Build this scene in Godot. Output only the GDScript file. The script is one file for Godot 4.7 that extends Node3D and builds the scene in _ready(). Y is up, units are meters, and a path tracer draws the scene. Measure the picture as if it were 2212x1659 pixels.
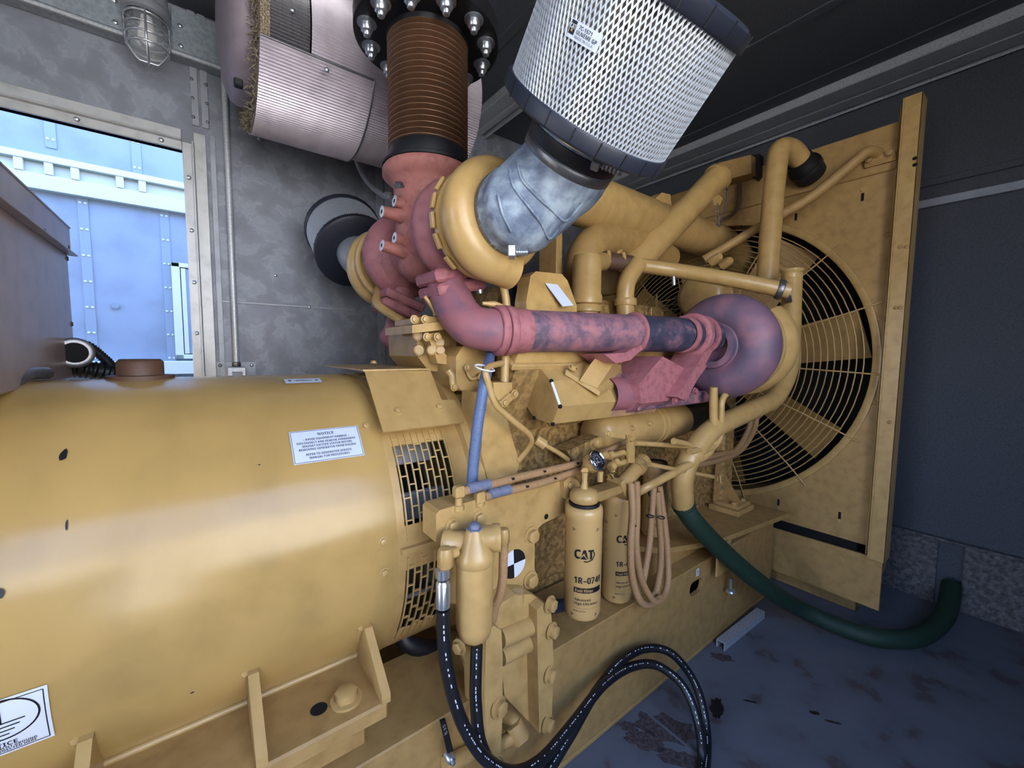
extends Node3D
# A diesel generator set inside a steel enclosure. Engine axis along X, up is Y, the camera stands on the +Z side.

const EYE := Vector3(0, 1.15, 0)
const FOCAL := 882.0
const ZC := -1.16          # engine centre plane
const ZW := -2.08          # wall with the doorway
const XW := 2.70           # wall behind the radiator
const YC := 2.44           # ceiling
var RT: Vector3
var UP: Vector3
var FW: Vector3
var M := {}
var org := {}
var used := {}
var hexmesh: ArrayMesh
var capmesh: ArrayMesh
var screwmesh: ArrayMesh

# ---------------------------------------------------------------- rays from photo pixels (2212 x 1659) to planes in the room
func ray(u: float, v: float) -> Vector3:
	return FW + RT * ((u - 1106.0) / FOCAL) - UP * ((v - 829.5) / FOCAL)
func pd(u: float, v: float, t: float) -> Vector3: return EYE + ray(u, v) * t
func xp(u: float, v: float, x: float) -> Vector3:
	var d := ray(u, v)
	return EYE + d * (x / d.x)
func yp(u: float, v: float, y: float) -> Vector3:
	var d := ray(u, v)
	return EYE + d * ((y - EYE.y) / d.y)
func zp(u: float, v: float, z: float) -> Vector3:
	var d := ray(u, v)
	return EYE + d * (z / d.z)
func ZP(a: Array) -> Array:
	var o := []
	for e in a: o.append(zp(e[0], e[1], e[2]))
	return o
func XP(a: Array) -> Array:
	var o := []
	for e in a: o.append(xp(e[0], e[1], e[2]))
	return o
func smooth(p: Array, k := 8) -> Array:
	var o := []
	for i in p.size() - 1:
		var a: Vector3 = p[maxi(i - 1, 0)]
		var b: Vector3 = p[i]
		var c: Vector3 = p[i + 1]
		var d: Vector3 = p[mini(i + 2, p.size() - 1)]
		for j in k:
			o.append(b.cubic_interpolate(c, a, d, float(j) / k))
	o.append(p[-1])
	return o
# corners of a bent pipe rounded with radius r
func fillet(p: Array, r := 0.04, k := 7) -> Array:
	var o := [p[0]]
	for i in range(1, p.size() - 1):
		var a: Vector3 = p[i - 1]
		var b: Vector3 = p[i]
		var c: Vector3 = p[i + 1]
		var q := minf(r, 0.48 * minf(a.distance_to(b), b.distance_to(c)))
		var s := b + (a - b).normalized() * q
		var e := b + (c - b).normalized() * q
		for j in k + 1:
			var t := float(j) / k
			o.append(s.lerp(b, t).lerp(b.lerp(e, t), t))
	o.append(p[-1])
	return o

# ---------------------------------------------------------------- mesh builder
class MB:
	var v := PackedVector3Array()
	var n := PackedVector3Array()
	func tri(a: Vector3, b: Vector3, c: Vector3, na: Vector3, nb: Vector3, nc: Vector3) -> void:
		if (b - a).cross(c - a).dot(na + nb + nc) > 0.0:
			v.append(a); v.append(c); v.append(b)
			n.append(na); n.append(nc); n.append(nb)
		else:
			v.append(a); v.append(b); v.append(c)
			n.append(na); n.append(nb); n.append(nc)
	func quad(a: Vector3, b: Vector3, c: Vector3, d: Vector3, m: Vector3) -> void:
		tri(a, b, c, m, m, m)
		tri(a, c, d, m, m, m)
	func quads(a: Vector3, b: Vector3, c: Vector3, d: Vector3, na: Vector3, nb: Vector3, nc: Vector3, nd: Vector3) -> void:
		tri(a, b, c, na, nb, nc)
		tri(a, c, d, na, nc, nd)
	func face(p: Array, out: Vector3) -> void:
		var m: Vector3 = (p[1] - p[0]).cross(p[2] - p[0]).normalized()
		if m.dot(out) < 0.0: m = -m
		for i in range(1, p.size() - 1): tri(p[0], p[i], p[i + 1], m, m, m)
	# chamfered box
	func box(c: Vector3, s: Vector3, B := Basis(), ch := 0.0015) -> void:
		var h := s * 0.5
		var k := minf(ch, 0.4 * minf(s.x, minf(s.y, s.z)))
		for ax in 3:
			for sg in [-1.0, 1.0]:
				var a := (ax + 1) % 3
				var b := (ax + 2) % 3
				var q := []
				for w in [[-1, -1], [1, -1], [1, 1], [-1, 1]]:
					var p := Vector3()
					p[ax] = sg * h[ax]
					p[a] = w[0] * (h[a] - k)
					p[b] = w[1] * (h[b] - k)
					q.append(c + B * p)
				var m := Vector3()
				m[ax] = sg
				quad(q[0], q[1], q[2], q[3], B * m)
		if k <= 0.0: return
		for ax in 3:
			var a := (ax + 1) % 3
			var b := (ax + 2) % 3
			for w in [[-1, -1], [1, -1], [1, 1], [-1, 1]]:
				var q := []
				for e in [[-1, 0], [1, 0], [1, 1], [-1, 1]]:
					var p := Vector3()
					p[ax] = e[0] * (h[ax] - k)
					p[a] = w[0] * (h[a] - (k if e[1] == 1 else 0.0))
					p[b] = w[1] * (h[b] - (0.0 if e[1] == 1 else k))
					q.append(c + B * p)
				var m := Vector3()
				m[a] = w[0]
				m[b] = w[1]
				quad(q[0], q[1], q[2], q[3], B * m.normalized())
		for x in [-1.0, 1.0]:
			for y in [-1.0, 1.0]:
				for z in [-1.0, 1.0]:
					var m := (B * Vector3(x, y, z)).normalized()
					tri(c + B * Vector3(x * h.x, y * (h.y - k), z * (h.z - k)), c + B * Vector3(x * (h.x - k), y * h.y, z * (h.z - k)), c + B * Vector3(x * (h.x - k), y * (h.y - k), z * h.z), m, m, m)
	# box between two corners
	func bb(a: Vector3, b: Vector3, ch := 0.0015) -> void:
		box((a + b) * 0.5, (b - a).abs(), Basis(), ch)
	# a bar of rectangular section from a to b; wide axis hint
	func bar(a: Vector3, b: Vector3, w: float, h: float, hint := Vector3.UP, ch := 0.001) -> void:
		var z := (b - a).normalized()
		var x := hint.cross(z)
		if x.length() < 0.01: x = Vector3.RIGHT.cross(z)
		x = x.normalized()
		box((a + b) * 0.5, Vector3(w, h, a.distance_to(b)), Basis(x, z.cross(x), z), ch)
	func tube(p: Array, r, sides := 14, cap := true, closed := false) -> void:
		var cnt := p.size()
		var ts := []
		for i in cnt:
			var a: Vector3 = p[(i - 1 + cnt) % cnt] if closed else p[maxi(i - 1, 0)]
			var b: Vector3 = p[(i + 1) % cnt] if closed else p[mini(i + 1, cnt - 1)]
			ts.append((b - a).normalized())
		var x: Vector3 = ts[0].cross(Vector3.UP)
		if x.length() < 0.05: x = ts[0].cross(Vector3.RIGHT)
		x = x.normalized()
		var rp := []
		var rn := []
		for i in cnt + (1 if closed else 0):
			var j := i % cnt
			x = (x - ts[j] * x.dot(ts[j])).normalized()
			var y: Vector3 = ts[j].cross(x)
			var rr: float = r[j] if r is Array else r
			var slope := 0.0
			if r is Array and not closed:
				var i0 := maxi(j - 1, 0)
				var i1 := mini(j + 1, cnt - 1)
				var dl: float = p[i0].distance_to(p[i1])
				if dl > 0.0: slope = (r[i1] - r[i0]) / dl
			var a := []
			var b := []
			for k in sides:
				var w := TAU * k / sides
				var d := x * cos(w) + y * sin(w)
				a.append(p[j] + d * rr)
				b.append((d - ts[j] * slope).normalized())
			rp.append(a)
			rn.append(b)
		for i in rp.size() - 1:
			for k in sides:
				var l := (k + 1) % sides
				quads(rp[i][k], rp[i][l], rp[i + 1][l], rp[i + 1][k], rn[i][k], rn[i][l], rn[i + 1][l], rn[i + 1][k])
		if cap and not closed:
			for k in sides:
				var l := (k + 1) % sides
				tri(p[0], rp[0][k], rp[0][l], -ts[0], -ts[0], -ts[0])
				tri(p[-1], rp[-1][k], rp[-1][l], ts[-1], ts[-1], ts[-1])
	# profile of Vector2(radius, height along axis) turned round an axis
	func lathe(o: Vector3, ax: Vector3, prof: Array, sides := 32, from := 0.0, sweep := TAU, refx := Vector3.ZERO) -> void:
		var z := ax.normalized()
		var x := refx
		if x == Vector3.ZERO: x = z.cross(Vector3.UP) if absf(z.y) < 0.9 else z.cross(Vector3.RIGHT)
		x = (x - z * x.dot(z)).normalized()
		var y := z.cross(x)
		var sn := []
		for i in prof.size() - 1:
			var d: Vector2 = prof[i + 1] - prof[i]
			sn.append(Vector2(d.y, -d.x).normalized())
		for i in prof.size() - 1:
			var n0: Vector2 = sn[i]
			var n1: Vector2 = sn[i]
			if i > 0 and sn[i - 1].dot(sn[i]) > 0.6: n0 = (sn[i - 1] + sn[i]).normalized()
			if i < sn.size() - 1 and sn[i + 1].dot(sn[i]) > 0.6: n1 = (sn[i + 1] + sn[i]).normalized()
			for k in sides:
				var w0 := from + sweep * k / sides
				var w1 := from + sweep * (k + 1) / sides
				var d0 := x * cos(w0) + y * sin(w0)
				var d1 := x * cos(w1) + y * sin(w1)
				var a: Vector2 = prof[i]
				var b: Vector2 = prof[i + 1]
				var pa := o + d0 * a.x + z * a.y
				var pb := o + d1 * a.x + z * a.y
				var pc := o + d1 * b.x + z * b.y
				var pe := o + d0 * b.x + z * b.y
				quads(pa, pb, pc, pe, d0 * n0.x + z * n0.y, d1 * n0.x + z * n0.y, d1 * n1.x + z * n1.y, d0 * n1.x + z * n1.y)
	# flat polygon (2D in T's x,y) pushed out along T's z
	func poly(p: PackedVector2Array, T: Transform3D, depth: float) -> void:
		var ix := Geometry2D.triangulate_polygon(p)
		var nz := T.basis.z.normalized()
		var off := T.basis.z * depth
		for i in range(0, ix.size(), 3):
			var a := T * Vector3(p[ix[i]].x, p[ix[i]].y, 0)
			var b := T * Vector3(p[ix[i + 1]].x, p[ix[i + 1]].y, 0)
			var c := T * Vector3(p[ix[i + 2]].x, p[ix[i + 2]].y, 0)
			tri(a + off, b + off, c + off, nz, nz, nz)
			if depth != 0.0: tri(a, b, c, -nz, -nz, -nz)
		if depth == 0.0: return
		var cw := Geometry2D.is_polygon_clockwise(p)
		for i in p.size():
			var a := p[i]
			var b := p[(i + 1) % p.size()]
			var e := b - a
			var m := (T.basis * (Vector3(-e.y, e.x, 0) if cw else Vector3(e.y, -e.x, 0))).normalized()
			var a3 := T * Vector3(a.x, a.y, 0)
			var b3 := T * Vector3(b.x, b.y, 0)
			quad(a3, b3, b3 + off, a3 + off, m)
	# extrude a polygon given by points that lie in one plane
	func slab(p: Array, push: Vector3) -> void:
		var z := push.normalized()
		var x: Vector3 = (p[1] - p[0])
		x = (x - z * x.dot(z)).normalized()
		var T := Transform3D(Basis(x, z.cross(x), z), p[0])
		var inv := T.affine_inverse()
		var q := PackedVector2Array()
		for e in p:
			var l: Vector3 = inv * e
			q.append(Vector2(l.x, l.y))
		poly(q, T, push.length())
	func ball(c: Vector3, r: float, k := 12) -> void:
		var pr := []
		for i in k + 1: pr.append(Vector2(r * sin(PI * i / k), -r * cos(PI * i / k)))
		lathe(c, Vector3.UP, pr, k * 2)

# ---------------------------------------------------------------- things and parts
func numbered(s: String) -> String:
	used[s] = used.get(s, 0) + 1
	return s if used[s] == 1 else "%s_%03d" % [s, used[s] - 1]
func thing(called: String, label: String, category: String, at := Vector3.ZERO, group := "", kind := "") -> Node3D:
	var o := Node3D.new()
	o.name = numbered(called)
	add_child(o)
	o.position = at
	org[o] = at
	if label: o.set_meta("label", label)
	if category: o.set_meta("category", category)
	if group: o.set_meta("group", group)
	if kind: o.set_meta("kind", kind)
	return o
func commit(mb: MB, off: Vector3) -> ArrayMesh:
	var vv := mb.v
	if off != Vector3.ZERO:
		for i in vv.size(): vv[i] -= off
	var arr := []
	arr.resize(Mesh.ARRAY_MAX)
	arr[Mesh.ARRAY_VERTEX] = vv
	arr[Mesh.ARRAY_NORMAL] = mb.n
	var m := ArrayMesh.new()
	m.add_surface_from_arrays(Mesh.PRIMITIVE_TRIANGLES, arr)
	return m
func obj(called: String, mb: MB, m: Material, parent: Node3D, label := "", kind := "") -> MeshInstance3D:
	var o := MeshInstance3D.new()
	o.name = called
	o.mesh = commit(mb, org[parent])
	o.material_override = m
	parent.add_child(o, true)
	org[o] = org[parent]
	if label: o.set_meta("label", label)
	if kind: o.set_meta("kind", kind)
	return o
# a thing that is one mesh
func solo(called: String, label: String, category: String, mb: MB, m: Material, group := "", kind := "") -> MeshInstance3D:
	var lo := mb.v[0]
	var hi := mb.v[0]
	for p in mb.v:
		lo = lo.min(p)
		hi = hi.max(p)
	var at := Vector3((lo.x + hi.x) / 2, lo.y, (lo.z + hi.z) / 2)
	var o := MeshInstance3D.new()
	o.name = numbered(called)
	o.mesh = commit(mb, at)
	o.material_override = m
	add_child(o)
	o.position = at
	org[o] = at
	if label: o.set_meta("label", label)
	if category: o.set_meta("category", category)
	if group: o.set_meta("group", group)
	if kind: o.set_meta("kind", kind)
	return o
func part_group(called: String, parent: Node3D, label := "") -> Node3D:
	var o := Node3D.new()
	o.name = called
	parent.add_child(o, true)
	org[o] = org[parent]
	if label: o.set_meta("label", label)
	return o
func frame(z: Vector3, hint := Vector3.UP) -> Basis:
	z = z.normalized()
	var x := hint.cross(z)
	if x.length() < 0.02: x = Vector3.RIGHT.cross(z)
	x = x.normalized()
	return Basis(x, z.cross(x), z)
func put(mesh: ArrayMesh, called: String, m: Material, parent: Node3D, xf: Transform3D) -> MeshInstance3D:
	var o := MeshInstance3D.new()
	o.name = called
	o.mesh = mesh
	o.material_override = m
	parent.add_child(o, true)
	xf.origin -= org[parent]
	o.transform = xf
	org[o] = org[parent]
	return o
# hexagon bolt head with washer, standing on pos and pointing along dir; r is the head's radius
func bolt(parent: Node3D, pos: Vector3, dir: Vector3, r: float, m: Material, called := "bolt", spin := 0.3) -> MeshInstance3D:
	return put(hexmesh, called, m, parent, Transform3D(frame(dir).rotated(dir.normalized(), spin).scaled(Vector3.ONE * r), pos))
func screw(parent: Node3D, pos: Vector3, dir: Vector3, r: float, m: Material, called := "screw") -> MeshInstance3D:
	return put(screwmesh, called, m, parent, Transform3D(frame(dir).scaled(Vector3.ONE * r), pos))
func make_shared() -> void:
	var b := MB.new()
	b.lathe(Vector3.ZERO, Vector3.BACK, [Vector2(1.35, 0), Vector2(1.35, 0.22), Vector2(0.9, 0.26)], 16)
	b.lathe(Vector3.ZERO, Vector3.BACK, [Vector2(1, 0.2), Vector2(1, 0.9), Vector2(0.84, 1.02), Vector2(0, 1.02)], 6)
	hexmesh = commit(b, Vector3.ZERO)
	b = MB.new()
	b.lathe(Vector3.ZERO, Vector3.BACK, [Vector2(1, 0), Vector2(0.95, 0.3), Vector2(0.7, 0.55), Vector2(0.35, 0.68), Vector2(0, 0.7)], 12)
	screwmesh = commit(b, Vector3.ZERO)

# lettering: flat triangles of a line of text, mapped onto a surface by a Callable(Vector2) -> [point, normal]
func letters(mb: MB, s: String, h: float, at: Vector2, map: Callable, bold := true, align := 0.0, squeeze := 1.0, serif := "Droid Sans") -> float:
	var tm := TextMesh.new()
	var f := SystemFont.new()
	f.font_names = PackedStringArray([serif])
	f.font_weight = 700 if bold else 400
	tm.font = f
	tm.text = s
	tm.font_size = 48
	tm.pixel_size = h / 48.0 / 0.714
	tm.depth = 0.0
	var a: PackedVector3Array = tm.surface_get_arrays(0)[Mesh.ARRAY_VERTEX]
	var lo := INF
	var hi := -INF
	var by := INF
	var ty := -INF
	for p in a:
		lo = minf(lo, p.x)
		hi = maxf(hi, p.x)
		by = minf(by, p.y)
		ty = maxf(ty, p.y)
	var w := (hi - lo) * squeeze
	for i in range(0, a.size(), 3):
		var q := []
		for j in 3:
			var p: Vector3 = a[i + j]
			q.append(map.call(at + Vector2((p.x - lo) * squeeze - w * align, p.y - (by + ty) / 2)))
		mb.tri(q[0][0], q[1][0], q[2][0], q[0][1], q[1][1], q[2][1])
	return w
# a filled 2D polygon laid on a surface
func patch(mb: MB, p: PackedVector2Array, map: Callable) -> void:
	var ix := Geometry2D.triangulate_polygon(p)
	for i in range(0, ix.size(), 3):
		var q := []
		for j in 3: q.append(map.call(p[ix[i + j]]))
		mb.tri(q[0][0], q[1][0], q[2][0], q[0][1], q[1][1], q[2][1])
func strip(mb: MB, a: Vector2, b: Vector2, w: float, map: Callable, k := 1) -> void:
	var s := (b - a).orthogonal().normalized() * w / 2
	for i in k:
		var p := a.lerp(b, float(i) / k)
		var q := a.lerp(b, float(i + 1) / k)
		patch(mb, PackedVector2Array([p - s, q - s, q + s, p + s]), map)

# ---------------------------------------------------------------- materials
func ntex(freq: float, ramp: Array, size := 512, kind := FastNoiseLite.TYPE_SIMPLEX_SMOOTH, warp := 0.0, sd := 1, oct := 5, gain := 0.5) -> NoiseTexture2D:
	var nz := FastNoiseLite.new()
	nz.noise_type = kind
	nz.seed = sd
	nz.frequency = freq
	nz.fractal_octaves = oct
	nz.fractal_gain = gain
	if warp > 0.0:
		nz.domain_warp_enabled = true
		nz.domain_warp_amplitude = warp
		nz.domain_warp_frequency = freq * 0.6
	var g := Gradient.new()
	var offs := PackedFloat32Array()
	var cols := PackedColorArray()
	for e in ramp:
		offs.append(e[0])
		cols.append(e[1])
	g.offsets = offs
	g.colors = cols
	var t := NoiseTexture2D.new()
	t.noise = nz
	t.width = size
	t.height = size
	t.seamless = true
	t.color_ramp = g
	return t
func mat(called: String, c: Color, rough: float, metal := 0.0, tex: Texture2D = null, scale := 1.0, spec := 0.5) -> StandardMaterial3D:
	var m := StandardMaterial3D.new()
	m.resource_name = called
	m.albedo_color = c
	m.roughness = rough
	m.metallic = metal
	m.metallic_specular = spec
	if tex:
		m.albedo_texture = tex
		m.uv1_triplanar = true
		m.uv1_world_triplanar = true
		m.uv1_scale = Vector3.ONE * scale
	M[called] = m
	return m
func g(x: float) -> Color: return Color(x, x, x)

func make_materials() -> void:
	var soft := ntex(0.012, [[0.0, g(0.86)], [0.5, g(0.96)], [1.0, g(1.0)]], 512, FastNoiseLite.TYPE_SIMPLEX_SMOOTH, 0.0, 3)
	var fine := ntex(0.05, [[0.0, g(0.80)], [0.45, g(0.95)], [1.0, g(1.0)]], 512, FastNoiseLite.TYPE_SIMPLEX, 0.0, 5)
	var yel := ntex(0.02, [[0.0, Color(0.88, 0.86, 0.82)], [0.35, Color(0.95, 0.945, 0.93)], [0.7, g(1.0)], [1.0, Color(1.0, 1.0, 0.98)]], 512, FastNoiseLite.TYPE_SIMPLEX_SMOOTH, 20.0, 7)
	var galv := ntex(0.010, [[0.0, Color(0.80, 0.80, 0.81)], [0.45, Color(0.88, 0.88, 0.9)], [0.55, Color(0.92, 0.92, 0.94)], [0.62, Color(1.0, 1.0, 1.0)], [0.7, Color(0.92, 0.93, 0.95)], [1.0, g(1.0)]], 1024, FastNoiseLite.TYPE_SIMPLEX_SMOOTH, 90.0, 11, 5, 0.45)
	var spangle := ntex(0.06, [[0.0, g(0.80)], [1.0, g(1.0)]], 512, FastNoiseLite.TYPE_CELLULAR, 0.0, 4, 2)
	var heat := ntex(0.011, [[0.0, Color(0.22, 0.22, 0.29)], [0.30, Color(0.33, 0.29, 0.35)], [0.45, Color(0.48, 0.36, 0.41)], [0.60, Color(0.60, 0.41, 0.43)], [0.75, Color(0.66, 0.43, 0.44)], [1.0, Color(0.70, 0.45, 0.45)]], 1024, FastNoiseLite.TYPE_SIMPLEX_SMOOTH, 20.0, 21, 8, 0.68)
	var heat2 := ntex(0.012, [[0.0, Color(0.15, 0.16, 0.22)], [0.5, Color(0.22, 0.22, 0.29)], [0.62, Color(0.36, 0.31, 0.38)], [0.75, Color(0.56, 0.38, 0.42)], [1.0, Color(0.62, 0.40, 0.42)]], 1024, FastNoiseLite.TYPE_SIMPLEX_SMOOTH, 12.0, 23, 7, 0.6)
	var dusty := ntex(0.010, [[0.0, Color(0.38, 0.32, 0.38)], [0.3, Color(0.47, 0.34, 0.39)], [0.5, Color(0.58, 0.37, 0.40)], [1.0, Color(0.62, 0.38, 0.39)]], 1024, FastNoiseLite.TYPE_SIMPLEX_SMOOTH, 12.0, 25, 6, 0.5)
	var purp := ntex(0.008, [[0.0, Color(0.31, 0.29, 0.36)], [0.4, Color(0.38, 0.32, 0.39)], [0.6, Color(0.48, 0.36, 0.42)], [1.0, Color(0.62, 0.42, 0.45)]], 1024, FastNoiseLite.TYPE_SIMPLEX_SMOOTH, 12.0, 27, 6, 0.5)
	var grime := ntex(0.014, [[0.0, Color(0.60, 0.58, 0.55)], [0.35, Color(0.74, 0.72, 0.69)], [0.55, Color(0.88, 0.87, 0.85)], [0.7, g(1.0)], [1.0, g(1.0)]], 1024, FastNoiseLite.TYPE_SIMPLEX, 18.0, 71, 7, 0.62)
	var stain := ntex(0.012, [[0.0, Color(0.36, 0.28, 0.36)], [0.4, Color(0.52, 0.38, 0.42)], [0.56, Color(0.66, 0.50, 0.42)], [0.7, Color(0.74, 0.61, 0.39)], [1.0, Color(0.74, 0.61, 0.385)]], 512, FastNoiseLite.TYPE_SIMPLEX_SMOOTH, 10.0, 29, 6, 0.5)
	var redd := ntex(0.02, [[0.0, Color(0.78, 0.72, 0.76)], [0.4, Color(0.93, 0.92, 0.93)], [1.0, g(1.0)]], 512, FastNoiseLite.TYPE_SIMPLEX, 15.0, 9)
	var chalk := ntex(0.011, [[0.0, Color(0.26, 0.29, 0.36)], [0.34, Color(0.38, 0.43, 0.51)], [0.5, Color(0.50, 0.56, 0.63)], [0.64, Color(0.60, 0.66, 0.71)], [1.0, Color(0.74, 0.79, 0.82)]], 1024, FastNoiseLite.TYPE_SIMPLEX, 10.0, 31, 7, 0.6)
	var floort := ntex(0.008, [[0.0, Color(0.42, 0.38, 0.39)], [0.16, Color(0.46, 0.43, 0.45)], [0.21, Color(0.50, 0.51, 0.54)], [0.36, Color(0.52, 0.54, 0.58)], [0.7, Color(0.55, 0.57, 0.61)], [1.0, Color(0.52, 0.54, 0.58)]], 1024, FastNoiseLite.TYPE_SIMPLEX, 12.0, 41, 6, 0.5)
	var conc := ntex(0.03, [[0.0, g(0.45)], [0.5, g(0.75)], [1.0, g(1.0)]], 512, FastNoiseLite.TYPE_SIMPLEX, 10.0, 51, 5, 0.65)
	var wool := ntex(0.05, [[0.0, Color(0.12, 0.10, 0.08)], [0.5, Color(0.45, 0.40, 0.33)], [1.0, Color(0.85, 0.8, 0.7)]], 512, FastNoiseLite.TYPE_SIMPLEX, 30.0, 61)
	mat("yellow", Color(0.74, 0.61, 0.385), 0.32, 0.0, yel, 1.6)
	mat("greasy_yellow", Color(0.69, 0.56, 0.35), 0.5, 0.0, grime, 2.2)
	mat("yellow_matt", Color(0.68, 0.545, 0.33), 0.55, 0.0, yel, 1.8)
	mat("barrel", Color(0.73, 0.60, 0.36), 0.2, 0.0, soft, 0.9, 0.42)
	mat("yellow_hose", Color(0.70, 0.55, 0.38), 0.6, 0.0, fine, 5.0)
	mat("can", Color(0.77, 0.635, 0.41), 0.25, 0.0, null)
	mat("red", Color(0.66, 0.43, 0.43), 0.62, 0.0, redd, 2.0)
	mat("red_cast", Color(0.71, 0.46, 0.41), 0.66, 0.0, redd, 3.0)
	mat("pink", Color(0.68, 0.43, 0.44), 0.6, 0.0, redd, 3.0)
	mat("heat", g(1.0), 0.6, 0.0, heat, 1.3)
	mat("dusty_red", g(1.0), 0.62, 0.0, dusty, 1.4)
	mat("heat_dark", g(1.0), 0.55, 0.0, heat2, 1.2)
	mat("purple", g(1.0), 0.55, 0.0, purp, 0.9)
	mat("chalk", g(1.0), 0.55, 0.0, chalk, 1.3)
	mat("galv", Color(0.53, 0.55, 0.58), 0.55, 0.35, galv, 0.8)
	mat("galv_trim", Color(0.58, 0.60, 0.63), 0.5, 0.35, soft, 2.0)
	mat("frame", Color(0.68, 0.69, 0.69), 0.42, 0.3, soft, 2.0)
	mat("strut", Color(0.76, 0.78, 0.80), 0.45, 0.4, fine, 3.0)
	mat("raceway", Color(0.60, 0.64, 0.67), 0.45, 0.35, spangle, 2.0)
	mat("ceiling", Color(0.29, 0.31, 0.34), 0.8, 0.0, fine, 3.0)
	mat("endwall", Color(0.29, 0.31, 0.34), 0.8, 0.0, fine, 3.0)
	mat("floor", g(0.74), 0.55, 0.0, floort, 0.55)
	mat("concrete", Color(0.46, 0.46, 0.47), 0.9, 0.0, conc, 2.0)
	mat("wool", g(1.0), 1.0, 0.0, wool, 6.0)
	mat("clad", Color(0.82, 0.79, 0.82), 0.45, 0.4, soft, 2.0)
	mat("shell", Color(0.50, 0.46, 0.49), 0.55, 0.1, soft, 3.0)
	mat("terminal_box", Color(0.64, 0.56, 0.52), 0.3, 0.1, soft, 2.0)
	mat("bellows", Color(0.66, 0.52, 0.41), 0.36, 0.7, soft, 4.0)
	mat("black_steel", Color(0.10, 0.10, 0.115), 0.5, 0.1, fine, 3.0)
	mat("black", Color(0.05, 0.05, 0.055), 0.6)
	mat("void", Color(0.012, 0.012, 0.014), 0.9)
	mat("rubber", Color(0.085, 0.09, 0.11), 0.45, 0.0, fine, 6.0)
	mat("filter_ring", Color(0.13, 0.15, 0.20), 0.5, 0.0, fine, 4.0)
	mat("paper", Color(0.62, 0.60, 0.55), 0.9)
	mat("mesh_wire", Color(0.82, 0.85, 0.88), 0.35, 0.45)
	mat("zinc", Color(0.74, 0.76, 0.78), 0.28, 0.85)
	mat("chrome", Color(0.85, 0.86, 0.88), 0.12, 1.0)
	mat("steel", Color(0.50, 0.50, 0.51), 0.4, 0.8, fine, 3.0)
	mat("blue_hose", Color(0.36, 0.44, 0.58), 0.5, 0.0, fine, 5.0)
	mat("blue_dark", Color(0.10, 0.15, 0.27), 0.5, 0.0, fine, 5.0)
	mat("green_hose", Color(0.10, 0.21, 0.155), 0.65, 0.0, fine, 5.0)
	mat("brown_hose", Color(0.36, 0.26, 0.19), 0.6, 0.0, fine, 5.0)
	mat("blue_chip", Color(0.50, 0.53, 0.62), 0.5, 0.2, fine, 5.0)
	mat("plate", Color(0.80, 0.84, 0.90), 0.4)
	mat("white_print", Color(0.86, 0.88, 0.90), 0.5)
	mat("ink", Color(0.035, 0.035, 0.045), 0.55)
	mat("gauge_face", Color(0.03, 0.035, 0.045), 0.5)
	mat("grey_part", Color(0.52, 0.54, 0.57), 0.5, 0.2, soft, 4.0)
	mat("rust", Color(0.40, 0.35, 0.35), 0.9, 0.0, conc, 4.0)
	mat("pale_paint", Color(0.78, 0.80, 0.82), 0.7, 0.0, soft, 0.5)
	mat("stain", g(1.0), 0.5, 0.0, stain, 1.6)
	mat("neighbour", Color(0.42, 0.50, 0.60), 0.6, 0.0, soft, 0.5)
	mat("neighbour_seam", Color(0.40, 0.48, 0.57), 0.6)
	mat("neighbour_rail", Color(0.62, 0.68, 0.68), 0.5)
	mat("ground", Color(0.53, 0.52, 0.50), 0.95, 0.0, conc, 0.4)
	var gl := mat("glass", Color(0.9, 0.93, 0.95, 0.12), 0.05)
	gl.transparency = BaseMaterial3D.TRANSPARENCY_ALPHA
	mat("bulb", Color(0.9, 0.9, 0.88), 0.4)

func _ready() -> void:
	var yaw := deg_to_rad(37.44)
	var pit := deg_to_rad(4.43)
	var rol := deg_to_rad(0.51)
	FW = Vector3(sin(yaw) * cos(pit), -sin(pit), -cos(yaw) * cos(pit))
	var r0 := Vector3(cos(yaw), 0, sin(yaw))
	var u0 := r0.cross(FW)
	RT = r0 * cos(rol) + u0 * sin(rol)
	UP = u0 * cos(rol) - r0 * sin(rol)
	var cam := Camera3D.new()
	cam.name = "camera"
	cam.fov = rad_to_deg(2.0 * atan(829.5 / FOCAL))
	cam.near = 0.02
	cam.transform = Transform3D(Basis(RT, UP, -FW), EYE)
	add_child(cam)
	cam.current = true
	var env := Environment.new()
	var sm := ProceduralSkyMaterial.new()
	sm.sky_top_color = Color(0.50, 0.62, 0.84)
	sm.sky_horizon_color = Color(0.88, 0.91, 0.95)
	sm.ground_bottom_color = Color(0.45, 0.44, 0.42)
	sm.ground_horizon_color = Color(0.70, 0.72, 0.74)
	sm.sun_angle_max = 6.0
	sm.energy_multiplier = 1.0
	var sky := Sky.new()
	sky.sky_material = sm
	env.background_mode = Environment.BG_SKY
	env.sky = sky
	env.background_energy_multiplier = 2.2
	env.tonemap_mode = Environment.TONE_MAPPER_LINEAR
	env.tonemap_exposure = 5.9
	env.sdfgi_enabled = true
	env.ssao_enabled = true
	env.ssil_enabled = true
	var we := WorldEnvironment.new()
	we.name = "world"
	we.environment = env
	add_child(we)
	var sun := DirectionalLight3D.new()
	sun.name = "sun"
	sun.rotation_degrees = Vector3(-58, 165, 0)      # high, from behind the neighbouring enclosure
	sun.light_energy = 5.5
	sun.light_color = Color(1.0, 0.95, 0.88)
	sun.light_angular_distance = 0.53
	sun.shadow_enabled = true
	add_child(sun)
	make_materials()
	make_shared()
	setting()
	outside()
	wall_fittings()
	generator()
	terminal_box()
	skid()
	radiator()
	engine_body()
	turbos()
	exhaust_top()
	air_side()
	pipes()
	fuel_side()
	hoses()

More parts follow.
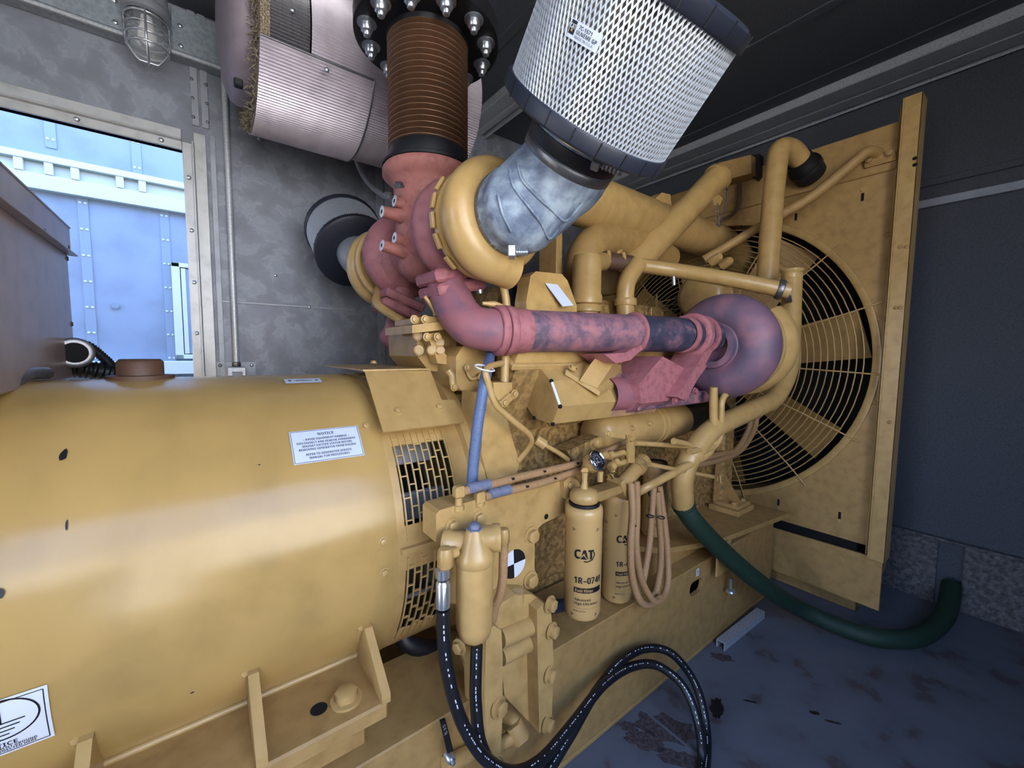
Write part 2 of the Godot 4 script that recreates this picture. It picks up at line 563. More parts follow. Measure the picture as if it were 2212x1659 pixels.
# ---------------------------------------------------------------- the enclosure
func part_box(called: String, a: Vector3, b: Vector3, m: Material, parent: Node3D, ch := 0.0015) -> MeshInstance3D:
	var k := MB.new()
	k.bb(a, b, ch)
	return obj(called, k, m, parent)
func setting() -> void:
	var x0 := -2.4
	var zn := 0.85
	var f := thing("floor", "", "", Vector3.ZERO, "", "structure")
	part_box("floor_plate", Vector3(x0 - 0.1, -0.08, ZW - 0.1), Vector3(XW + 0.1, 0, zn + 0.1), M.floor, f, 0.0)
	part_box("floor_seam", yp(1395, 1539, 0.0) * Vector3(1, 0, 0) + Vector3(-0.004, 0, -0.7), yp(1395, 1539, 0.0) * Vector3(1, 0, 0) + Vector3(0.004, 0.0015, zn), M.floor, f, 0.0005)
	# worn patches and scratches in the floor paint beside the loop of hose
	var rng := RandomNumberGenerator.new()
	rng.seed = 12
	for e in [[1440, 1575, 70, 34], [1395, 1600, 46, 22], [1470, 1640, 60, 18], [1548, 1530, 16, 26], [1360, 1570, 22, 12], [1560, 1420, 26, 8], [860, 1392, 40, 26], [905, 1430, 50, 22], [1620, 1515, 16, 2], [1760, 1540, 12, 4], [1800, 1560, 20, 2]]:
		var k := MB.new()
		var pl := []
		for i in 26:
			var rr := 0.72 + 0.4 * rng.randf()
			var w := TAU * i / 26
			pl.append(yp(e[0] + cos(w) * e[2] * rr, e[1] + sin(w) * e[3] * rr + cos(w) * e[2] * 0.25 * rr, 0.0))
		k.slab(pl, Vector3(0, 0.0006, 0))
		obj("worn_patch", k, M.rust if e[2] > 20 else M.black_steel, f, "worn rusty patch in the floor paint" if e[2] > 20 else "dark scratch")
	var c := thing("ceiling", "", "", Vector3.ZERO, "", "structure")
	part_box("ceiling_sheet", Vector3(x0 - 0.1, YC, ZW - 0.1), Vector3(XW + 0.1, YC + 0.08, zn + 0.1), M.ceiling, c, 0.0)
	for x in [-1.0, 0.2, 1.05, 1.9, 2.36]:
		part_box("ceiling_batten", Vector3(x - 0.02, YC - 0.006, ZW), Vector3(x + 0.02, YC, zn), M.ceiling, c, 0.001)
	# wall with the doorway
	var w := thing("wall_far", "", "", Vector3.ZERO, "", "structure")
	var dx := -0.02                       # right side of the opening
	var dtop := 1.915
	part_box("wall_panel", Vector3(dx, -0.0, ZW - 0.025), Vector3(XW, YC, ZW), M.galv, w, 0.0)
	part_box("wall_panel", Vector3(-1.25, dtop, ZW - 0.025), Vector3(dx, YC, ZW), M.galv, w, 0.0)
	part_box("wall_panel", Vector3(x0, 0, ZW - 0.025), Vector3(-1.25, YC, ZW), M.galv, w, 0.0)
	for s in [[zp(414, 80, ZW).x, zp(435, 80, ZW).x], [zp(820, 600, ZW).x, zp(842, 600, ZW).x]]:
		var xm: float = (s[0] + s[1]) / 2
		var y0 := 2.02 if s[0] < 0.3 else 0.0
		part_box("seam_strip", Vector3(s[0] - 0.012, y0, ZW), Vector3(xm - 0.004, YC, ZW + 0.006), M.galv_trim, w, 0.001)
		part_box("seam_strip", Vector3(xm + 0.004, y0, ZW), Vector3(s[1] + 0.012, YC, ZW + 0.006), M.galv_trim, w, 0.001)
		for k in 6:
			screw(w, Vector3(xm - 0.022, 2.05 + 0.07 * k - (0.0 if y0 > 0 else 1.2), ZW + 0.006), Vector3.BACK, 0.006, M.steel)
			screw(w, Vector3(xm + 0.022, 2.045 + 0.07 * k - (0.0 if y0 > 0 else 1.2), ZW + 0.006), Vector3.BACK, 0.006, M.steel)
	part_box("seam_strip", Vector3(0.08, zp(600, 659, ZW).y - 0.004, ZW), Vector3(0.62, zp(600, 659, ZW).y + 0.004, ZW + 0.003), M.galv_trim, w, 0.001)
	part_box("seam_strip", Vector3(0.066, 0, ZW), Vector3(0.085, 2.0, ZW + 0.005), M.galv_trim, w, 0.001)
	part_box("seam_strip", Vector3(1.25, 0, ZW), Vector3(1.29, YC, ZW + 0.005), M.galv_trim, w, 0.001)
	for e in [[595, 595], [668, 663], [560, 300], [525, 260]]: screw(w, zp(e[0], e[1], ZW + 0.002), Vector3.BACK, 0.007, M.zinc)
	# doorway frame
	var d := thing("door_1", "", "", Vector3.ZERO, "", "structure")
	for k in 3:
		var a: float = [0.0, 0.030, 0.036][k]
		var b: float = [0.032, 0.036, 0.075][k]
		var t: float = [0.010, 0.030, 0.014][k]
		var nm: String = ["inner_flange", "lip", "outer_flange"][k]
		var fm: Material = M.frame
		part_box(nm, Vector3(dx + a, 0, ZW - 0.03), Vector3(dx + b, dtop + b, ZW + t), fm, d, 0.002)
		part_box(nm, Vector3(-1.25 - b, 0, ZW - 0.03), Vector3(-1.25 - a, dtop + b, ZW + t), fm, d, 0.002)
		part_box(nm, Vector3(-1.25, dtop + a, ZW - 0.03), Vector3(dx, dtop + b, ZW + t), fm, d, 0.002)
	for k in 5: screw(d, Vector3(dx - 0.06 - 0.22 * k, dtop + 0.016, ZW + 0.012), Vector3.BACK, 0.008, M.zinc, "rivet")
	for k in 7: screw(d, Vector3(dx + 0.016, dtop - 0.10 - 0.2 * k, ZW + 0.012), Vector3.BACK, 0.008, M.zinc, "rivet")
	# end wall behind the radiator
	var e := thing("wall_right", "", "", Vector3.ZERO, "", "structure")
	var ys := xp(2080, 1177, XW).y
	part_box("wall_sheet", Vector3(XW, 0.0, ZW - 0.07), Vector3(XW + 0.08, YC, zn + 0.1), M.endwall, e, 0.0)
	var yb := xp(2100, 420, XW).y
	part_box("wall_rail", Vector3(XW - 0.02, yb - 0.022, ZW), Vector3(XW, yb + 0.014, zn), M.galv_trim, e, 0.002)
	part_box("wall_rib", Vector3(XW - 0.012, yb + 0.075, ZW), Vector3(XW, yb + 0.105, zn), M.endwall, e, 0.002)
	# pale kerb along the foot of that wall, with a cut-out
	var k0 := xp(2042, 1250, XW - 0.012)
	part_box("kerb", Vector3(XW - 0.02, 0.0, ZW), Vector3(XW, ys, k0.z - 0.03), M.concrete, e, 0.003)
	part_box("kerb", Vector3(XW - 0.02, 0.0, k0.z + 0.05), Vector3(XW, ys, zn), M.concrete, e, 0.003)
	part_box("kerb_lip", Vector3(XW - 0.03, ys, ZW), Vector3(XW, ys + 0.012, zn), M.concrete, e, 0.002)
	var wn := thing("wall_near", "", "", Vector3.ZERO, "", "structure")
	# openings behind the camera, made up and sized for the light they let in
	var sill := 1.22
	var head := 2.34
	var cuts := [x0, -0.86, -0.32, -0.08, 0.88, XW]
	part_box("wall_panel", Vector3(x0, 0, zn), Vector3(cuts[2], sill, zn + 0.08), M.galv, wn, 0.0)
	part_box("wall_panel", Vector3(cuts[3], 0, zn), Vector3(XW, 0.85, zn + 0.08), M.galv, wn, 0.0)
	part_box("wall_panel", Vector3(cuts[4], 0.85, zn), Vector3(XW, sill, zn + 0.08), M.galv, wn, 0.0)
	part_box("wall_panel", Vector3(x0, head, zn), Vector3(XW, YC, zn + 0.08), M.galv, wn, 0.0)
	part_box("wall_panel", Vector3(x0, sill, zn), Vector3(cuts[1], head, zn + 0.08), M.galv, wn, 0.0)
	part_box("wall_panel", Vector3(cuts[4], sill, zn), Vector3(XW, head, zn + 0.08), M.galv, wn, 0.0)
	for x in [cuts[2], cuts[3]]: part_box("opening_post", Vector3(x - 0.03, 0.85, zn), Vector3(x + 0.03, head, zn + 0.08), M.galv, wn, 0.0)
	var wl := thing("wall_left", "", "", Vector3.ZERO, "", "structure")
	# open end door onto the aisle
	part_box("wall_panel", Vector3(x0 - 0.08, 0, ZW - 0.07), Vector3(x0, YC, -0.80), M.galv, wl, 0.0)
	part_box("wall_panel", Vector3(x0 - 0.08, 2.2, -0.80), Vector3(x0, YC, 0.15), M.galv, wl, 0.0)
	part_box("wall_panel", Vector3(x0 - 0.08, 0, 0.15), Vector3(x0, YC, zn + 0.1), M.galv, wl, 0.0)
	# roof channels across the ceiling
	for s in [[1.225, 1.375, "trim_1"], [2.44, 2.685, "trim_2"]]:
		var t := thing(s[2], "", "", Vector3.ZERO, "", "structure")
		var a: float = s[0]
		var b: float = s[1]
		var m := (a + b) / 2
		part_box("channel_flange", Vector3(a, 2.395, ZW), Vector3(m - 0.006, YC, zn), M.strut, t, 0.004)
		part_box("channel_web", Vector3(m - 0.006, 2.402, ZW), Vector3(m + 0.006, YC, zn), M.strut, t, 0.001)
		part_box("channel_flange", Vector3(m + 0.006, 2.395, ZW), Vector3(b - 0.03, YC, zn), M.strut, t, 0.004)
		part_box("channel_lip", Vector3(b - 0.006, 2.388, ZW), Vector3(b, YC, zn), M.strut, t, 0.001)

func outside() -> void:
	var gnd := thing("ground", "", "", Vector3.ZERO, "", "structure")
	part_box("gravel", Vector3(-30, -0.45, -30), Vector3(30, -0.40, 30), M.ground, gnd, 0.0)
	var zo := -3.7
	var n := thing("neighbouring_enclosure", "pale blue panelled metal enclosure standing outside beyond the doorway", "enclosure", Vector3(-1, -0.4, zo))
	part_box("wall", Vector3(-5, -0.4, zo - 0.5), Vector3(4, 4.4, zo), M.neighbour, n, 0.0)
	for e in [[108, 280, 0], [295, 340, 0], [190, 600, 1], [362, 600, 1]]:
		var x := zp(e[0], e[1], zo).x
		var y0 := -0.4 if e[2] else zp(e[0], e[1] + 40, zo).y
		var y1 := 4.4 if not e[2] else zp(e[0], 405, zo).y
		var s := part_box("seam_strip", Vector3(x - 0.024, y0, zo), Vector3(x + 0.024, y1, zo + 0.006), M.neighbour_seam, n, 0.001)
		var y := y0 + 0.05
		while y < minf(y1, 3.6):
			if y > 0.8:
				screw(s, Vector3(x - 0.012, y, zo + 0.006), Vector3.BACK, 0.008, M.neighbour_rail)
				screw(s, Vector3(x + 0.012, y, zo + 0.006), Vector3.BACK, 0.008, M.neighbour_rail)
			y += 0.16
	# the ladder-like cable rail
	var ya := zp(200, 363, zo + 0.05).y
	var yb := zp(200, 395, zo + 0.05).y
	var r := part_group("cable_rail", n, "white rail with short uprights")
	part_box("top_bar", Vector3(-5, ya - 0.02, zo), Vector3(4, ya + 0.02, zo + 0.06), M.neighbour_rail, r, 0.003)
	part_box("back_plate", Vector3(-5, yb, zo), Vector3(4, ya - 0.02, zo + 0.02), M.neighbour_rail, r, 0.003)
	part_box("bottom_bar", Vector3(-5, yb - 0.09, zo), Vector3(4, yb, zo + 0.05), M.neighbour_rail, r, 0.003)
	for e in [105, 161, 257, 305, 40]:
		var x := zp(e, 362, zo + 0.05).x
		part_box("upright", Vector3(x - 0.018, yb, zo + 0.02), Vector3(x + 0.018, ya - 0.02, zo + 0.055), M.neighbour_rail, r, 0.002)
	# its door and sill
	var a := zp(369, 566, zo + 0.02)
	var q := part_group("hatch", n, "white framed hatch")
	var b := zp(420, 775, zo + 0.02)
	part_box("frame_side", Vector3(a.x, b.y, zo), Vector3(a.x + 0.045, a.y, zo + 0.03), M.neighbour_rail, q, 0.003)
	part_box("frame_top", Vector3(a.x, a.y - 0.03, zo), Vector3(a.x + 0.9, a.y, zo + 0.03), M.neighbour_rail, q, 0.003)
	part_box("frame_bottom", Vector3(a.x, b.y, zo), Vector3(a.x + 0.9, b.y + 0.03, zo + 0.03), M.neighbour_rail, q, 0.003)
	part_box("leaf", Vector3(a.x + 0.05, b.y + 0.035, zo), Vector3(a.x + 0.86, a.y - 0.035, zo + 0.018), M.neighbour, q, 0.003)
	part_box("leaf_edge", Vector3(a.x + 0.05, b.y + 0.035, zo + 0.018), Vector3(a.x + 0.075, a.y - 0.035, zo + 0.026), M.neighbour_rail, q, 0.002)
	var y2 := zp(300, 790, zo + 0.05).y
	var k := MB.new()
	k.bb(Vector3(-5, y2 - 0.06, zo), Vector3(4, y2 + 0.03, zo + 0.08), 0.003)
	obj("sill_rail", k, M.neighbour_rail, n, "white sill rail")
	k = MB.new()
	k.tube([zp(249, 660, zo + 0.02), zp(249, 660, zo) ], 0.02, 10)
	obj("knob", k, M.neighbour_seam, n)
	# unseen enclosure behind the camera, added to throw sunlight into the openings
	k = MB.new()
	k.bb(Vector3(-6, -0.4, 5.0), Vector3(5, 3.0, 5.6), 0.0)
	solo("added_opposite_enclosure", "plain pale enclosure added outside, out of view, to throw sunlight inside", "enclosure", k, M.pale_paint)

func wall_fittings() -> void:
	# raceway along the wall top
	var yr := zp(420, 148, ZW).y
	var zf := yp(425, 131, yr).z
	zf = clampf(zf, ZW + 0.04, ZW + 0.16)
	var yt := minf(yr + 0.16, YC - 0.01)
	var w := thing("wire_raceway", "long galvanised wire raceway along the wall above the doorway", "raceway", Vector3(-0.4, yr, (ZW + zf) / 2))
	part_box("trough", Vector3(-2.0, yr, ZW), Vector3(1.2, yt, zf), M.raceway, w, 0.003)
	part_box("lip", Vector3(-2.0, yr - 0.004, zf - 0.004), Vector3(1.2, yr + 0.006, zf + 0.006), M.strut, w, 0.001)
	var xa := zp(272, 70, zf).x
	var xb := zp(372, 90, zf).x
	for e in [[-1.2, xa], [xb, 0.5]]:
		var cv := part_box("cover_plate", Vector3(e[0], yr + 0.012, zf), Vector3(e[1], yt, zf + 0.004), M.raceway, w, 0.001)
		var xs: float = e[1] - 0.025 if e[1] < 0.1 else e[0] + 0.025
		for y in [yr + 0.03, yr + 0.10]: screw(cv, Vector3(xs, y, zf + 0.004), Vector3.BACK, 0.008, M.zinc)
	# caged jar lamp hung from the raceway
	var lt := zp(316, 28, zf + 0.05)
	var o := Vector3(lt.x, lt.y, zf + 0.06)
	var L := thing("jar_lamp", "caged glass jar lamp on the wire raceway", "lamp", o + Vector3(0, -0.16, 0))
	var k := MB.new()
	k.lathe(o, Vector3.DOWN, [Vector2(0, -0.06), Vector2(0.06, -0.06), Vector2(0.062, -0.02), Vector2(0.066, -0.018), Vector2(0.066, -0.008), Vector2(0.061, -0.006), Vector2(0.061, 0.004), Vector2(0.066, 0.006), Vector2(0.066, 0.02), Vector2(0.055, 0.024)], 28)
	obj("cap", k, M.grey_part, L)
	k = MB.new()
	k.bb(Vector3(o.x - 0.04, o.y - 0.005, zf), Vector3(o.x + 0.04, o.y + 0.055, o.z), 0.004)
	obj("mounting_box", k, M.grey_part, L)
	k = MB.new()
	k.lathe(o, Vector3.DOWN, [Vector2(0.052, 0.02), Vector2(0.052, 0.10), Vector2(0.048, 0.13), Vector2(0.036, 0.150), Vector2(0.018, 0.158), Vector2(0, 0.16)], 28)
	obj("glass_jar", k, M.glass, L)
	k = MB.new()
	k.lathe(o, Vector3.DOWN, [Vector2(0.0, 0.02), Vector2(0.016, 0.02), Vector2(0.018, 0.05), Vector2(0.026, 0.07), Vector2(0.026, 0.09), Vector2(0.014, 0.108), Vector2(0, 0.112)], 18)
	obj("bulb", k, M.bulb, L)
	for j in 4:
		k = MB.new()
		var ring := []
		for i in 28: ring.append(o + Vector3(cos(TAU * i / 28) * (0.059 - 0.001 * j), -0.035 - 0.03 * j, sin(TAU * i / 28) * (0.059 - 0.001 * j)))
		k.tube(ring, 0.0035, 8, false, true)
		obj("guard_ring", k, M.zinc, L)
	for j in 2:
		k = MB.new()
		var b := Vector3.RIGHT if j == 0 else Vector3.BACK
		var pa := []
		for i in 25:
			var s := -1.0 + 2.0 * i / 24
			var rr := 0.060 * signf(s) * minf(1.0, absf(s) * 1.6)
			var yy := -0.168 + 0.14 * pow(maxf(0.0, (absf(s) - 0.25) / 0.75), 1.3)
			pa.append(o + b * rr + Vector3(0, yy, 0))
		k.tube(pa, 0.0035, 8)
		obj("guard_bar", k, M.zinc, L)
	# vertical conduit and outlet box
	var c0 := zp(489, 225, ZW + 0.02)
	var c1 := zp(511, 792, ZW + 0.02)
	var C := thing("conduit", "thin vertical metal conduit running down the wall to an outlet box", "conduit", Vector3(c1.x, 0.95, ZW + 0.02))
	k = MB.new()
	k.tube([Vector3(c1.x, YC - 0.15, ZW + 0.02), Vector3(c1.x, c1.y, ZW + 0.02)], 0.011, 14)
	obj("tube", k, M.strut, C)
	k = MB.new()
	k.lathe(Vector3(c1.x, c1.y + 0.02, ZW + 0.02), Vector3.DOWN, [Vector2(0.012, 0), Vector2(0.017, 0.003), Vector2(0.017, 0.02), Vector2(0.014, 0.024)], 6)
	obj("connector", k, M.steel, C)
	part_box("outlet_box", Vector3(c1.x - 0.032, c1.y - 0.11, ZW), Vector3(c1.x + 0.032, c1.y, ZW + 0.05), M.strut, C, 0.004)
	part_box("outlet_face", Vector3(c1.x - 0.018, c1.y - 0.09, ZW + 0.05), Vector3(c1.x + 0.018, c1.y - 0.02, ZW + 0.056), M.grey_part, C, 0.002)
	part_box("back_plate", Vector3(c1.x - 0.07, c1.y - 0.14, ZW), Vector3(c1.x + 0.07, c1.y + 0.02, ZW + 0.004), M.galv_trim, C, 0.001)
	screw(C, Vector3(c1.x - 0.055, c1.y + 0.005, ZW + 0.004), Vector3.BACK, 0.007, M.steel)
	screw(C, Vector3(c1.x + 0.055, c1.y + 0.005, ZW + 0.004), Vector3.BACK, 0.007, M.zinc)
	k = MB.new()
	k.tube(smooth(ZP([[752, 270, -1.80], [772, 350, -1.90], [795, 395, -1.95], [832, 425, -1.80], [890, 450, -1.40]])), 0.012, 10)
	solo("grey_cable", "grey cable sagging from the clad duct behind the bellows", "cable", k, M.grey_part)

# ---------------------------------------------------------------- generator
const GY := 0.719
const GR := 0.37
func gen_map(p: Vector2, r := GR) -> Array:      # p = (X, angle * GR); angle 0 faces the camera side, positive up
	var a := p.y / GR
	var nn := Vector3(0, sin(a), cos(a))
	return [Vector3(p.x, GY, ZC) + nn * r, nn]
func gen_hit(u: float, v: float, r := GR) -> Vector2:
	var d := ray(u, v)
	var oy := EYE.y - GY
	var oz := -ZC
	var a := d.y * d.y + d.z * d.z
	var b := 2.0 * (oy * d.y + oz * d.z)
	var t := (-b - sqrt(maxf(0.0, b * b - 4.0 * a * (oy * oy + oz * oz - r * r)))) / (2.0 * a)
	var p := EYE + d * t
	return Vector2(p.x, atan2(p.y - GY, p.z - ZC) * GR)
func curved(k: MB, x0: float, x1: float, a0: float, a1: float, r: float, th: float) -> void:
	var s := maxi(1, int(absf(a1 - a0) / deg_to_rad(3.0)))
	for i in s:
		var p := lerpf(a0, a1, float(i) / s)
		var q := lerpf(a0, a1, float(i + 1) / s)
		var n0 := Vector3(0, sin(p), cos(p))
		var n1 := Vector3(0, sin(q), cos(q))
		var o := Vector3(0, GY, ZC)
		var ex0 := Vector3(x0, 0, 0)
		var ex1 := Vector3(x1, 0, 0)
		k.quads(o + ex0 + n0 * r, o + ex1 + n0 * r, o + ex1 + n1 * r, o + ex0 + n1 * r, n0, n0, n1, n1)
		k.quads(o + ex0 + n0 * (r - th), o + ex1 + n0 * (r - th), o + ex1 + n1 * (r - th), o + ex0 + n1 * (r - th), -n0, -n0, -n1, -n1)
		k.quad(o + ex0 + n0 * (r - th), o + ex0 + n0 * r, o + ex0 + n1 * r, o + ex0 + n1 * (r - th), Vector3.LEFT)
		k.quad(o + ex1 + n0 * (r - th), o + ex1 + n0 * r, o + ex1 + n1 * r, o + ex1 + n1 * (r - th), Vector3.RIGHT)
		if i == 0: k.quad(o + ex0 + n0 * (r - th), o + ex1 + n0 * (r - th), o + ex1 + n0 * r, o + ex0 + n0 * r, -Vector3(0, cos(p), -sin(p)))
		if i == s - 1: k.quad(o + ex0 + n1 * (r - th), o + ex1 + n1 * (r - th), o + ex1 + n1 * r, o + ex0 + n1 * r, Vector3(0, cos(q), -sin(q)))
func generator() -> void:
	var G := thing("generator", "large yellow barrel-shaped generator with notice plates and slotted vents", "generator", Vector3(-0.1, 0.49, ZC))
	# rolled steel barrel, slightly uneven
	var nz := FastNoiseLite.new()
	nz.seed = 5
	nz.frequency = 2.1
	var k := MB.new()
	var xs := 34
	var as_ := 110
	var xa := -0.62
	var xb := 0.312
	var rad := func(i: int, j: int) -> float:
		var x := lerpf(xa, xb, float(i) / xs)
		var a := TAU * j / as_
		return GR + 0.0022 * nz.get_noise_3d(x * 0.8, cos(a) * 1.1, sin(a) * 1.1) * minf(1.0, (xb - x) * 6.0)
	var pts := []
	for i in xs + 1:
		var row := []
		for j in as_:
			var a := TAU * j / as_
			row.append(Vector3(lerpf(xa, xb, float(i) / xs), GY + sin(a) * rad.call(i, j), ZC + cos(a) * rad.call(i, j)))
		pts.append(row)
	var nrm := func(i: int, j: int) -> Vector3:
		var dx: Vector3 = pts[mini(i + 1, xs)][j] - pts[maxi(i - 1, 0)][j]
		var da: Vector3 = pts[i][(j + 1) % as_] - pts[i][(j - 1 + as_) % as_]
		var m := da.cross(dx).normalized()
		return m if m.dot(pts[i][j] - Vector3(pts[i][j].x, GY, ZC)) > 0 else -m
	var ns := []
	for i in xs + 1:
		var row := []
		for j in as_: row.append(nrm.call(i, j))
		ns.append(row)
	for i in xs:
		for j in as_:
			var l := (j + 1) % as_
			k.quads(pts[i][j], pts[i + 1][j], pts[i + 1][l], pts[i][l], ns[i][j], ns[i + 1][j], ns[i + 1][l], ns[i][l])
	k.lathe(Vector3(xb, GY, ZC), Vector3.RIGHT, [Vector2(GR, 0), Vector2(GR - 0.006, 0.002), Vector2(GR - 0.03, 0.002)], 96)
	obj("barrel", k, M.barrel, G)
	k = MB.new()
	k.lathe(Vector3(-0.62, GY, ZC), Vector3.LEFT, [Vector2(GR + 0.004, -0.02), Vector2(GR + 0.012, -0.015), Vector2(GR + 0.012, 0.03), Vector2(GR - 0.02, 0.05), Vector2(GR - 0.08, 0.25), Vector2(0, 0.25)], 72)
	obj("end_bell", k, M.yellow, G)
	# slotted vent ring
	var w1 := [deg_to_rad(37.0), deg_to_rad(10.0)]
	var w2 := [deg_to_rad(-5.0), deg_to_rad(-34.0)]
	var vl := 0.330
	var vr := 0.462
	k = MB.new()
	var R2 := GR - 0.003
	curved(k, 0.312, vl, deg_to_rad(-200), deg_to_rad(200), R2, 0.004)
	curved(k, vr, 0.505, deg_to_rad(-180), deg_to_rad(180), R2, 0.004)
	curved(k, vl, vr, w1[0], deg_to_rad(48), R2, 0.004)
	curved(k, vl, vr, w2[0], w1[1], R2, 0.004)
	curved(k, vl, vr, deg_to_rad(-150), w2[1], R2, 0.004)
	obj("vent_ring", k, M.yellow, G)
	for win in [w1, w2, [deg_to_rad(100), deg_to_rad(50)]]:
		for i in 9:
			k = MB.new()
			var x := lerpf(vl + 0.004, vr - 0.004, i / 8.0)
			curved(k, x - 0.0016, x + 0.0016, win[1] - deg_to_rad(5.0), win[0] + deg_to_rad(4.5), R2 + 0.003, 0.004)
			var a: float = win[1] + deg_to_rad(1.5 + 3.4 * (i % 2) + 0.8 * (i % 3))
			while a < win[0] + 0.06:
				if i < 8: curved(k, x, x + (vr - vl - 0.008) / 8.0, a - 0.004, a + 0.004, R2 + 0.003, 0.004)
				a += deg_to_rad(7.2)
			obj("vent_bar", k, M.yellow, G)
	k = MB.new()
	curved(k, 0.318, 0.50, deg_to_rad(1.6), deg_to_rad(3.2), R2 + 0.012, 0.014)
	obj("band_flange", k, M.yellow, G)
	screw(G, gen_map(Vector2(0.40, deg_to_rad(4.6) * GR), R2)[0], Vector3.BACK, 0.006, M.yellow)
	# rotor and blower seen through the vents
	k = MB.new()
	k.lathe(Vector3(0.30, GY, ZC), Vector3.RIGHT, [Vector2(0.0, 0.0), Vector2(0.30, 0.0), Vector2(0.30, 0.012), Vector2(0.27, 0.012), Vector2(0.12, 0.02), Vector2(0.12, 0.2)], 48)
	obj("rotor", k, M.void, G)
	for i in 12:
		k = MB.new()
		var a := TAU * i / 12 + 0.24
		var dr := Vector3(0, sin(a), cos(a))
		k.box(Vector3(0.395, GY, ZC) + dr * 0.27, Vector3(0.15, 0.075, 0.012), Basis(Vector3.RIGHT, Vector3.RIGHT.cross(dr).rotated(Vector3.RIGHT, 0.5), -dr.rotated(Vector3.RIGHT, 0.5)), 0.002)
		obj("blower_blade", k, M.grey_part, G)
	# drip cover over the top vents
	k = MB.new()
	var f0 := zp(788, 802, -0.97)
	var f1 := zp(938, 800, -0.97)
	var q0 := zp(828, 932.5, -0.83)
	var q1 := zp(1002.6, 912, -0.83)
	var q2 := zp(981.6, 863.6, -0.83)
	var q3 := zp(954, 864, -0.83)
	# keep the front sheet in one plane through the fold and the lower edge
	var pn := (f1 - f0).cross(q0 - f0).normalized()
	if pn.z < 0: pn = -pn
	var flat := []
	for e in [[788, 802], [930, 800.5], [954, 864], [981.6, 863.6], [1002.6, 912], [828, 932.5]]:
		var d := ray(e[0], e[1])
		flat.append(EYE + d * ((f0 - EYE).dot(pn) / d.dot(pn)))
	k.slab(flat, -pn * 0.004)
	var cov := obj("drip_cover_front", k, M.yellow, G)
	for e in [[859, 889], [948, 881]]:
		var d := ray(e[0], e[1])
		bolt(cov, EYE + d * ((f0 - EYE).dot(pn) / d.dot(pn)), pn, 0.0075, M.yellow)
	k = MB.new()
	var yt := f0.y
	var t0 := Vector3(f0.x - 0.004, yt, f0.z)
	k.slab([t0, Vector3(flat[1].x, yt, f0.z), Vector3(flat[1].x, yt + 0.012, ZC - 0.19), Vector3(f0.x - 0.004, yt + 0.012, ZC - 0.19)], Vector3(0, 0.004, 0))
	cov = obj("drip_cover_top", k, M.yellow, G)
	bolt(cov, Vector3(0.40, yt + 0.012, ZC - 0.02), Vector3.UP, 0.008, M.yellow)
	# feet: foot plate, gussets, holding-down bolts
	var zo := -0.705
	k = MB.new()
	k.bb(Vector3(-0.6, 0.465, -0.93), Vector3(0.255, 0.497, zo), 0.004)
	var ft := obj("foot_plate", k, M.yellow_matt, G)
	var hb := yp(748, 1512, 0.497)
	bolt(ft, hb, Vector3.UP, 0.021, M.yellow)
	k = MB.new()
	k.lathe(yp(689, 1532, 0.4975), Vector3.UP, [Vector2(0.0, 0.0002), Vector2(0.013, 0.0002), Vector2(0.0145, 0.0008)], 20)
	obj("foot_hole", k, M.void, ft)
	for x in [0.045, 0.243, -0.16, -0.4]:
		k = MB.new()
		var hi := Vector3(x, 0.585, -0.83)
		k.slab([Vector3(x, 0.497, -0.88), Vector3(x, 0.497, zo + 0.002), Vector3(x, 0.515, zo + 0.002), Vector3(x, 0.590, -0.800), Vector3(x, 0.590, -0.83)], Vector3(0.016, 0, 0))
		obj("gusset", k, M.yellow, G)
		k = MB.new()
		k.tube([Vector3(x - 0.003, 0.497, -0.87), Vector3(x - 0.003, 0.588, -0.812)], 0.006, 8)
		obj("weld_bead", k, M.yellow, G)
	k = MB.new()
	k.tube([Vector3(-0.6, 0.50, -0.858), Vector3(0.25, 0.50, -0.858)], 0.006, 8)
	obj("weld_bead", k, M.yellow, G)
	k = MB.new()
	k.bb(Vector3(-0.6, 0.363, -0.93), Vector3(0.235, 0.465, -0.78), 0.003)
	obj("mounting_spacer", k, M.yellow_matt, G)
	# far foot
	k = MB.new()
	k.bb(Vector3(-0.6, 0.363, ZC - 0.42), Vector3(0.25, 0.497, ZC - 0.25), 0.004)
	obj("foot_plate", k, M.yellow_matt, G)
	for e in [[790, 922], [828, 1170], [830, 1236]]:
		var m := gen_map(gen_hit(e[0], e[1]))
		bolt(G, m[0], m[1], 0.0075, M.yellow)
	# threaded plug on top
	k = MB.new()
	var pl := Vector3(zp(300, 800, ZC + 0.04).x, GY + GR, ZC)
	k.lathe(pl, Vector3.UP, [Vector2(0.055, -0.004), Vector2(0.055, 0.006), Vector2(0.04, 0.007)], 24)
	k.lathe(pl, Vector3.UP, [Vector2(0.042, 0.0), Vector2(0.042, 0.034), Vector2(0.036, 0.04), Vector2(0, 0.04)], 6)
	obj("top_plug", k, M.brown_hose, G)
	# name plate near the top
	var a0 := gen_hit(615, 826)
	var a1 := gen_hit(695, 826)
	k = MB.new()
	patch(k, PackedVector2Array([Vector2(a0.x, a0.y + 0.014), Vector2(a1.x, a0.y + 0.014), Vector2(a1.x, a0.y - 0.016), Vector2(a0.x, a0.y - 0.016)]), gen_map.bind(GR + 0.0032))
	var np := obj("name_plate", k, M.plate, G, "small bare metal name plate")
	k = MB.new()
	strip(k, Vector2(a0.x + 0.022, a0.y), Vector2(a1.x - 0.02, a0.y), 0.004, gen_map.bind(GR + 0.0036))
	for x in [a0.x + 0.01, a1.x - 0.01]: patch(k, disc2(Vector2(x, a0.y), 0.004, 10), gen_map.bind(GR + 0.0036))
	obj("name_plate_print", k, M.ink, np)
	# the two notices
	notice(G)
	earth_notice(G)
	# scuffs where the paint is chipped
	k = MB.new()
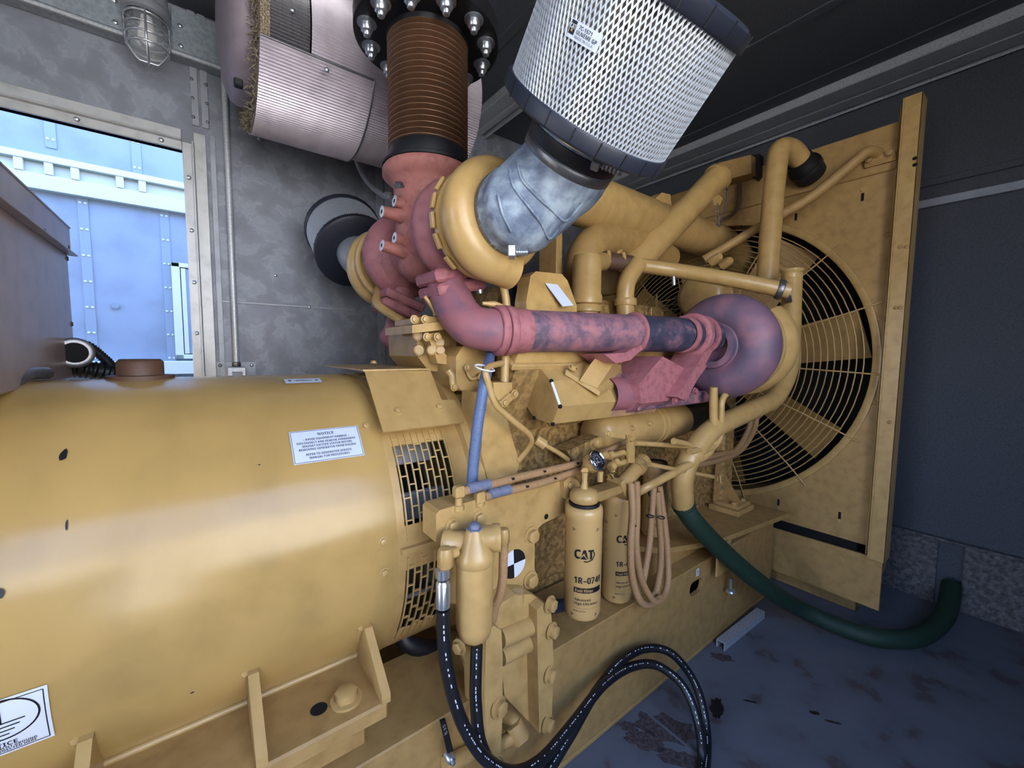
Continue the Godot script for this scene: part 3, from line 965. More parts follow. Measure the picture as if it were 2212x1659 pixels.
	for e in [[138, 985, 7, 20], [2, 1280, 6, 12], [560, 1005, 3, 2], [415, 1493, 4, 3], [145, 1135, 2, 16]]:
		var c := gen_hit(e[0], e[1])
		var pp := PackedVector2Array()
		for i in 11:
			var rr := 0.8 + 0.2 * sin(i * 1.3 + e[0])
			pp.append(c + Vector2(cos(TAU * i / 11) * e[2] * 0.0007 * rr, sin(TAU * i / 11) * e[3] * 0.0007 * rr))
		patch(k, pp, gen_map.bind(GR + 0.0028))
	obj("paint_chips", k, M.black_steel, G, "dark chipped spots in the yellow paint")
func disc2(c: Vector2, r: float, n := 16, ry := -1.0) -> PackedVector2Array:
	var o := PackedVector2Array()
	for i in n: o.append(c + Vector2(cos(TAU * i / n) * r, sin(TAU * i / n) * (r if ry < 0 else ry)))
	return o
func notice(G: Node3D) -> void:
	var A := gen_hit(624, 934)
	var B := gen_hit(775, 922)
	var C2 := gen_hit(783, 985)
	var x0 := A.x - 0.001
	var x1 := (B.x + C2.x) / 2
	var y1 := (A.y + B.y) / 2
	var y0 := C2.y
	var k := MB.new()
	for i in 8:
		var u := lerpf(y0, y1, i / 8.0)
		var v := lerpf(y0, y1, (i + 1) / 8.0)
		patch(k, PackedVector2Array([Vector2(x0, u), Vector2(x1, u), Vector2(x1, v), Vector2(x0, v)]), gen_map.bind(GR + 0.0032))
	var p := obj("notice_plate", k, M.plate, G, "pale blue printed notice plate")
	k = MB.new()
	var mp := gen_map.bind(GR + 0.0037)
	var b := 0.0022
	for e in [[x0 + b, y0 + b, x1 - b, y0 + b], [x0 + b, y1 - b, x1 - b, y1 - b]]: strip(k, Vector2(e[0], e[1]), Vector2(e[2], e[3]), 0.0009, mp)
	for e in [[x0 + b, y0 + b, x0 + b, y1 - b], [x1 - b, y0 + b, x1 - b, y1 - b]]: strip(k, Vector2(e[0], e[1]), Vector2(e[2], e[3]), 0.0009, mp, 8)
	var cx := (x0 + x1) / 2
	var hh := y1 - y0
	letters(k, "NOTICE", hh * 0.085, Vector2(cx, y1 - hh * 0.16), mp, true, 0.5)
	var ln := ["– AVOID EQUIPMENT DAMAGE –", "DISCONNECT AND REMOVE PERMANENT", "MAGNET EXCITER STATOR BEFORE", "REMOVING GENERATOR FROM ENGINE", "REFER TO GENERATOR SERVICE", "MANUAL FOR PROCEDURES"]
	var at := [0.31, 0.41, 0.51, 0.61, 0.76, 0.86]
	for i in 6: letters(k, ln[i], hh * 0.062, Vector2(cx, y1 - hh * at[i]), mp, true, 0.5, 0.92)
	obj("notice_print", k, M.ink, p)
func earth_notice(G: Node3D) -> void:
	var A := gen_hit(103, 1475)
	var B := gen_hit(122, 1583)
	var x1 := A.x
	var y1 := A.y
	var y0 := B.y
	var x0 := x1 - 0.115
	var k := MB.new()
	for i in 8:
		var u := lerpf(y0, y1, i / 8.0)
		var v := lerpf(y0, y1, (i + 1) / 8.0)
		patch(k, PackedVector2Array([Vector2(x0, u), Vector2(x1, u), Vector2(x1, v), Vector2(x0, v)]), gen_map.bind(GR + 0.0032))
	var p := obj("earth_notice_plate", k, M.white_print, G, "white notice with an earthing symbol")
	k = MB.new()
	var mp := gen_map.bind(GR + 0.0037)
	var b := 0.004
	strip(k, Vector2(x0 + b, y0 + b), Vector2(x1 - b, y0 + b), 0.0012, mp)
	strip(k, Vector2(x0 + b, y1 - b), Vector2(x1 - b, y1 - b), 0.0012, mp)
	strip(k, Vector2(x1 - b, y0 + b), Vector2(x1 - b, y1 - b), 0.0012, mp, 8)
	var c := Vector2(x1 - 0.043, (y0 + y1) / 2 + 0.012)
	for i in 40:
		var w := TAU * i / 40
		var w2 := TAU * (i + 1) / 40
		strip(k, c + Vector2(cos(w) * 0.034, sin(w) * 0.029), c + Vector2(cos(w2) * 0.034, sin(w2) * 0.029), 0.0022, mp)
	strip(k, c + Vector2(0, 0.018), c + Vector2(0, -0.004), 0.0022, mp)
	for i in 4: strip(k, c + Vector2(-0.021 + 0.005 * i, -0.004 - 0.006 * i), c + Vector2(0.021 - 0.005 * i, -0.004 - 0.006 * i), 0.0018, mp)
	letters(k, "NOTICE", 0.0062, Vector2(c.x - 0.004, y0 + 0.0175), mp, true, 0.5)
	letters(k, "YOUR EQUIPMENT GROUND", 0.0028, Vector2(c.x - 0.004, y0 + 0.0115), mp, true, 0.5)
	letters(k, "MUST BE CONNECTED HERE", 0.0026, Vector2(c.x - 0.004, y0 + 0.0078), mp, true, 0.5)
	obj("earth_notice_print", k, M.ink, p)

# ---------------------------------------------------------------- terminal box on the generator
func terminal_box() -> void:
	var zf := -1.5
	var e := zp(151, 520, zf)
	var x := e.x
	var yt := zp(150, 490, zf).y
	var yl := zp(150, 549, zf).y
	var T := thing("terminal_box", "brown-grey sheet steel terminal box on top of the generator", "terminal box", Vector3(x - 0.4, GY + GR - 0.02, -1.2))
	part_box("housing", Vector3(x - 0.8, 1.075, zf), Vector3(x - 0.006, yt - 0.004, -0.72), M.terminal_box, T, 0.004)
	var lid := part_box("lid_flange", Vector3(x - 0.006, yl, zf - 0.004), Vector3(x, yt, -0.72), M.terminal_box, T, 0.001)
	part_box("lid_lip", Vector3(x - 0.006, yl - 0.004, zf - 0.004), Vector3(x + 0.012, yl, -0.72), M.terminal_box, T, 0.001)
	part_box("lid", Vector3(x - 0.8, yt - 0.004, zf - 0.006), Vector3(x + 0.002, yt, -0.72), M.terminal_box, T, 0.001)
	for q in [[23, 448], [98, 502], [149, 536]]:
		var k := MB.new()
		k.lathe(xp(q[0], q[1], x), Vector3.RIGHT, [Vector2(0, 0.0006), Vector2(0.0065, 0.0006), Vector2(0.008, 0.0)], 12)
		obj("slot_hole", k, M.black, lid)
	for q in [[141, 559], [151, 700]]:
		var c := zp(q[0], q[1], zf)
		var k := MB.new()
		k.box(c + Vector3(-0.012, 0, 0.01), Vector3(0.02, 0.018, 0.012), Basis(), 0.002)
		k.box(c + Vector3(0.002, 0, 0.01), Vector3(0.010, 0.012, 0.012), Basis(), 0.002)
		obj("hinge_stud", k, M.brown_hose, T, "small brown hinge stud")
	# conduit body and corrugated conduits going down behind the generator
	var c := zp(161, 762, -1.42)
	var F := thing("conduit_elbow", "grey metal conduit body with an open round end beside the terminal box", "conduit fitting", c + Vector3(0, -0.03, 0))
	var k := MB.new()
	var ax := (EYE - c).normalized()
	k.lathe(c, ax, [Vector2(0.028, -0.05), Vector2(0.030, -0.01), Vector2(0.034, -0.008), Vector2(0.036, 0.006), Vector2(0.031, 0.010), Vector2(0.024, 0.009), Vector2(0.022, -0.02), Vector2(0, -0.02)], 28)
	obj("ring", k, M.steel, F)
	part_lathe("dark_disc", c, ax, [[0.0235, 0.0092], [0.0, 0.0092]], M.void, F, 24)  # flat black disc across the open end paints its dark inside
	k = MB.new()
	k.tube([c - ax * 0.02, c - ax * 0.03 + Vector3(-0.03, 0.005, 0), c + Vector3(-0.09, 0.0, -0.05)], 0.026, 14)
	obj("body", k, M.terminal_box, F)
	k = MB.new()
	k.tube(smooth(ZP([[132, 770, -1.46], [160, 790, -1.45], [190, 800, -1.45], [260, 815, -1.46], [300, 840, -1.5]])), 0.028, 14)
	for q in 22:
		pass
	corrugated("corrugated_conduit", "thick black corrugated conduit behind the generator beside the terminal box", smooth(ZP([[120, 790, -1.48], [160, 795, -1.48], [200, 800, -1.48], [250, 812, -1.5], [310, 850, -1.52]]), 10), 0.024, M.rubber, 0.010)
	corrugated("corrugated_conduit", "thin black corrugated conduit arching from the conduit body down behind the generator", smooth(ZP([[150, 748, -1.50], [185, 745, -1.5], [220, 770, -1.5], [250, 800, -1.5], [290, 850, -1.5]]), 10), 0.012, M.rubber, 0.006)
	k = MB.new()
	var rr := []
	for i in 20: rr.append(zp(-40, 900, -1.0) + Vector3(cos(PI * i / 19.0) * 0.06, sin(PI * i / 19.0) * 0.05, -0.02 * i / 19.0))
	k.tube(smooth(ZP([[-30, 905, -1.02], [0, 858, -1.06], [30, 825, -1.1], [60, 808, -1.15], [100, 806, -1.2]])), 0.012, 10)
	solo("grounding_strap", "dark curved rim strap lying over the left end of the generator barrel", "strap", k, M.steel)
func corrugated(called: String, label: String, p: Array, r: float, m: Material, pitch: float) -> MeshInstance3D:
	var q := []
	var rad := []
	var total := 0.0
	for i in p.size() - 1: total += p[i].distance_to(p[i + 1])
	var n := int(total / pitch) * 4
	var idx := 0
	var acc := 0.0
	for i in n + 1:
		var want := total * i / n
		while idx < p.size() - 2 and acc + p[idx].distance_to(p[idx + 1]) < want:
			acc += p[idx].distance_to(p[idx + 1])
			idx += 1
		q.append(p[idx].lerp(p[idx + 1], clampf((want - acc) / p[idx].distance_to(p[idx + 1]), 0, 1)))
		rad.append(r * [0.86, 1.0, 1.0, 0.86][i % 4])
	var k := MB.new()
	k.tube(q, rad, 12)
	return solo(called, label, "conduit", k, m)

# ---------------------------------------------------------------- base frame
const RZ := -0.745
const RTOP := 0.363
func skid() -> void:
	var S := thing("skid_base", "long yellow steel skid base carrying generator and engine", "skid base", Vector3(0.6, 0, ZC))
	var k := MB.new()
	var x1 := 2.16
	# web with the lifting slot, made of four plates round the hole
	var h := zp(1504, 1268, RZ)
	var hw := 0.045
	var hh := 0.027
	k.bb(Vector3(-1.2, 0.012, RZ - 0.014), Vector3(h.x - hw, RTOP - 0.01, RZ), 0.001)
	k.bb(Vector3(h.x + hw, 0.012, RZ - 0.014), Vector3(x1, RTOP - 0.01, RZ), 0.001)
	k.bb(Vector3(h.x - hw, 0.012, RZ - 0.014), Vector3(h.x + hw, h.y - hh, RZ), 0.0)
	k.bb(Vector3(h.x - hw, h.y + hh, RZ - 0.014), Vector3(h.x + hw, RTOP - 0.01, RZ), 0.0)
	for sx in [-1.0, 1.0]:
		for sy in [-1.0, 1.0]:
			var cpt := Vector3(h.x + sx * (hw - 0.022), h.y + sy * (hh - 0.022), RZ - 0.014)
			var pl := PackedVector2Array([Vector2(sx * 0.0225, sy * 0.0225)])
			for i in 6: pl.append(Vector2(sx * cos(PI / 2 * i / 5) * 0.022, sy * sin(PI / 2 * i / 5) * 0.022))
			k.poly(pl, Transform3D(Basis(), cpt), 0.0135)
	obj("rail_web", k, M.yellow_matt, S)
	k = MB.new()
	k.bb(Vector3(-1.2, RTOP - 0.014, -0.97), Vector3(x1, RTOP, RZ + 0.004), 0.003)
	obj("rail_top_flange", k, M.yellow_matt, S)
	k = MB.new()
	k.bb(Vector3(-1.2, 0.0, -0.95), Vector3(x1, 0.014, RZ + 0.006), 0.003)
	obj("rail_bottom_flange", k, M.yellow_matt, S)
	k = MB.new()
	k.bb(Vector3(-1.2, 0, ZC - 0.42), Vector3(x1, RTOP, ZC - 0.22), 0.003)
	obj("far_rail", k, M.yellow_matt, S)
	for x in [-1.15, 0.75, 2.1]:
		k = MB.new()
		k.bb(Vector3(x, 0.02, ZC - 0.22), Vector3(x + 0.06, RTOP - 0.02, -0.95), 0.003)
		obj("cross_member", k, M.yellow_matt, S)
	k = MB.new()
	k.bb(Vector3(h.x - 0.07, 0.05, RZ - 0.2), Vector3(h.x + 0.07, 0.3, RZ - 0.10), 0.0)
	obj("slot_backing", k, M.void, S)
	# little white sticker above the slot
	k = MB.new()
	var st := zp(1507, 1236, RZ + 0.001)
	k.bb(st - Vector3(0.010, 0.014, 0), st + Vector3(0.010, 0.014, 0.0006), 0.0)
	var sk := obj("sticker", k, M.white_print, S, "tiny white sticker with a blue mark")
	k = MB.new()
	letters(k, "Y", 0.016, Vector2.ZERO, func(p: Vector2) -> Array: return [st + Vector3(p.x, p.y, 0.0011), Vector3.BACK], true, 0.5)
	obj("sticker_print", k, M.blue_hose, sk)
	# front engine support pad
	var y := 0.445
	k = MB.new()
	var pp := []
	for e in [[1330, 1175], [1545, 1062], [1705, 1108], [1552, 1166], [1440, 1185]]: pp.append(yp(e[0], e[1], y))
	k.slab(pp, Vector3(0, -0.02, 0))
	obj("support_deck", k, M.yellow_matt, S)
	k = MB.new()
	k.bb(Vector3(1.18, RTOP, -0.95), Vector3(2.0, y - 0.02, -0.80), 0.003)
	obj("deck_box", k, M.yellow_matt, S)
	# bracket with a levelling foot bolted to the rail
	k = MB.new()
	var b0 := zp(1546, 1205, RZ + 0.03)
	k.bb(b0 + Vector3(0, -0.075, 0), b0 + Vector3(0.11, 0.055, 0.008), 0.002)
	k.bb(b0 + Vector3(0.102, -0.075, -0.03), b0 + Vector3(0.11, 0.055, 0.008), 0.002)
	k.bb(b0 + Vector3(0, 0.047, -0.03), b0 + Vector3(0.11, 0.055, 0.008), 0.002)
	obj("foot_bracket", k, M.yellow, S)
	k = MB.new()
	var fb := zp(1578, 1275, RZ + 0.035)
	k.lathe(fb, Vector3.UP, [Vector2(0, -0.006), Vector2(0.02, -0.004), Vector2(0.016, 0.004), Vector2(0.007, 0.008), Vector2(0.007, 0.05)], 18)
	obj("levelling_foot", k, M.zinc, S)
	# galvanised channel left lying on the floor
	k = MB.new()
	var a := yp(1553, 1400, 0.0)
	var b := yp(1640, 1330, 0.0)
	var dir := (b - a).normalized()
	for e in [[0.0, 0.0, 0.004, 0.03], [0.03, 0.0, 0.004, 0.03], [0.015, 0.028, 0.034, 0.004]]:
		var s: Vector3 = dir.cross(Vector3.UP) * (e[0] - 0.01)
		k.bar(a + s + Vector3(0, e[1] + e[3] / 2, 0), b + s + Vector3(0, e[1] + e[3] / 2, 0), e[2], e[3], Vector3.UP, 0.0005)
	solo("floor_channel", "short galvanised channel section lying on the floor beside the skid rail", "channel", k, M.strut)

# ---------------------------------------------------------------- radiator
const RX := 2.25
func radiator() -> void:
	var R := thing("radiator", "tall yellow radiator with round fan opening at the end of the engine", "radiator", Vector3(RX + 0.15, 0.0, ZC))
	var fy := 1.116
	var fr := 0.715
	var ztop := -0.42
	var zbot := -1.90
	var y0 := 0.335
	var y1 := 1.905
	# shroud sheet with the round opening
	var k := MB.new()
	var n := 96
	var edge := func(w: float) -> Vector3:
		var d := Vector2(cos(w), sin(w))
		var tz := ((ztop if d.x > 0 else zbot) - ZC) / d.x if absf(d.x) > 1e-5 else 1e9
		var ty := ((y1 if d.y > 0 else y0) - fy) / d.y if absf(d.y) > 1e-5 else 1e9
		var t := minf(tz, ty)
		return Vector3(RX, fy + d.y * t, ZC + d.x * t)
	var angs := []
	for i in n: angs.append(TAU * i / n)
	for cz in [ztop, zbot]:
		for cy in [y0, y1]: angs.append(fposmod(atan2(cy - fy, cz - ZC), TAU))
	angs.sort()
	angs.append(angs[0] + TAU)
	for i in angs.size() - 1:
		var a: float = angs[i]
		var b: float = angs[i + 1]
		var pa := Vector3(RX, fy + sin(a) * fr, ZC + cos(a) * fr)
		var pb := Vector3(RX, fy + sin(b) * fr, ZC + cos(b) * fr)
		k.quad(pa, edge.call(a), edge.call(b), pb, Vector3.LEFT)
		var na := -Vector3(0, sin(a), cos(a))
		var nb := -Vector3(0, sin(b), cos(b))
		k.quads(pa, pb, pb + Vector3(0.14, 0, 0), pa + Vector3(0.14, 0, 0), na, nb, nb, na)
	var sh := obj("shroud", k, M.yellow_matt, R)
	k = MB.new()
	k.lathe(Vector3(RX, fy, ZC), Vector3.LEFT, [Vector2(fr + 0.03, 0), Vector2(fr + 0.028, 0.008), Vector2(fr + 0.006, 0.010), Vector2(fr, 0.004)], 96)
	obj("shroud_rim", k, M.yellow, R)
	# keyhole slots and bolts
	for e in [[1864, 414, -1], [1720, 458, -1], [1602, 475, -1], [1681, 1093, 1], [1813, 1122, 1]]:
		var c := xp(e[0], e[1], RX - 0.001)
		k = MB.new()
		k.bb(c + Vector3(-0.0005, 0.02 * e[2] - 0.018, -0.005), c + Vector3(0.0005, 0.02 * e[2] + 0.014, 0.005), 0.0)
		obj("keyhole_slot", k, M.void, sh)
		bolt(sh, c - Vector3(0, 0.008 * e[2], 0), Vector3.LEFT, 0.008, M.yellow)
	for e in [[1918, 507], [1900, 688], [1890, 870]]: bolt(sh, xp(e[0], e[1], RX), Vector3.LEFT, 0.009, M.yellow_matt)
	# header plate along the top
	var yh := 2.077
	k = MB.new()
	k.bb(Vector3(RX - 0.012, y1 - 0.01, zbot), Vector3(RX + 0.25, yh, ztop + 0.005), 0.003)
	obj("header_tank", k, M.yellow_matt, R)
	# radiator core behind the fan
	k = MB.new()
	k.bb(Vector3(RX + 0.26, y0, zbot), Vector3(RX + 0.36, y1, ztop), 0.0)
	obj("core", k, M.void, R)
	k = MB.new()
	k.bb(Vector3(RX + 0.005, y0, ztop - 0.004), Vector3(RX + 0.3, y1, ztop), 0.0)
	k.bb(Vector3(RX + 0.005, y0, zbot), Vector3(RX + 0.3, y1, zbot + 0.004), 0.0)
	obj("side_sheet", k, M.yellow_matt, R)
	# side channels
	for s in [1.0, -1.0]:
		var zz := ztop if s > 0 else zbot
		k = MB.new()
		k.bb(Vector3(RX - 0.008, 0.10, zz), Vector3(RX + 0.40, 2.135, zz + s * 0.006), 0.002)
		k.bb(Vector3(RX - 0.055, 0.30, zz + s * 0.022), Vector3(RX - 0.049, 2.14, zz + s * 0.072), 0.001)
		k.bb(Vector3(RX - 0.055, 0.30, zz + s * 0.016), Vector3(RX + 0.05, 2.14, zz + s * 0.022), 0.001)
		k.bb(Vector3(RX - 0.055, 0.30, zz + s * 0.068), Vector3(RX + 0.03, 2.14, zz + s * 0.072), 0.001)
		var ch := obj("side_channel", k, M.yellow, R)
		if s > 0:
			for e in [[1976, 342], [1976, 356]]:
				var c := xp(e[0], e[1], RX - 0.0555)
				k = MB.new()
				k.lathe(c, Vector3.LEFT, [Vector2(0, 0.0004), Vector2(0.006, 0.0004), Vector2(0.007, 0)], 12)
				obj("channel_hole", k, M.void, ch)
			for e in [[1945, 533], [1958, 533], [1935, 665], [1945, 665], [1921, 912]]: bolt(ch, xp(e[0], e[1], RX - 0.055), Vector3.LEFT, 0.006, M.yellow_matt)
	# base panel under the shroud
	k = MB.new()
	var pa2 := []
	for e in [[1665, 1139], [1900, 1208], [1906, 1216], [1898, 1320], [1660, 1227]]: pa2.append(xp(e[0], e[1], RX - 0.03))
	k.slab(pa2, Vector3(0.012, 0, 0))
	obj("base_panel", k, M.yellow_matt, R)
	k = MB.new()
	k.bb(Vector3(RX - 0.018, 0.0, zbot), Vector3(RX + 0.38, 0.285, -0.80), 0.004)
	k.bb(Vector3(RX + 0.05, 0.0, -0.80), Vector3(RX + 0.36, 0.28, -0.45), 0.004)
	obj("base_frame", k, M.yellow_matt, R)
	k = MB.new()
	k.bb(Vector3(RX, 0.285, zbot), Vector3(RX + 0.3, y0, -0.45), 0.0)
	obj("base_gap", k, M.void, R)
	bolt(R, xp(1636, 1200, RX - 0.018), Vector3.LEFT, 0.014, M.yellow_matt)
	# fan
	var F := thing("cooling_fan", "eight-bladed yellow cooling fan behind the round wire guard", "fan", Vector3(RX + 0.1, fy - 0.68, ZC))
	k = MB.new()
	k.lathe(Vector3(RX + 0.02, fy, ZC), Vector3.RIGHT, [Vector2(0, 0), Vector2(0.15, 0.0), Vector2(0.16, 0.02), Vector2(0.16, 0.12), Vector2(0, 0.12)], 32)
	obj("hub", k, M.yellow_matt, F)
	for i in 8:
		var w := TAU * i / 8 + 0.19
		var dr := Vector3(0, sin(w), cos(w))
		var tg := Vector3(0, cos(w), -sin(w))
		k = MB.new()
		for j in 8:
			var r0 := lerpf(0.14, 0.68, j / 8.0)
			var r1 := lerpf(0.14, 0.68, (j + 1) / 8.0)
			for m in 6:
				var s0 := -0.5 + m / 6.0
				var s1 := -0.5 + (m + 1) / 6.0
				var at := func(rr: float, s: float) -> Vector3:
					var wd := lerpf(0.13, 0.21, (rr - 0.14) / 0.54)
					return Vector3(RX + 0.085, fy, ZC) + dr * rr + tg * (s * wd) + Vector3(-s * 0.09 - 0.03 * (s * s), 0, 0)
				var nn: Vector3 = (at.call(r0, s1) - at.call(r0, s0)).cross(dr).normalized()
				k.quad(at.call(r0, s0), at.call(r1, s0), at.call(r1, s1), at.call(r0, s1), nn)
				k.quad(at.call(r0, s0) - nn * 0.003, at.call(r1, s0) - nn * 0.003, at.call(r1, s1) - nn * 0.003, at.call(r0, s1) - nn * 0.003, -nn)
		obj("blade", k, M.yellow_matt, F)
	# wire guard
	var W := part_group("fan_guard", R, "round guard of concentric yellow wires")
	var rr := 0.20
	while rr < 0.712:
		k = MB.new()
		var ring := []
		for i in 72: ring.append(Vector3(RX - 0.012 - 0.05 * clampf((0.66 - rr) / 0.3, 0, 1), fy + sin(TAU * i / 72) * rr, ZC + cos(TAU * i / 72) * rr))
		k.tube(ring, 0.0026, 6, false, true)
		obj("guard_ring", k, M.yellow, W)
		rr += 0.0245
	for i in 16:
		var w := TAU * i / 16 - 0.06
		var dr := Vector3(0, sin(w), cos(w))
		k = MB.new()
		k.tube([Vector3(RX - 0.065, fy, ZC) + dr * 0.2, Vector3(RX - 0.065, fy, ZC) + dr * 0.36, Vector3(RX - 0.016, fy, ZC) + dr * 0.66, Vector3(RX - 0.012, fy, ZC) + dr * 0.775], 0.0034, 8)
		obj("guard_spoke", k, M.yellow, W)

func zslab(k: MB, a: Array, z: float, depth: float) -> void:
	var p := []
	for e in a: p.append(zp(e[0], e[1], z))
	k.slab(p, Vector3(0, 0, -depth))
func xslab(k: MB, a: Array, x: float, depth: float) -> void:
	var p := []
	for e in a: p.append(xp(e[0], e[1], x))
	k.slab(p, Vector3(depth, 0, 0))
func part_tube(called: String, p: Array, r, m: Material, parent: Node3D, sides := 16) -> MeshInstance3D:
	var k := MB.new()
	k.tube(p, r, sides)
	return obj(called, k, m, parent)
func part_lathe(called: String, o: Vector3, ax: Vector3, prof: Array, m: Material, parent: Node3D, sides := 28) -> MeshInstance3D:
	var k := MB.new()
	var pr := []
	for e in prof: pr.append(Vector2(e[0], e[1]))
	k.lathe(o, ax, pr, sides)
	return obj(called, k, m, parent)

# ---------------------------------------------------------------- engine
func engine_body() -> void:
	var E := thing("engine", "yellow V-form diesel engine between generator and radiator", "engine", Vector3(1.2, 0.2, ZC))
	part_box("block", Vector3(0.60, 0.42, -1.40), Vector3(1.95, 1.00, -0.93), M.greasy_yellow, E, 0.01)
	part_box("oil_pan", Vector3(0.62, 0.16, -1.34), Vector3(1.85, 0.42, -0.99), M.greasy_yellow, E, 0.02)
	# flywheel housing with ribs
	part_lathe("flywheel_housing", Vector3(0.505, GY, ZC), Vector3.RIGHT, [[0.36, -0.004], [0.385, 0.0], [0.385, 0.03], [0.378, 0.035], [0.372, 0.07], [0.355, 0.11], [0.30, 0.13], [0.0, 0.13]], M.yellow, E, 72)
	for a in [38, 22, 4, 56, -20, 75]:
		var w := deg_to_rad(a)
		var k := MB.new()
		var dr := Vector3(0, sin(w), cos(w))
		var o := Vector3(0, GY, ZC)
		k.slab([o + dr * 0.30 + Vector3(0.54, 0, 0), o + dr * 0.383 + Vector3(0.54, 0, 0), o + dr * 0.375 + Vector3(0.60, 0, 0), o + dr * 0.34 + Vector3(0.68, 0, 0), o + dr * 0.30 + Vector3(0.68, 0, 0)], Vector3.RIGHT.cross(dr) * 0.012)
		obj("housing_rib", k, M.yellow, E)
	for a in [30, 14, -6, 48, 66]:
		var w := deg_to_rad(a)
		bolt(E, Vector3(0.535, GY, ZC) + Vector3(0, sin(w), cos(w)) * 0.372 + Vector3(0.007, 0, 0), Vector3(1, sin(w), cos(w)), 0.009, M.yellow)
	# big support arm casting on the block side by the flywheel housing
	var k := MB.new()
	zslab(k, [[1045, 850], [1075, 850], [1095, 905], [1122, 1000], [1108, 1058], [1060, 1062], [1040, 980]], -0.80, 0.10)
	obj("housing_arm", k, M.yellow, E)
	part_lathe("arm_boss", zp(1083, 1042, -0.80), Vector3.BACK, [[0.0, 0.012], [0.014, 0.012], [0.020, 0.014], [0.026, 0.010], [0.028, -0.02]], M.yellow, E)
	# rear gear case with its glossy cover
	k = MB.new()
	zslab(k, [[985, 770], [1000, 748], [1050, 748], [1062, 770], [1058, 840], [1050, 850], [1000, 846], [985, 835]], -0.90, 0.35)
	obj("rear_gear_case", k, M.yellow, E)
	k = MB.new()
	k.tube(smooth(ZP([[1008, 800, -0.895], [1018, 818, -0.89], [1035, 815, -0.89], [1046, 816, -0.895]])), 0.005, 8)
	k.tube(smooth(ZP([[968, 800, -0.90], [976, 812, -0.895], [978, 828, -0.89], [985, 840, -0.89]])), 0.009, 8)
	obj("cast_lugs", k, M.yellow, E)
	for e in [[981, 836], [1011, 795], [1040, 814], [1050, 880], [1053, 875]]: bolt(E, zp(e[0], e[1], -0.885), Vector3(0, 0, 1), 0.008, M.yellow)
	# upper block side, cylinder heads on both banks
	for s in [1.0, -1.0]:
		k = MB.new()
		for i in 6:
			var xc := 0.74 + 0.21 * i
			k.box(Vector3(xc, 1.06, ZC + s * 0.205), Vector3(0.195, 0.22, 0.20), Basis(Vector3.RIGHT, s * 0.5), 0.008)
		obj("cylinder_head_row", k, M.greasy_yellow, E)
		for i in 3:
			k = MB.new()
			var xc := 0.83 + 0.43 * i
			var B := Basis(Vector3.RIGHT, s * 0.5)
			var c := Vector3(xc, 1.06, ZC + s * 0.205)
			# valve cover: a tapered cap
			var lo := []
			var hi := []
			for w in [[-1, -1], [1, -1], [1, 1], [-1, 1]]:
				lo.append(c + B * Vector3(w[0] * 0.20, 0.11, w[1] * 0.095))
				hi.append(c + B * Vector3(w[0] * 0.165, 0.215, w[1] * 0.055))
			k.face(hi, B * Vector3.UP)
			for j in 4:
				var l := (j + 1) % 4
				k.face([lo[j], lo[l], hi[l], hi[j]], (lo[j] + lo[l]) / 2 - c - B * Vector3(0, 0.11, 0))
			k.box(c + B * Vector3(0, 0.113, 0), Vector3(0.415, 0.018, 0.205), B, 0.004)
			var vc := obj("valve_cover", k, M.yellow, E)
			for w in [-0.17, 0.17]: bolt(vc, c + B * Vector3(w, 0.185, 0.072), B * Vector3(0, 0.5, 1), 0.010, M.yellow)
	# valley cover and intake trunk along the middle
	part_box("intake_trunk", Vector3(0.74, 1.12, ZC - 0.10), Vector3(1.70, 1.36, ZC + 0.09), M.greasy_yellow, E, 0.02)
	for i in 5:
		k = MB.new()
		k.bb(Vector3(0.80 + 0.19 * i, 1.2, ZC + 0.09), Vector3(0.815 + 0.19 * i, 1.35, ZC + 0.11), 0.003)
		obj("trunk_rib", k, M.greasy_yellow, E)
	# block side ports below the red pipe
	for e in [[1152, 778], [1222, 783], [1312, 790]]:
		part_lathe("port_plug", zp(e[0], e[1], -0.90), Vector3(0, 0.2, 1), [[0.0, 0.035], [0.020, 0.035], [0.024, 0.028], [0.025, 0.0]], M.yellow, E, 16)
	for e in [[1180, 772, 70, 26], [1270, 778, 40, 22], [1340, 800, 60, 26]]:
		var c := zp(e[0], e[1], -0.91)
		k = MB.new()
		k.box(c, Vector3(e[2] * 0.0013, e[3] * 0.0013, 0.05), Basis(Vector3.RIGHT, 0.4), 0.008)
		obj("port_cover", k, M.greasy_yellow, E)
	# front gear housing and belt end
	part_box("front_housing", Vector3(1.86, 0.42, -1.42), Vector3(1.98, 1.12, -0.86), M.greasy_yellow, E, 0.02)
	part_lathe("belt_pulley", Vector3(1.99, 0.80, ZC), Vector3.RIGHT, [[0, 0], [0.17, 0], [0.17, 0.02], [0.15, 0.03], [0.17, 0.04], [0.17, 0.06], [0, 0.07]], M.yellow_matt, E)
	part_lathe("fan_drive", Vector3(1.95, 1.116, ZC), Vector3.RIGHT, [[0.12, 0], [0.12, 0.06], [0.09, 0.08], [0.08, 0.30]], M.yellow_matt, E)
	# perforated belt guard in front of the fan drive
	for i in 16:
		k = MB.new()
		k.bar(Vector3(1.93, 1.02 + 0.026 * i, ZC - 0.28), Vector3(1.93, 1.06 + 0.026 * i, ZC + 0.34), 0.004, 0.006, Vector3.RIGHT, 0.0)
		obj("belt_guard_bar", k, M.yellow_matt, E)
	for i in 5:
		k = MB.new()
		k.bar(Vector3(1.926, 0.98, ZC - 0.25 + 0.14 * i), Vector3(1.926, 1.46, ZC - 0.25 + 0.14 * i), 0.008, 0.004, Vector3.RIGHT, 0.0)
		obj("belt_guard_upright", k, M.yellow_matt, E)
	for i in 7: bolt(E, Vector3(0.70 + 0.17 * i, 0.93, -0.93), Vector3.BACK, 0.011, M.yellow_matt)
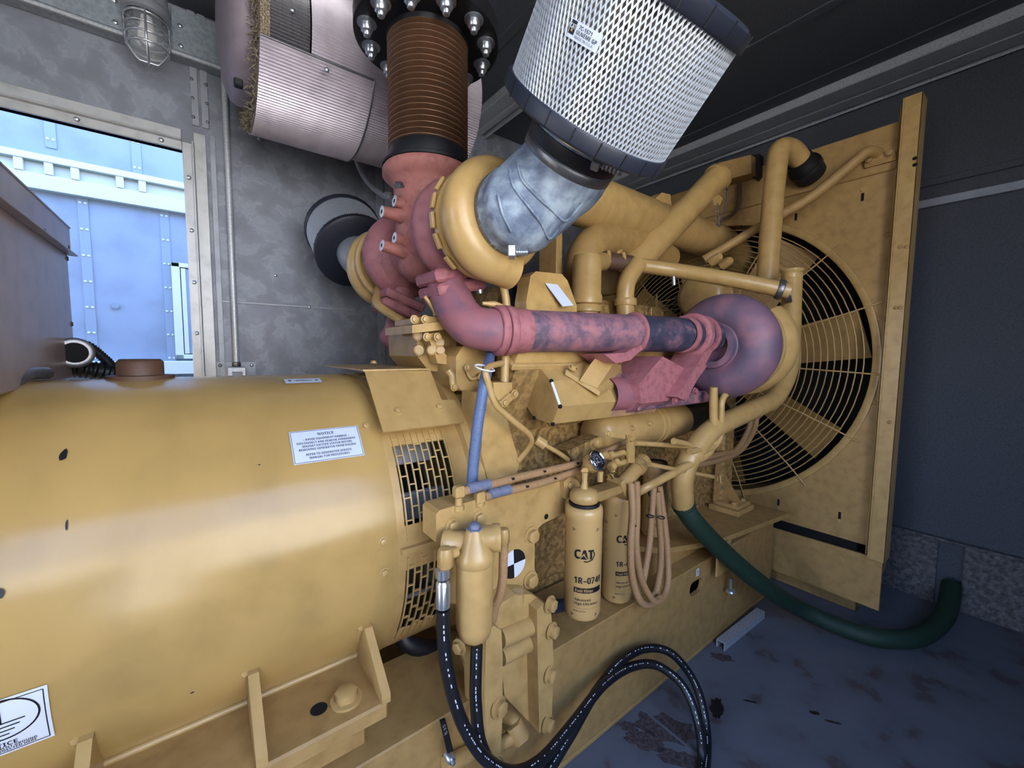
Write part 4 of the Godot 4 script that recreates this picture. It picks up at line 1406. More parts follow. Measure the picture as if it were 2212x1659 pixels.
	for i in 8: bolt(E, Vector3(0.68 + 0.15 * i, 0.47, -0.93), Vector3.BACK, 0.010, M.yellow_matt)
	# data plate on the nearest valve cover
	k = MB.new()
	var d0 := zp(1177, 612, -0.86)
	var pl := []
	for e in [[1177, 612], [1203, 615], [1229, 665], [1205, 668]]: pl.append(zp(e[0], e[1], -0.845))
	k.slab(pl, Vector3(0, 0.0006, 0.002))
	obj("data_plate", k, M.plate, E, "pale metal data plate")
	k = MB.new()
	zslab(k, [[1137, 650], [1146, 596], [1158, 586], [1214, 592], [1226, 606], [1246, 660], [1246, 690], [1137, 690]], -0.848, 0.05)
	obj("plate_bracket", k, M.yellow, E)
	# starter-side oil cooler, a fat cylinder low on the block
	var oc0 := zp(1290, 925, -0.86)
	var oc1 := zp(1474, 912, -0.86)
	var oc := thing("oil_cooler", "yellow cylindrical oil cooler low along the engine side", "oil cooler", Vector3((oc0.x + oc1.x) / 2, 0.8, -0.86))
	var cy := 0.895
	part_lathe("shell", Vector3(0.98, cy, -0.86), Vector3.RIGHT, [[0, 0], [0.05, 0], [0.066, 0.02], [0.066, 0.30], [0.07, 0.302], [0.07, 0.31], [0.066, 0.312], [0.066, 0.33], [0.07, 0.332], [0.07, 0.34], [0.062, 0.342], [0.062, 0.50], [0, 0.50]], M.yellow, oc, 36)
	for e in [[1365, 925], [1402, 915]]: bolt(oc, zp(e[0], e[1], -0.796), Vector3.BACK, 0.008, M.yellow)
	k = MB.new()
	k.tube([Vector3(1.48, cy, -0.86), Vector3(1.80, cy, -0.86)], 0.055, 20)
	obj("dark_coupling", k, M.rubber, oc)
	# dark lower side of the block: plate with plug
	k = MB.new()
	zslab(k, [[1225, 975], [1300, 940], [1312, 955], [1306, 985], [1240, 1000]], -0.83, 0.06)
	obj("side_plate", k, M.greasy_yellow, E)
	part_lathe("side_plug", zp(1292, 957, -0.83), Vector3.BACK, [[0, 0.012], [0.012, 0.012], [0.018, 0.008], [0.020, 0]], M.yellow, E, 18)
	k = MB.new()
	k.tube(smooth(ZP([[1160, 950, -0.82], [1178, 962, -0.81], [1206, 978, -0.80], [1228, 994, -0.79]])), 0.007, 10)
	k.lathe(zp(1168, 956, -0.815), (zp(1178, 962, -0.81) - zp(1160, 950, -0.82)), [Vector2(0.010, -0.02), Vector2(0.016, -0.018), Vector2(0.016, 0.012), Vector2(0.008, 0.014)], 8)
	obj("drain_rod", k, M.yellow, E)
	# governor and actuator assembly above the flywheel housing
	var V := thing("governor", "small yellow governor casting with bolted plates under the rear turbochargers", "governor", zp(960, 790, -1.0))
	var gz := -0.98
	k = MB.new()
	zslab(k, [[900, 725], [905, 712], [1005, 705], [1010, 730], [1005, 800], [960, 805], [925, 800], [902, 770]], gz - 0.02, 0.2)
	obj("body", k, M.yellow, V)
	k = MB.new()
	zslab(k, [[890, 702], [968, 693], [969, 711], [891, 720]], gz + 0.05, 0.18)
	obj("mounting_plate", k, M.yellow, V)
	k = MB.new()
	zslab(k, [[893, 688], [920, 683], [962, 686], [962, 694], [893, 700]], gz + 0.03, 0.12)
	obj("top_plate", k, M.yellow, V)
	for e in [[895, 690], [918, 690], [945, 728], [922, 728]]: bolt(V, zp(e[0], e[1], gz + 0.05), Vector3.BACK, 0.008, M.yellow)
	k = MB.new()
	zslab(k, [[922, 722], [940, 718], [962, 765], [975, 775], [968, 788], [945, 785], [938, 760]], gz + 0.03, 0.04)
	obj("lever_plate", k, M.yellow, V)
	for e in [[932, 757, 0.07], [949, 740, 0.04], [950, 757, 0.05], [905, 757, 0.02], [902, 725, 0.02]]:
		var c := zp(e[0], e[1], gz)
		part_lathe("plug", c, Vector3(-0.5, 0, 1), [[0.013, 0], [0.013, e[2] * 0.6], [0.009, e[2] * 0.62], [0.009, e[2]], [0, e[2]]], M.yellow, V, 12)
	k = MB.new()
	k.tube(fillet(ZP([[917, 640, -0.95], [925, 650, -0.95], [938, 672, -0.95], [940, 682, -0.95]]), 0.01), 0.005, 8)
	obj("link_rod", k, M.yellow, V)
	k = MB.new()
	k.bb(zp(985, 735, gz - 0.02) + Vector3(-0.02, -0.06, -0.04), zp(985, 735, gz - 0.02) + Vector3(0.03, 0.05, 0.02), 0.01)
	obj("actuator", k, M.yellow, V)

# ---------------------------------------------------------------- turbochargers
const TX := 0.568
const TY := 1.46
func volute(k: MB, c: Vector3, ax: Vector3, r0: float, r1: float, t0: float, t1: float, from: float, sweep: float, tail := 0.0) -> void:
	var B := frame(ax)
	var p := []
	var rad := []
	for i in 49:
		var f := i / 48.0
		var w := from + sweep * f
		p.append(c + (B.x * cos(w) + B.y * sin(w)) * lerpf(r0, r1, f))
		rad.append(lerpf(t0, t1, f))
	if tail > 0.0:
		var d: Vector3 = (p[-1] - p[-2]).normalized()
		for i in 4:
			p.append(p[-1] + d * tail / 4)
			rad.append(t1)
	k.tube(p, rad, 20)
func lp_turbo(s: float) -> void:          # s = +1 the camera's side, -1 the far side
	var zt := ZC + s * 0.19
	var zc := ZC + s * 0.36
	var side := "near" if s > 0 else "far"
	var T := thing("turbocharger", "red and yellow turbocharger carrying the large mesh air cleaner" if s > 0 else "red and yellow turbocharger by the wall carrying the smaller looking air cleaner", "turbocharger", Vector3(TX, TY - 0.17, (zt + zc) / 2), "rear turbochargers")
	var k := MB.new()
	var ax := Vector3(0, 0, s)
	# turbine volute, inlet pointing down
	volute(k, Vector3(TX, TY, zt), Vector3(0, 0, 1), 0.085, 0.095, 0.040, 0.062, deg_to_rad(-40), deg_to_rad(-320) if s > 0 else deg_to_rad(-320), 0.04)
	k.lathe(Vector3(TX, TY, zt - s * 0.07), ax, [Vector2(0, 0.0), Vector2(0.07, 0.0), Vector2(0.10, 0.02), Vector2(0.12, 0.05), Vector2(0.12, 0.08), Vector2(0.105, 0.10), Vector2(0.09, 0.14), Vector2(0, 0.14)], 40)
	obj("turbine_housing", k, M.red, T)
	# bearing housing
	part_lathe("bearing_housing", Vector3(TX, TY, zt + s * 0.06), ax, [[0.09, 0], [0.09, 0.03], [0.07, 0.04], [0.07, 0.07]], M.yellow_matt, T)
	# compressor scroll
	k = MB.new()
	volute(k, Vector3(TX, TY, zc), Vector3(0, 0, 1), 0.092, 0.105, 0.030, 0.046, deg_to_rad(-60), deg_to_rad(325), 0.05)
	k.lathe(Vector3(TX, TY, zc - s * 0.05), ax, [Vector2(0, 0), Vector2(0.125, 0.0), Vector2(0.128, 0.012), Vector2(0.115, 0.03), Vector2(0.105, 0.05), Vector2(0.095, 0.085), Vector2(0.089, 0.095), Vector2(0.085, 0.105), Vector2(0.085, 0.125), Vector2(0.07, 0.125), Vector2(0.065, 0.02), Vector2(0, 0.02)], 48)
	var cs := obj("compressor_housing", k, M.yellow, T)
	if s > 0:
		var cm := func(p: Vector2) -> Array:
			var w := 2.55 - p.x / 0.1
			var rr := 0.135 + p.y
			var e := Vector3(TX + cos(w) * rr, TY + sin(w) * rr, zc + 0.0415)
			return [e, Vector3(cos(w) * 0.5, sin(w) * 0.5, 1).normalized()]
		k = MB.new()
		letters(k, "TM1 E", 0.011, Vector2(0.06, -0.03), cm, true, 0.5)
		obj("cast_letters", k, M.yellow, cs)
	# clamp band with its T-bolt
	k = MB.new()
	k.lathe(Vector3(TX, TY, zc - s * 0.062), ax, [Vector2(0.118, -0.012), Vector2(0.132, -0.010), Vector2(0.134, 0.0), Vector2(0.132, 0.010), Vector2(0.118, 0.012)], 48)
	var cb := obj("clamp_band", k, M.yellow, T)
	if s > 0:
		for e in [[150, 0.02], [168, 0.0], [186, -0.01], [205, 0.0], [228, 0.0]]:
			var w := deg_to_rad(e[0])
			k = MB.new()
			k.box(Vector3(TX + cos(w) * 0.139, TY + sin(w) * 0.139, zc - 0.062), Vector3(0.008, 0.036, 0.014), Basis(Vector3.BACK, w), 0.002)
			obj("clamp_link", k, M.yellow, cb)
		k = MB.new()
		k.tube([zp(966, 460, -0.87), zp(968, 405, -0.87), zp(968, 395, -0.87)], [0.006, 0.006, 0.004], 10)
		k.lathe(zp(967, 425, -0.87), Vector3.UP, [Vector2(0.004, -0.01), Vector2(0.010, -0.008), Vector2(0.010, 0.008), Vector2(0.004, 0.01)], 6)
		obj("t_bolt", k, M.yellow, cb)
	# inlet flange below the turbine
	var fl := Vector3(TX - 0.02, TY - 0.155, zt + s * 0.01)
	if s > 0:
		fl = zp(974, 610, zt + 0.02)
	k = MB.new()
	var B := Basis(Vector3.BACK, deg_to_rad(14.0 if s > 0 else -20.0))
	k.box(fl + B * Vector3(0, 0.017, 0), Vector3(0.14, 0.030, 0.12), B, 0.006)
	k.box(fl + B * Vector3(0, -0.017, 0), Vector3(0.14, 0.030, 0.12), B, 0.006)
	var ff := obj("inlet_flange", k, M.pink if s > 0 else M.red, T)
	for w in [[-0.052, 0.045], [0.052, 0.045], [-0.052, -0.045], [0.052, -0.045]]: bolt(ff, fl + B * Vector3(w[0], -0.032, w[1]), B * Vector3.DOWN, 0.010, M.red_cast if w[0] < 0 else M.zinc)
	k = MB.new()
	k.tube([fl + Vector3(0, 0.0, 0), fl.lerp(Vector3(TX - 0.01, TY - 0.07, zt), 0.6), Vector3(TX, TY - 0.05, zt)], [0.05, 0.052, 0.05], 20)
	obj("inlet_neck", k, M.red, T)
func turbos() -> void:
	lp_turbo(1.0)
	lp_turbo(-1.0)
	# red collector casting between the turbines, under the bellows
	var C := thing("exhaust_collector", "dull red cast exhaust collector under the bellows with stub bosses", "exhaust manifold", Vector3(TX, TY - 0.12, ZC))
	var k := MB.new()
	k.lathe(Vector3(TX, 1.682, ZC), Vector3.DOWN, [Vector2(0.0, 0.0), Vector2(0.130, 0.0), Vector2(0.134, 0.006), Vector2(0.134, 0.022), Vector2(0.118, 0.036), Vector2(0.104, 0.05), Vector2(0.10, 0.10), Vector2(0.098, 0.16), Vector2(0.10, 0.22), Vector2(0.09, 0.29), Vector2(0.06, 0.32), Vector2(0, 0.325)], 40)
	k.tube([Vector3(TX, TY, ZC - 0.15), Vector3(TX, TY + 0.005, ZC - 0.07), Vector3(TX, TY + 0.01, ZC), Vector3(TX, TY + 0.005, ZC + 0.07), Vector3(TX, TY, ZC + 0.15)], [0.075, 0.088, 0.098, 0.088, 0.075], 28)
	obj("casting", k, M.red_cast, C)
	for e in [[852, 434, 905, 452], [825, 457, 880, 470], [852, 514, 905, 528], [825, 530, 885, 548]]:
		var a := zp(e[0], e[1], ZC + 0.02)
		var b := zp(e[2], e[3], ZC + 0.02)
		k = MB.new()
		k.tube([a, a.lerp(b, 0.5), b], [0.0155, 0.017, 0.024], 18)
		var bs := obj("boss", k, M.red_cast, C)
		var ax := (a - b).normalized()
		k = MB.new()
		k.lathe(a, ax, [Vector2(0.0155, 0.0), Vector2(0.0155, 0.001), Vector2(0.006, 0.001)], 18)
		obj("boss_face", k, M.white_print, bs, "bare pale machined face")
		k = MB.new()
		k.lathe(a, ax, [Vector2(0.006, 0.001), Vector2(0.006, 0.0006), Vector2(0, 0.0006)], 12)
		obj("boss_hole", k, M.void, bs)
	for e in [[862, 403], [838, 426]]: bolt(C, zp(e[0], e[1], ZC + 0.09), Vector3(-0.3, 0.8, 0.5), 0.011, M.steel)
	# far bank down-pipe, its fat lower end seen left of the governor
	k = MB.new()
	k.tube(smooth(ZP([[868, 640, -1.36], [862, 670, -1.36], [855, 705, -1.36], [850, 728, -1.36]]), 6), 0.036, 20)
	k.ball(zp(848, 728, -1.36), 0.042, 10)
	solo("far_exhaust_elbow", "dull red exhaust elbow hanging below the turbocharger by the wall", "exhaust elbow", k, M.red)

# ---------------------------------------------------------------- bellows, flange, clad duct
func exhaust_top() -> void:
	var yb := 1.70
	var yt := 2.045
	var Bw := thing("exhaust_bellows", "bronze-coloured corrugated exhaust bellows with a black bolted flange", "bellows", Vector3(TX, yb - 0.02, ZC))
	var k := MB.new()
	var pr := []
	var nc := 20
	var ya := yb + 0.035
	for i in nc * 10 + 1:
		var f := i / (nc * 10.0)
		pr.append(Vector2(0.104 + 0.0125 * sin(TAU * f * nc), ya + (yt - ya) * f))
	var pl := []
	for e in pr: pl.append(Vector2(e.x, e.y))
	k.lathe(Vector3(TX, 0, ZC), Vector3.UP, pl, 56)
	obj("corrugated_sleeve", k, M.bellows, Bw)
	part_lathe("lower_collar", Vector3(TX, yb - 0.018, ZC), Vector3.UP, [[0.134, 0.0], [0.134, 0.008], [0.122, 0.014], [0.116, 0.018], [0.116, 0.040], [0.112, 0.054]], M.black_steel, Bw, 48)
	var fl := part_lathe("top_flange", Vector3(TX, yt, ZC), Vector3.UP, [[0.105, -0.012], [0.116, -0.012], [0.118, 0.0], [0.205, 0.0], [0.205, 0.022], [0.0, 0.022]], M.black_steel, Bw, 56)
	for i in 12:
		var w := TAU * i / 12 + 0.18
		var p := Vector3(TX + cos(w) * 0.170, yt, ZC + sin(w) * 0.170)
		k = MB.new()
		k.lathe(p, Vector3.DOWN, [Vector2(0.026, 0), Vector2(0.026, 0.004), Vector2(0.012, 0.005)], 20)
		k.lathe(p, Vector3.DOWN, [Vector2(0.0165, 0.004), Vector2(0.0165, 0.022), Vector2(0.013, 0.025), Vector2(0.009, 0.025)], 6)
		k.lathe(p, Vector3.DOWN, [Vector2(0.0095, 0.02), Vector2(0.0095, 0.034), Vector2(0.007, 0.036), Vector2(0, 0.036)], 12)
		obj("flange_bolt", k, M.zinc, fl)
	k = MB.new()
	k.lathe(Vector3(TX, yt + 0.022, ZC), Vector3.UP, [Vector2(0.205, 0), Vector2(0.205, 0.02), Vector2(0.11, 0.021), Vector2(0.11, YC - yt - 0.02)], 48)
	obj("stack_pipe", k, M.black_steel, Bw)
	# clad exhaust duct along the wall
	var my := 2.165
	var mz := -1.68
	var d := ray(700, 327)
	var sl := absf((EYE.y + d.y / d.z * mz - my) * d.z / Vector2(d.y, d.z).length())
	var R := clampf(sl, 0.2, 0.27)
	var x0 := zp(552, 270, mz + 0.2).x
	var D := thing("clad_duct", "fat silver duct wrapped in ribbed metal cladding behind the bellows", "duct", Vector3(0.6, my - R, mz))
	var hit := func(u: float, v: float, r: float) -> Vector2:      # X and angle where a pixel's ray meets the duct
		var e := ray(u, v)
		var oy := EYE.y - my
		var oz := -mz
		var qa := e.y * e.y + e.z * e.z
		var qb := 2.0 * (oy * e.y + oz * e.z)
		var t := (-qb - sqrt(maxf(0.0, qb * qb - 4.0 * qa * (oy * oy + oz * oz - r * r)))) / (2.0 * qa)
		var p := EYE + e * t
		return Vector2(p.x, atan2(p.y - my, p.z - mz))
	var top: float = hit.call(690, 126, R + 0.008).y
	x0 = hit.call(556, 200, R + 0.008).x
	var ribbed := func(kk: MB, xa: float, xb: float, a0: float, a1: float, r: float) -> void:
		var n := int((a1 - a0) * r / 0.0045)
		for i in n:
			var p := lerpf(a0, a1, float(i) / n)
			var q := lerpf(a0, a1, float(i + 1) / n)
			var ra := r + (0.002 if i % 2 == 0 else -0.002)
			var rb := r + (0.002 if i % 2 == 1 else -0.002)
			var n0 := Vector3(0, sin(p), cos(p))
			var n1 := Vector3(0, sin(q), cos(q))
			var o := Vector3(0, my, mz)
			var A := o + n0 * ra
			var Bq := o + n1 * rb
			var nn := (Bq - A).cross(Vector3.RIGHT).normalized()
			if nn.dot(n0) < 0: nn = -nn
			kk.quad(A + Vector3(xa, 0, 0), A + Vector3(xb, 0, 0), Bq + Vector3(xb, 0, 0), Bq + Vector3(xa, 0, 0), nn)
	k = MB.new()
	var xm: float = hit.call(674, 80, R).x
	ribbed.call(k, xm, 0.93, deg_to_rad(-150), deg_to_rad(70), R)
	obj("cladding_sheet", k, M.clad, D)
	k = MB.new()
	k.lathe(Vector3(0.93, my, mz), Vector3.RIGHT, [Vector2(R, 0), Vector2(R - 0.05, 0.03), Vector2(0, 0.03)], 48)
	obj("end_cap", k, M.clad, D)
	k = MB.new()
	var xr: float = hit.call(800, 230, R + 0.008).x
	ribbed.call(k, x0, xr, deg_to_rad(-150), top, R + 0.012)
	for i in 30:
		var p := lerpf(deg_to_rad(-150), top, i / 30.0)
		var q := lerpf(deg_to_rad(-150), top, (i + 1) / 30.0)
		var o := Vector3(xr, my, mz)
		k.quad(o + Vector3(0, sin(p), cos(p)) * (R + 0.012), o + Vector3(0, sin(q), cos(q)) * (R + 0.012), o + Vector3(0, sin(q), cos(q)) * R, o + Vector3(0, sin(p), cos(p)) * R, Vector3.RIGHT)
	var lap := obj("lapped_sheet", k, M.clad, D)
	k = MB.new()
	var hem := []
	for i in 31: hem.append(Vector3(xr, my, mz) + Vector3(0, sin(lerpf(-2.6, top, i / 30.0)), cos(lerpf(-2.6, top, i / 30.0))) * (R + 0.0125))
	k.tube(hem, 0.0032, 6)
	k.tube([hem[-1], hem[-1] + Vector3(x0 - xr, 0, 0)], 0.0032, 6)
	obj("lap_hem", k, M.steel, lap)
	screw(lap, zp(706, 151, mz + R + 0.006), Vector3(0, -0.2, 1), 0.008, M.zinc)
	k = MB.new()
	k.lathe(Vector3(x0 + 0.006, my, mz), Vector3.RIGHT, [Vector2(R - 0.06, -0.004), Vector2(R - 0.03, -0.014), Vector2(R + 0.004, -0.004), Vector2(R + 0.004, 0.02)], 48)
	obj("insulation_wool", k, M.wool, D, "ragged tan insulation wool at the duct's end")
	var rng := RandomNumberGenerator.new()
	rng.seed = 7
	k = MB.new()
	for i in 420:
		var w := rng.randf_range(-3.4, 0.3)
		var rr := R - 0.05 + rng.randf() * 0.055
		var c := Vector3(x0 - rng.randf() * 0.015, my + sin(w) * rr, mz + cos(w) * rr)
		var dd := Vector3(rng.randfn(0, 1) - 0.8, rng.randfn(0, 1) - 0.3, rng.randfn(0, 1)).normalized()
		var e := c + dd * rng.randf_range(0.012, 0.03)
		k.tube([c, c.lerp(e, 0.5) + Vector3(0, rng.randfn(0, 1) * 0.004, 0), e], [0.0022, 0.0018, 0.0005], 4, false)
	obj("wool_tufts", k, M.wool, D, "", "stuff")
	k = MB.new()
	k.lathe(Vector3(x0 + 0.01, my + 0.03, mz), Vector3.LEFT, [Vector2(R - 0.035, 0.0), Vector2(R - 0.035, 0.045), Vector2(R - 0.045, 0.065), Vector2(R - 0.09, 0.085), Vector2(0.06, 0.10), Vector2(0, 0.10)], 48)
	obj("end_plate", k, M.shell, D)
	k = MB.new()
	k.bb(zp(515, 178, mz + 0.12) + Vector3(-0.012, -0.01, -0.02), zp(515, 178, mz + 0.12) + Vector3(0.012, 0.012, 0.004), 0.003)
	obj("drain_plug", k, M.black, D)
	k = MB.new()
	ribbed.call(k, x0 + 0.01, xm - 0.004, top - 0.1, deg_to_rad(70), R - 0.004)
	var bk := obj("blanket", k, M.steel, D, "dark woven insulation blanket")
	screw(bk, zp(632, 22, mz + R), Vector3(0, 0, 1), 0.008, M.zinc)
	for x in [0.3, 0.85]:
		k = MB.new()
		k.bb(Vector3(x, my + R - 0.01, mz - 0.03), Vector3(x + 0.03, YC, mz + 0.03), 0.002)
		obj("hanger", k, M.strut, D)

# ---------------------------------------------------------------- air cleaners and inlet elbows
func air_cleaner(label: String, b: Vector3, a: Vector3, L: float, R: float, cols: int, rows: int, with_label: bool) -> Node3D:
	var A := thing("air_filter", label, "air filter", b, "engine air filters")
	a = a.normalized()
	var r := R * 0.955
	part_lathe("end_ring", b, a, [[R * 0.5, -0.004], [R * 0.94, -0.004], [R, 0.002], [R, 0.022], [R * 0.985, 0.026], [R * 0.93, 0.026]], M.filter_ring, A, 64)
	part_lathe("end_ring", b + a * L, a, [[R * 0.93, -0.026], [R * 0.985, -0.026], [R, -0.022], [R, -0.002], [R * 0.94, 0.004], [0, 0.004]], M.filter_ring, A, 64)
	var B := frame(a)
	# slits in the rubber rings
	for e in [0.012, L - 0.012]:
		var k := MB.new()
		for i in 22:
			var w := TAU * i / 22
			k.box(b + a * e + (B.x * cos(w) + B.y * sin(w)) * (R + 0.0002), Vector3(0.0015, 0.0018, 0.026), Basis(B.x * cos(w) + B.y * sin(w), -B.x * sin(w) + B.y * cos(w), a), 0.0)
		obj("ring_slits", k, M.black, A, "", "stuff")
	# pleated paper
	var k := MB.new()
	var np := 130
	for i in np:
		var w0 := TAU * i / np
		var w1 := TAU * (i + 0.5) / np
		var w2 := TAU * (i + 1) / np
		var d0 := B.x * cos(w0) + B.y * sin(w0)
		var d1 := B.x * cos(w1) + B.y * sin(w1)
		var d2 := B.x * cos(w2) + B.y * sin(w2)
		var ro := r - 0.003
		var ri := r - 0.022
		k.quad(b + a * 0.02 + d0 * ro, b + a * (L - 0.02) + d0 * ro, b + a * (L - 0.02) + d1 * ri, b + a * 0.02 + d1 * ri, (d0 - d1.cross(a) * 0.0 + (d1 - d0).normalized() * 0.8).normalized())
		k.quad(b + a * 0.02 + d1 * ri, b + a * (L - 0.02) + d1 * ri, b + a * (L - 0.02) + d2 * ro, b + a * 0.02 + d2 * ro, (d2 - (d2 - d1).normalized() * 0.8).normalized())
	obj("pleated_paper", k, M.paper, A, "", "stuff")
	# expanded metal cage
	k = MB.new()
	var dh := (L - 0.044) / rows
	for j in rows:
		for i in cols:
			var w0 := TAU * (i + 0.5 * (j % 2)) / cols
			for s in [-0.5, 0.5]:
				var w1: float = w0 + TAU * s / cols
				var h0 := 0.022 + dh * j
				var h1 := 0.022 + dh * (j + 1)
				var d0 := B.x * cos(w0) + B.y * sin(w0)
				var d1 := B.x * cos(w1) + B.y * sin(w1)
				var t0 := -B.x * sin(w0) + B.y * cos(w0)
				var p := b + a * h0 + d0 * r
				var q := b + a * h1 + d1 * r
				var sd := (q - p).cross(d0).normalized() * 0.0012
				var up := d0 * 0.0016
				var nn := (d0 + d1).normalized()
				k.quad(p - sd + up, q - sd + up, q + sd + up, p + sd + up, (nn - sd.normalized() * 0.3 * signf(s)).normalized())
				k.quad(p + sd + up, q + sd + up, q + sd, p + sd, sd.normalized())
				k.quad(p - sd + up, q - sd + up, q - sd, p - sd, -sd.normalized())
	obj("wire_cage", k, M.mesh_wire, A, "", "stuff")
	if with_label:
		# printed label wrapped on the cage
		var toward := EYE - b
		var c := b
		var hit := func(u: float, v: float) -> Vector2:
			var d := ray(u, v)
			var o := EYE - b
			var dp := d - a * d.dot(a)
			var op := o - a * o.dot(a)
			var qa := dp.dot(dp)
			var qb := 2.0 * dp.dot(op)
			var qc := op.dot(op) - r * r
			var t := (-qb - sqrt(maxf(0, qb * qb - 4 * qa * qc))) / (2 * qa)
			var p := o + d * t
			return Vector2(atan2(p.dot(B.y), p.dot(B.x)) * r, p.dot(a))
		var L0: Vector2 = hit.call(1234, 60)
		var L1: Vector2 = hit.call(1295, 96)
		var mid := (L0 + L1) / 2
		var hdir := (L1 - L0)
		var wid := hdir.length()
		var ex := hdir.normalized()
		var ey := ex.orthogonal()
		if ey.y < 0: ey = -ey
		var mp := func(p: Vector2, off: float) -> Array:
			var s: Vector2 = mid + ex * p.x + ey * p.y
			var w := s.x / r
			var dd := B.x * cos(w) + B.y * sin(w)
			return [b + a * s.y + dd * (r + off), dd]
		k = MB.new()
		var hw := wid * 0.52
		var hh := wid * 0.21
		for i in 8: patch(k, PackedVector2Array([Vector2(-hw + hw * i / 4, -hh), Vector2(-hw + hw * (i + 1) / 4, -hh), Vector2(-hw + hw * (i + 1) / 4, hh), Vector2(-hw + hw * i / 4, hh)]), mp.bind(0.0032))
		var lb := obj("label", k, M.plate, A, "small white printed label")
		k = MB.new()
		patch(k, PackedVector2Array([Vector2(-hw * 0.96, -hh * 0.55), Vector2(-hw * 0.60, -hh * 0.55), Vector2(-hw * 0.60, hh * 0.9), Vector2(-hw * 0.96, hh * 0.9)]), mp.bind(0.0036))
		letters(k, "7C-1571", hh * 0.42, Vector2(-hw * 0.42, hh * 0.5), mp.bind(0.0036), true, 0.0)
		letters(k, "ULNEME GP", hh * 0.42, Vector2(-hw * 0.48, -hh * 0.05), mp.bind(0.0036), true, 0.0)
		letters(k, "MADE IN U.S.A.", hh * 0.24, Vector2(-hw * 0.48, -hh * 0.58), mp.bind(0.0036), false, 0.0)
		obj("label_print", k, M.ink, lb)
		k = MB.new()
		letters(k, "CAT", hh * 0.5, Vector2(-hw * 0.78, hh * 0.3), mp.bind(0.004), true, 0.5, 0.7)
		obj("label_mark", k, M.white_print, lb)
		k = MB.new()
		patch(k, PackedVector2Array([Vector2(-hw * 0.86, -hh * 0.25), Vector2(-hw * 0.70, -hh * 0.25), Vector2(-hw * 0.78, hh * 0.15)]), mp.bind(0.0043))
		obj("label_triangle", k, M.yellow, lb)
	return A
func air_side() -> void:
	var b := Vector3(0.614, 1.589, -0.575)
	var a := Vector3(-0.068, 0.664, 0.745)
	air_cleaner("big cylindrical air filter in a silver mesh cage above the blue-grey elbow", b, a, 0.225, 0.172, 132, 20, true)
	var fb := zp(770, 548, -1.72)
	var fa := Vector3(-0.03, 0.62, -0.76)
	air_cleaner("cylindrical mesh air filter with a black end beside the far wall", fb, fa, 0.20, 0.155, 120, 18, false)
	# near elbow
	var E := thing("inlet_elbow", "chalky blue-grey rubber inlet elbow between turbocharger and air filter", "elbow hose", Vector3(TX, TY, -0.68))
	var an := a.normalized()
	var path := smooth([Vector3(TX, TY, -0.775), Vector3(TX, TY, -0.735), Vector3(TX + 0.006, TY + 0.008, -0.70), b - an * 0.085 + Vector3(0, -0.002, 0), b - an * 0.045, b - an * 0.012], 7)
	var rad := []
	for i in path.size():
		var f := float(i) / (path.size() - 1)
		rad.append(lerpf(0.092, 0.094, f) + (0.0025 if int(f * 14) % 4 == 0 else 0.0))
	var k := MB.new()
	k.tube(path, rad, 40)
	obj("hose", k, M.chalk, E)
	# raised lines moulded in the rubber, found by marching pixel rays onto the hose
	for q in [[[1118, 349], [1128, 388], [1161, 424], [1190, 450], [1222, 477], [1257, 439]], [[1101, 367], [1110, 403], [1143, 448], [1168, 480], [1186, 515], [1207, 495]], [[1075, 420], [1085, 460], [1105, 500]]]:
		var ln := []
		for e in q:
			var d := ray(e[0], e[1])
			var t := 0.55
			while t < 1.0:
				var p := EYE + d * t
				var near := 1.0
				for i in path.size(): near = minf(near, p.distance_to(path[i]) - rad[i])
				if near < 0.001: break
				t += maxf(0.0006, near * 0.5)
			ln.append(EYE + d * t)
		k = MB.new()
		k.tube(smooth(ln, 6), 0.0032, 8)
		obj("moulded_ridge", k, M.chalk, E)
	var band := func(o: Vector3, ax: Vector3, r: float, w: float, m: Material, called: String) -> MeshInstance3D:
		return part_lathe(called, o, ax, [[r - 0.004, -w], [r, -w], [r + 0.0015, -w + 0.002], [r + 0.0015, w - 0.002], [r, w], [r - 0.004, w]], m, E, 48)
	band.call(Vector3(TX, TY, -0.752), Vector3.BACK, 0.0915, 0.008, M.steel, "hose_clamp")
	band.call(b - an * 0.062, an, 0.096, 0.009, M.steel, "hose_clamp")
	part_lathe("rubber_cuff", b - an * 0.052, an, [[0.094, 0.0], [0.098, 0.004], [0.098, 0.026], [0.092, 0.030]], M.black_steel, E, 40)
	band.call(b - an * 0.014, an, 0.095, 0.009, M.chrome, "hose_clamp")
	# worm screws
	for e in [[1280, 345, 1345, 372, 0.009], [1100, 545, 1140, 545, 0.008]]:
		var t := (b - an * 0.02 - EYE).dot(FW) - 0.085 if e[0] > 1200 else 0.80
		var p := pd(e[0], e[1], t)
		var q := pd(e[2], e[3], t)
		k = MB.new()
		var wp := []
		var wr := []
		for i in 33:
			wp.append(p.lerp(q, i / 32.0))
			wr.append(e[4] * (1.0 if i % 4 < 2 else 0.75))
		k.tube(wp, wr, 12)
		k.box(p.lerp(q, 0.15), Vector3(0.03, 0.022, 0.016), frame(q - p), 0.002)
		obj("worm_screw", k, M.zinc if e[0] < 1200 else M.steel, E)
	# neck of the far one
	k = MB.new()
	k.tube(smooth([Vector3(TX, TY, -1.62), Vector3(TX - 0.01, TY + 0.01, -1.66), fb - fa.normalized() * 0.03, fb + fa.normalized() * 0.01], 6), 0.075, 28)
	solo("far_inlet_elbow", "short grey inlet elbow between the far turbocharger and its air filter", "elbow hose", k, M.grey_part)

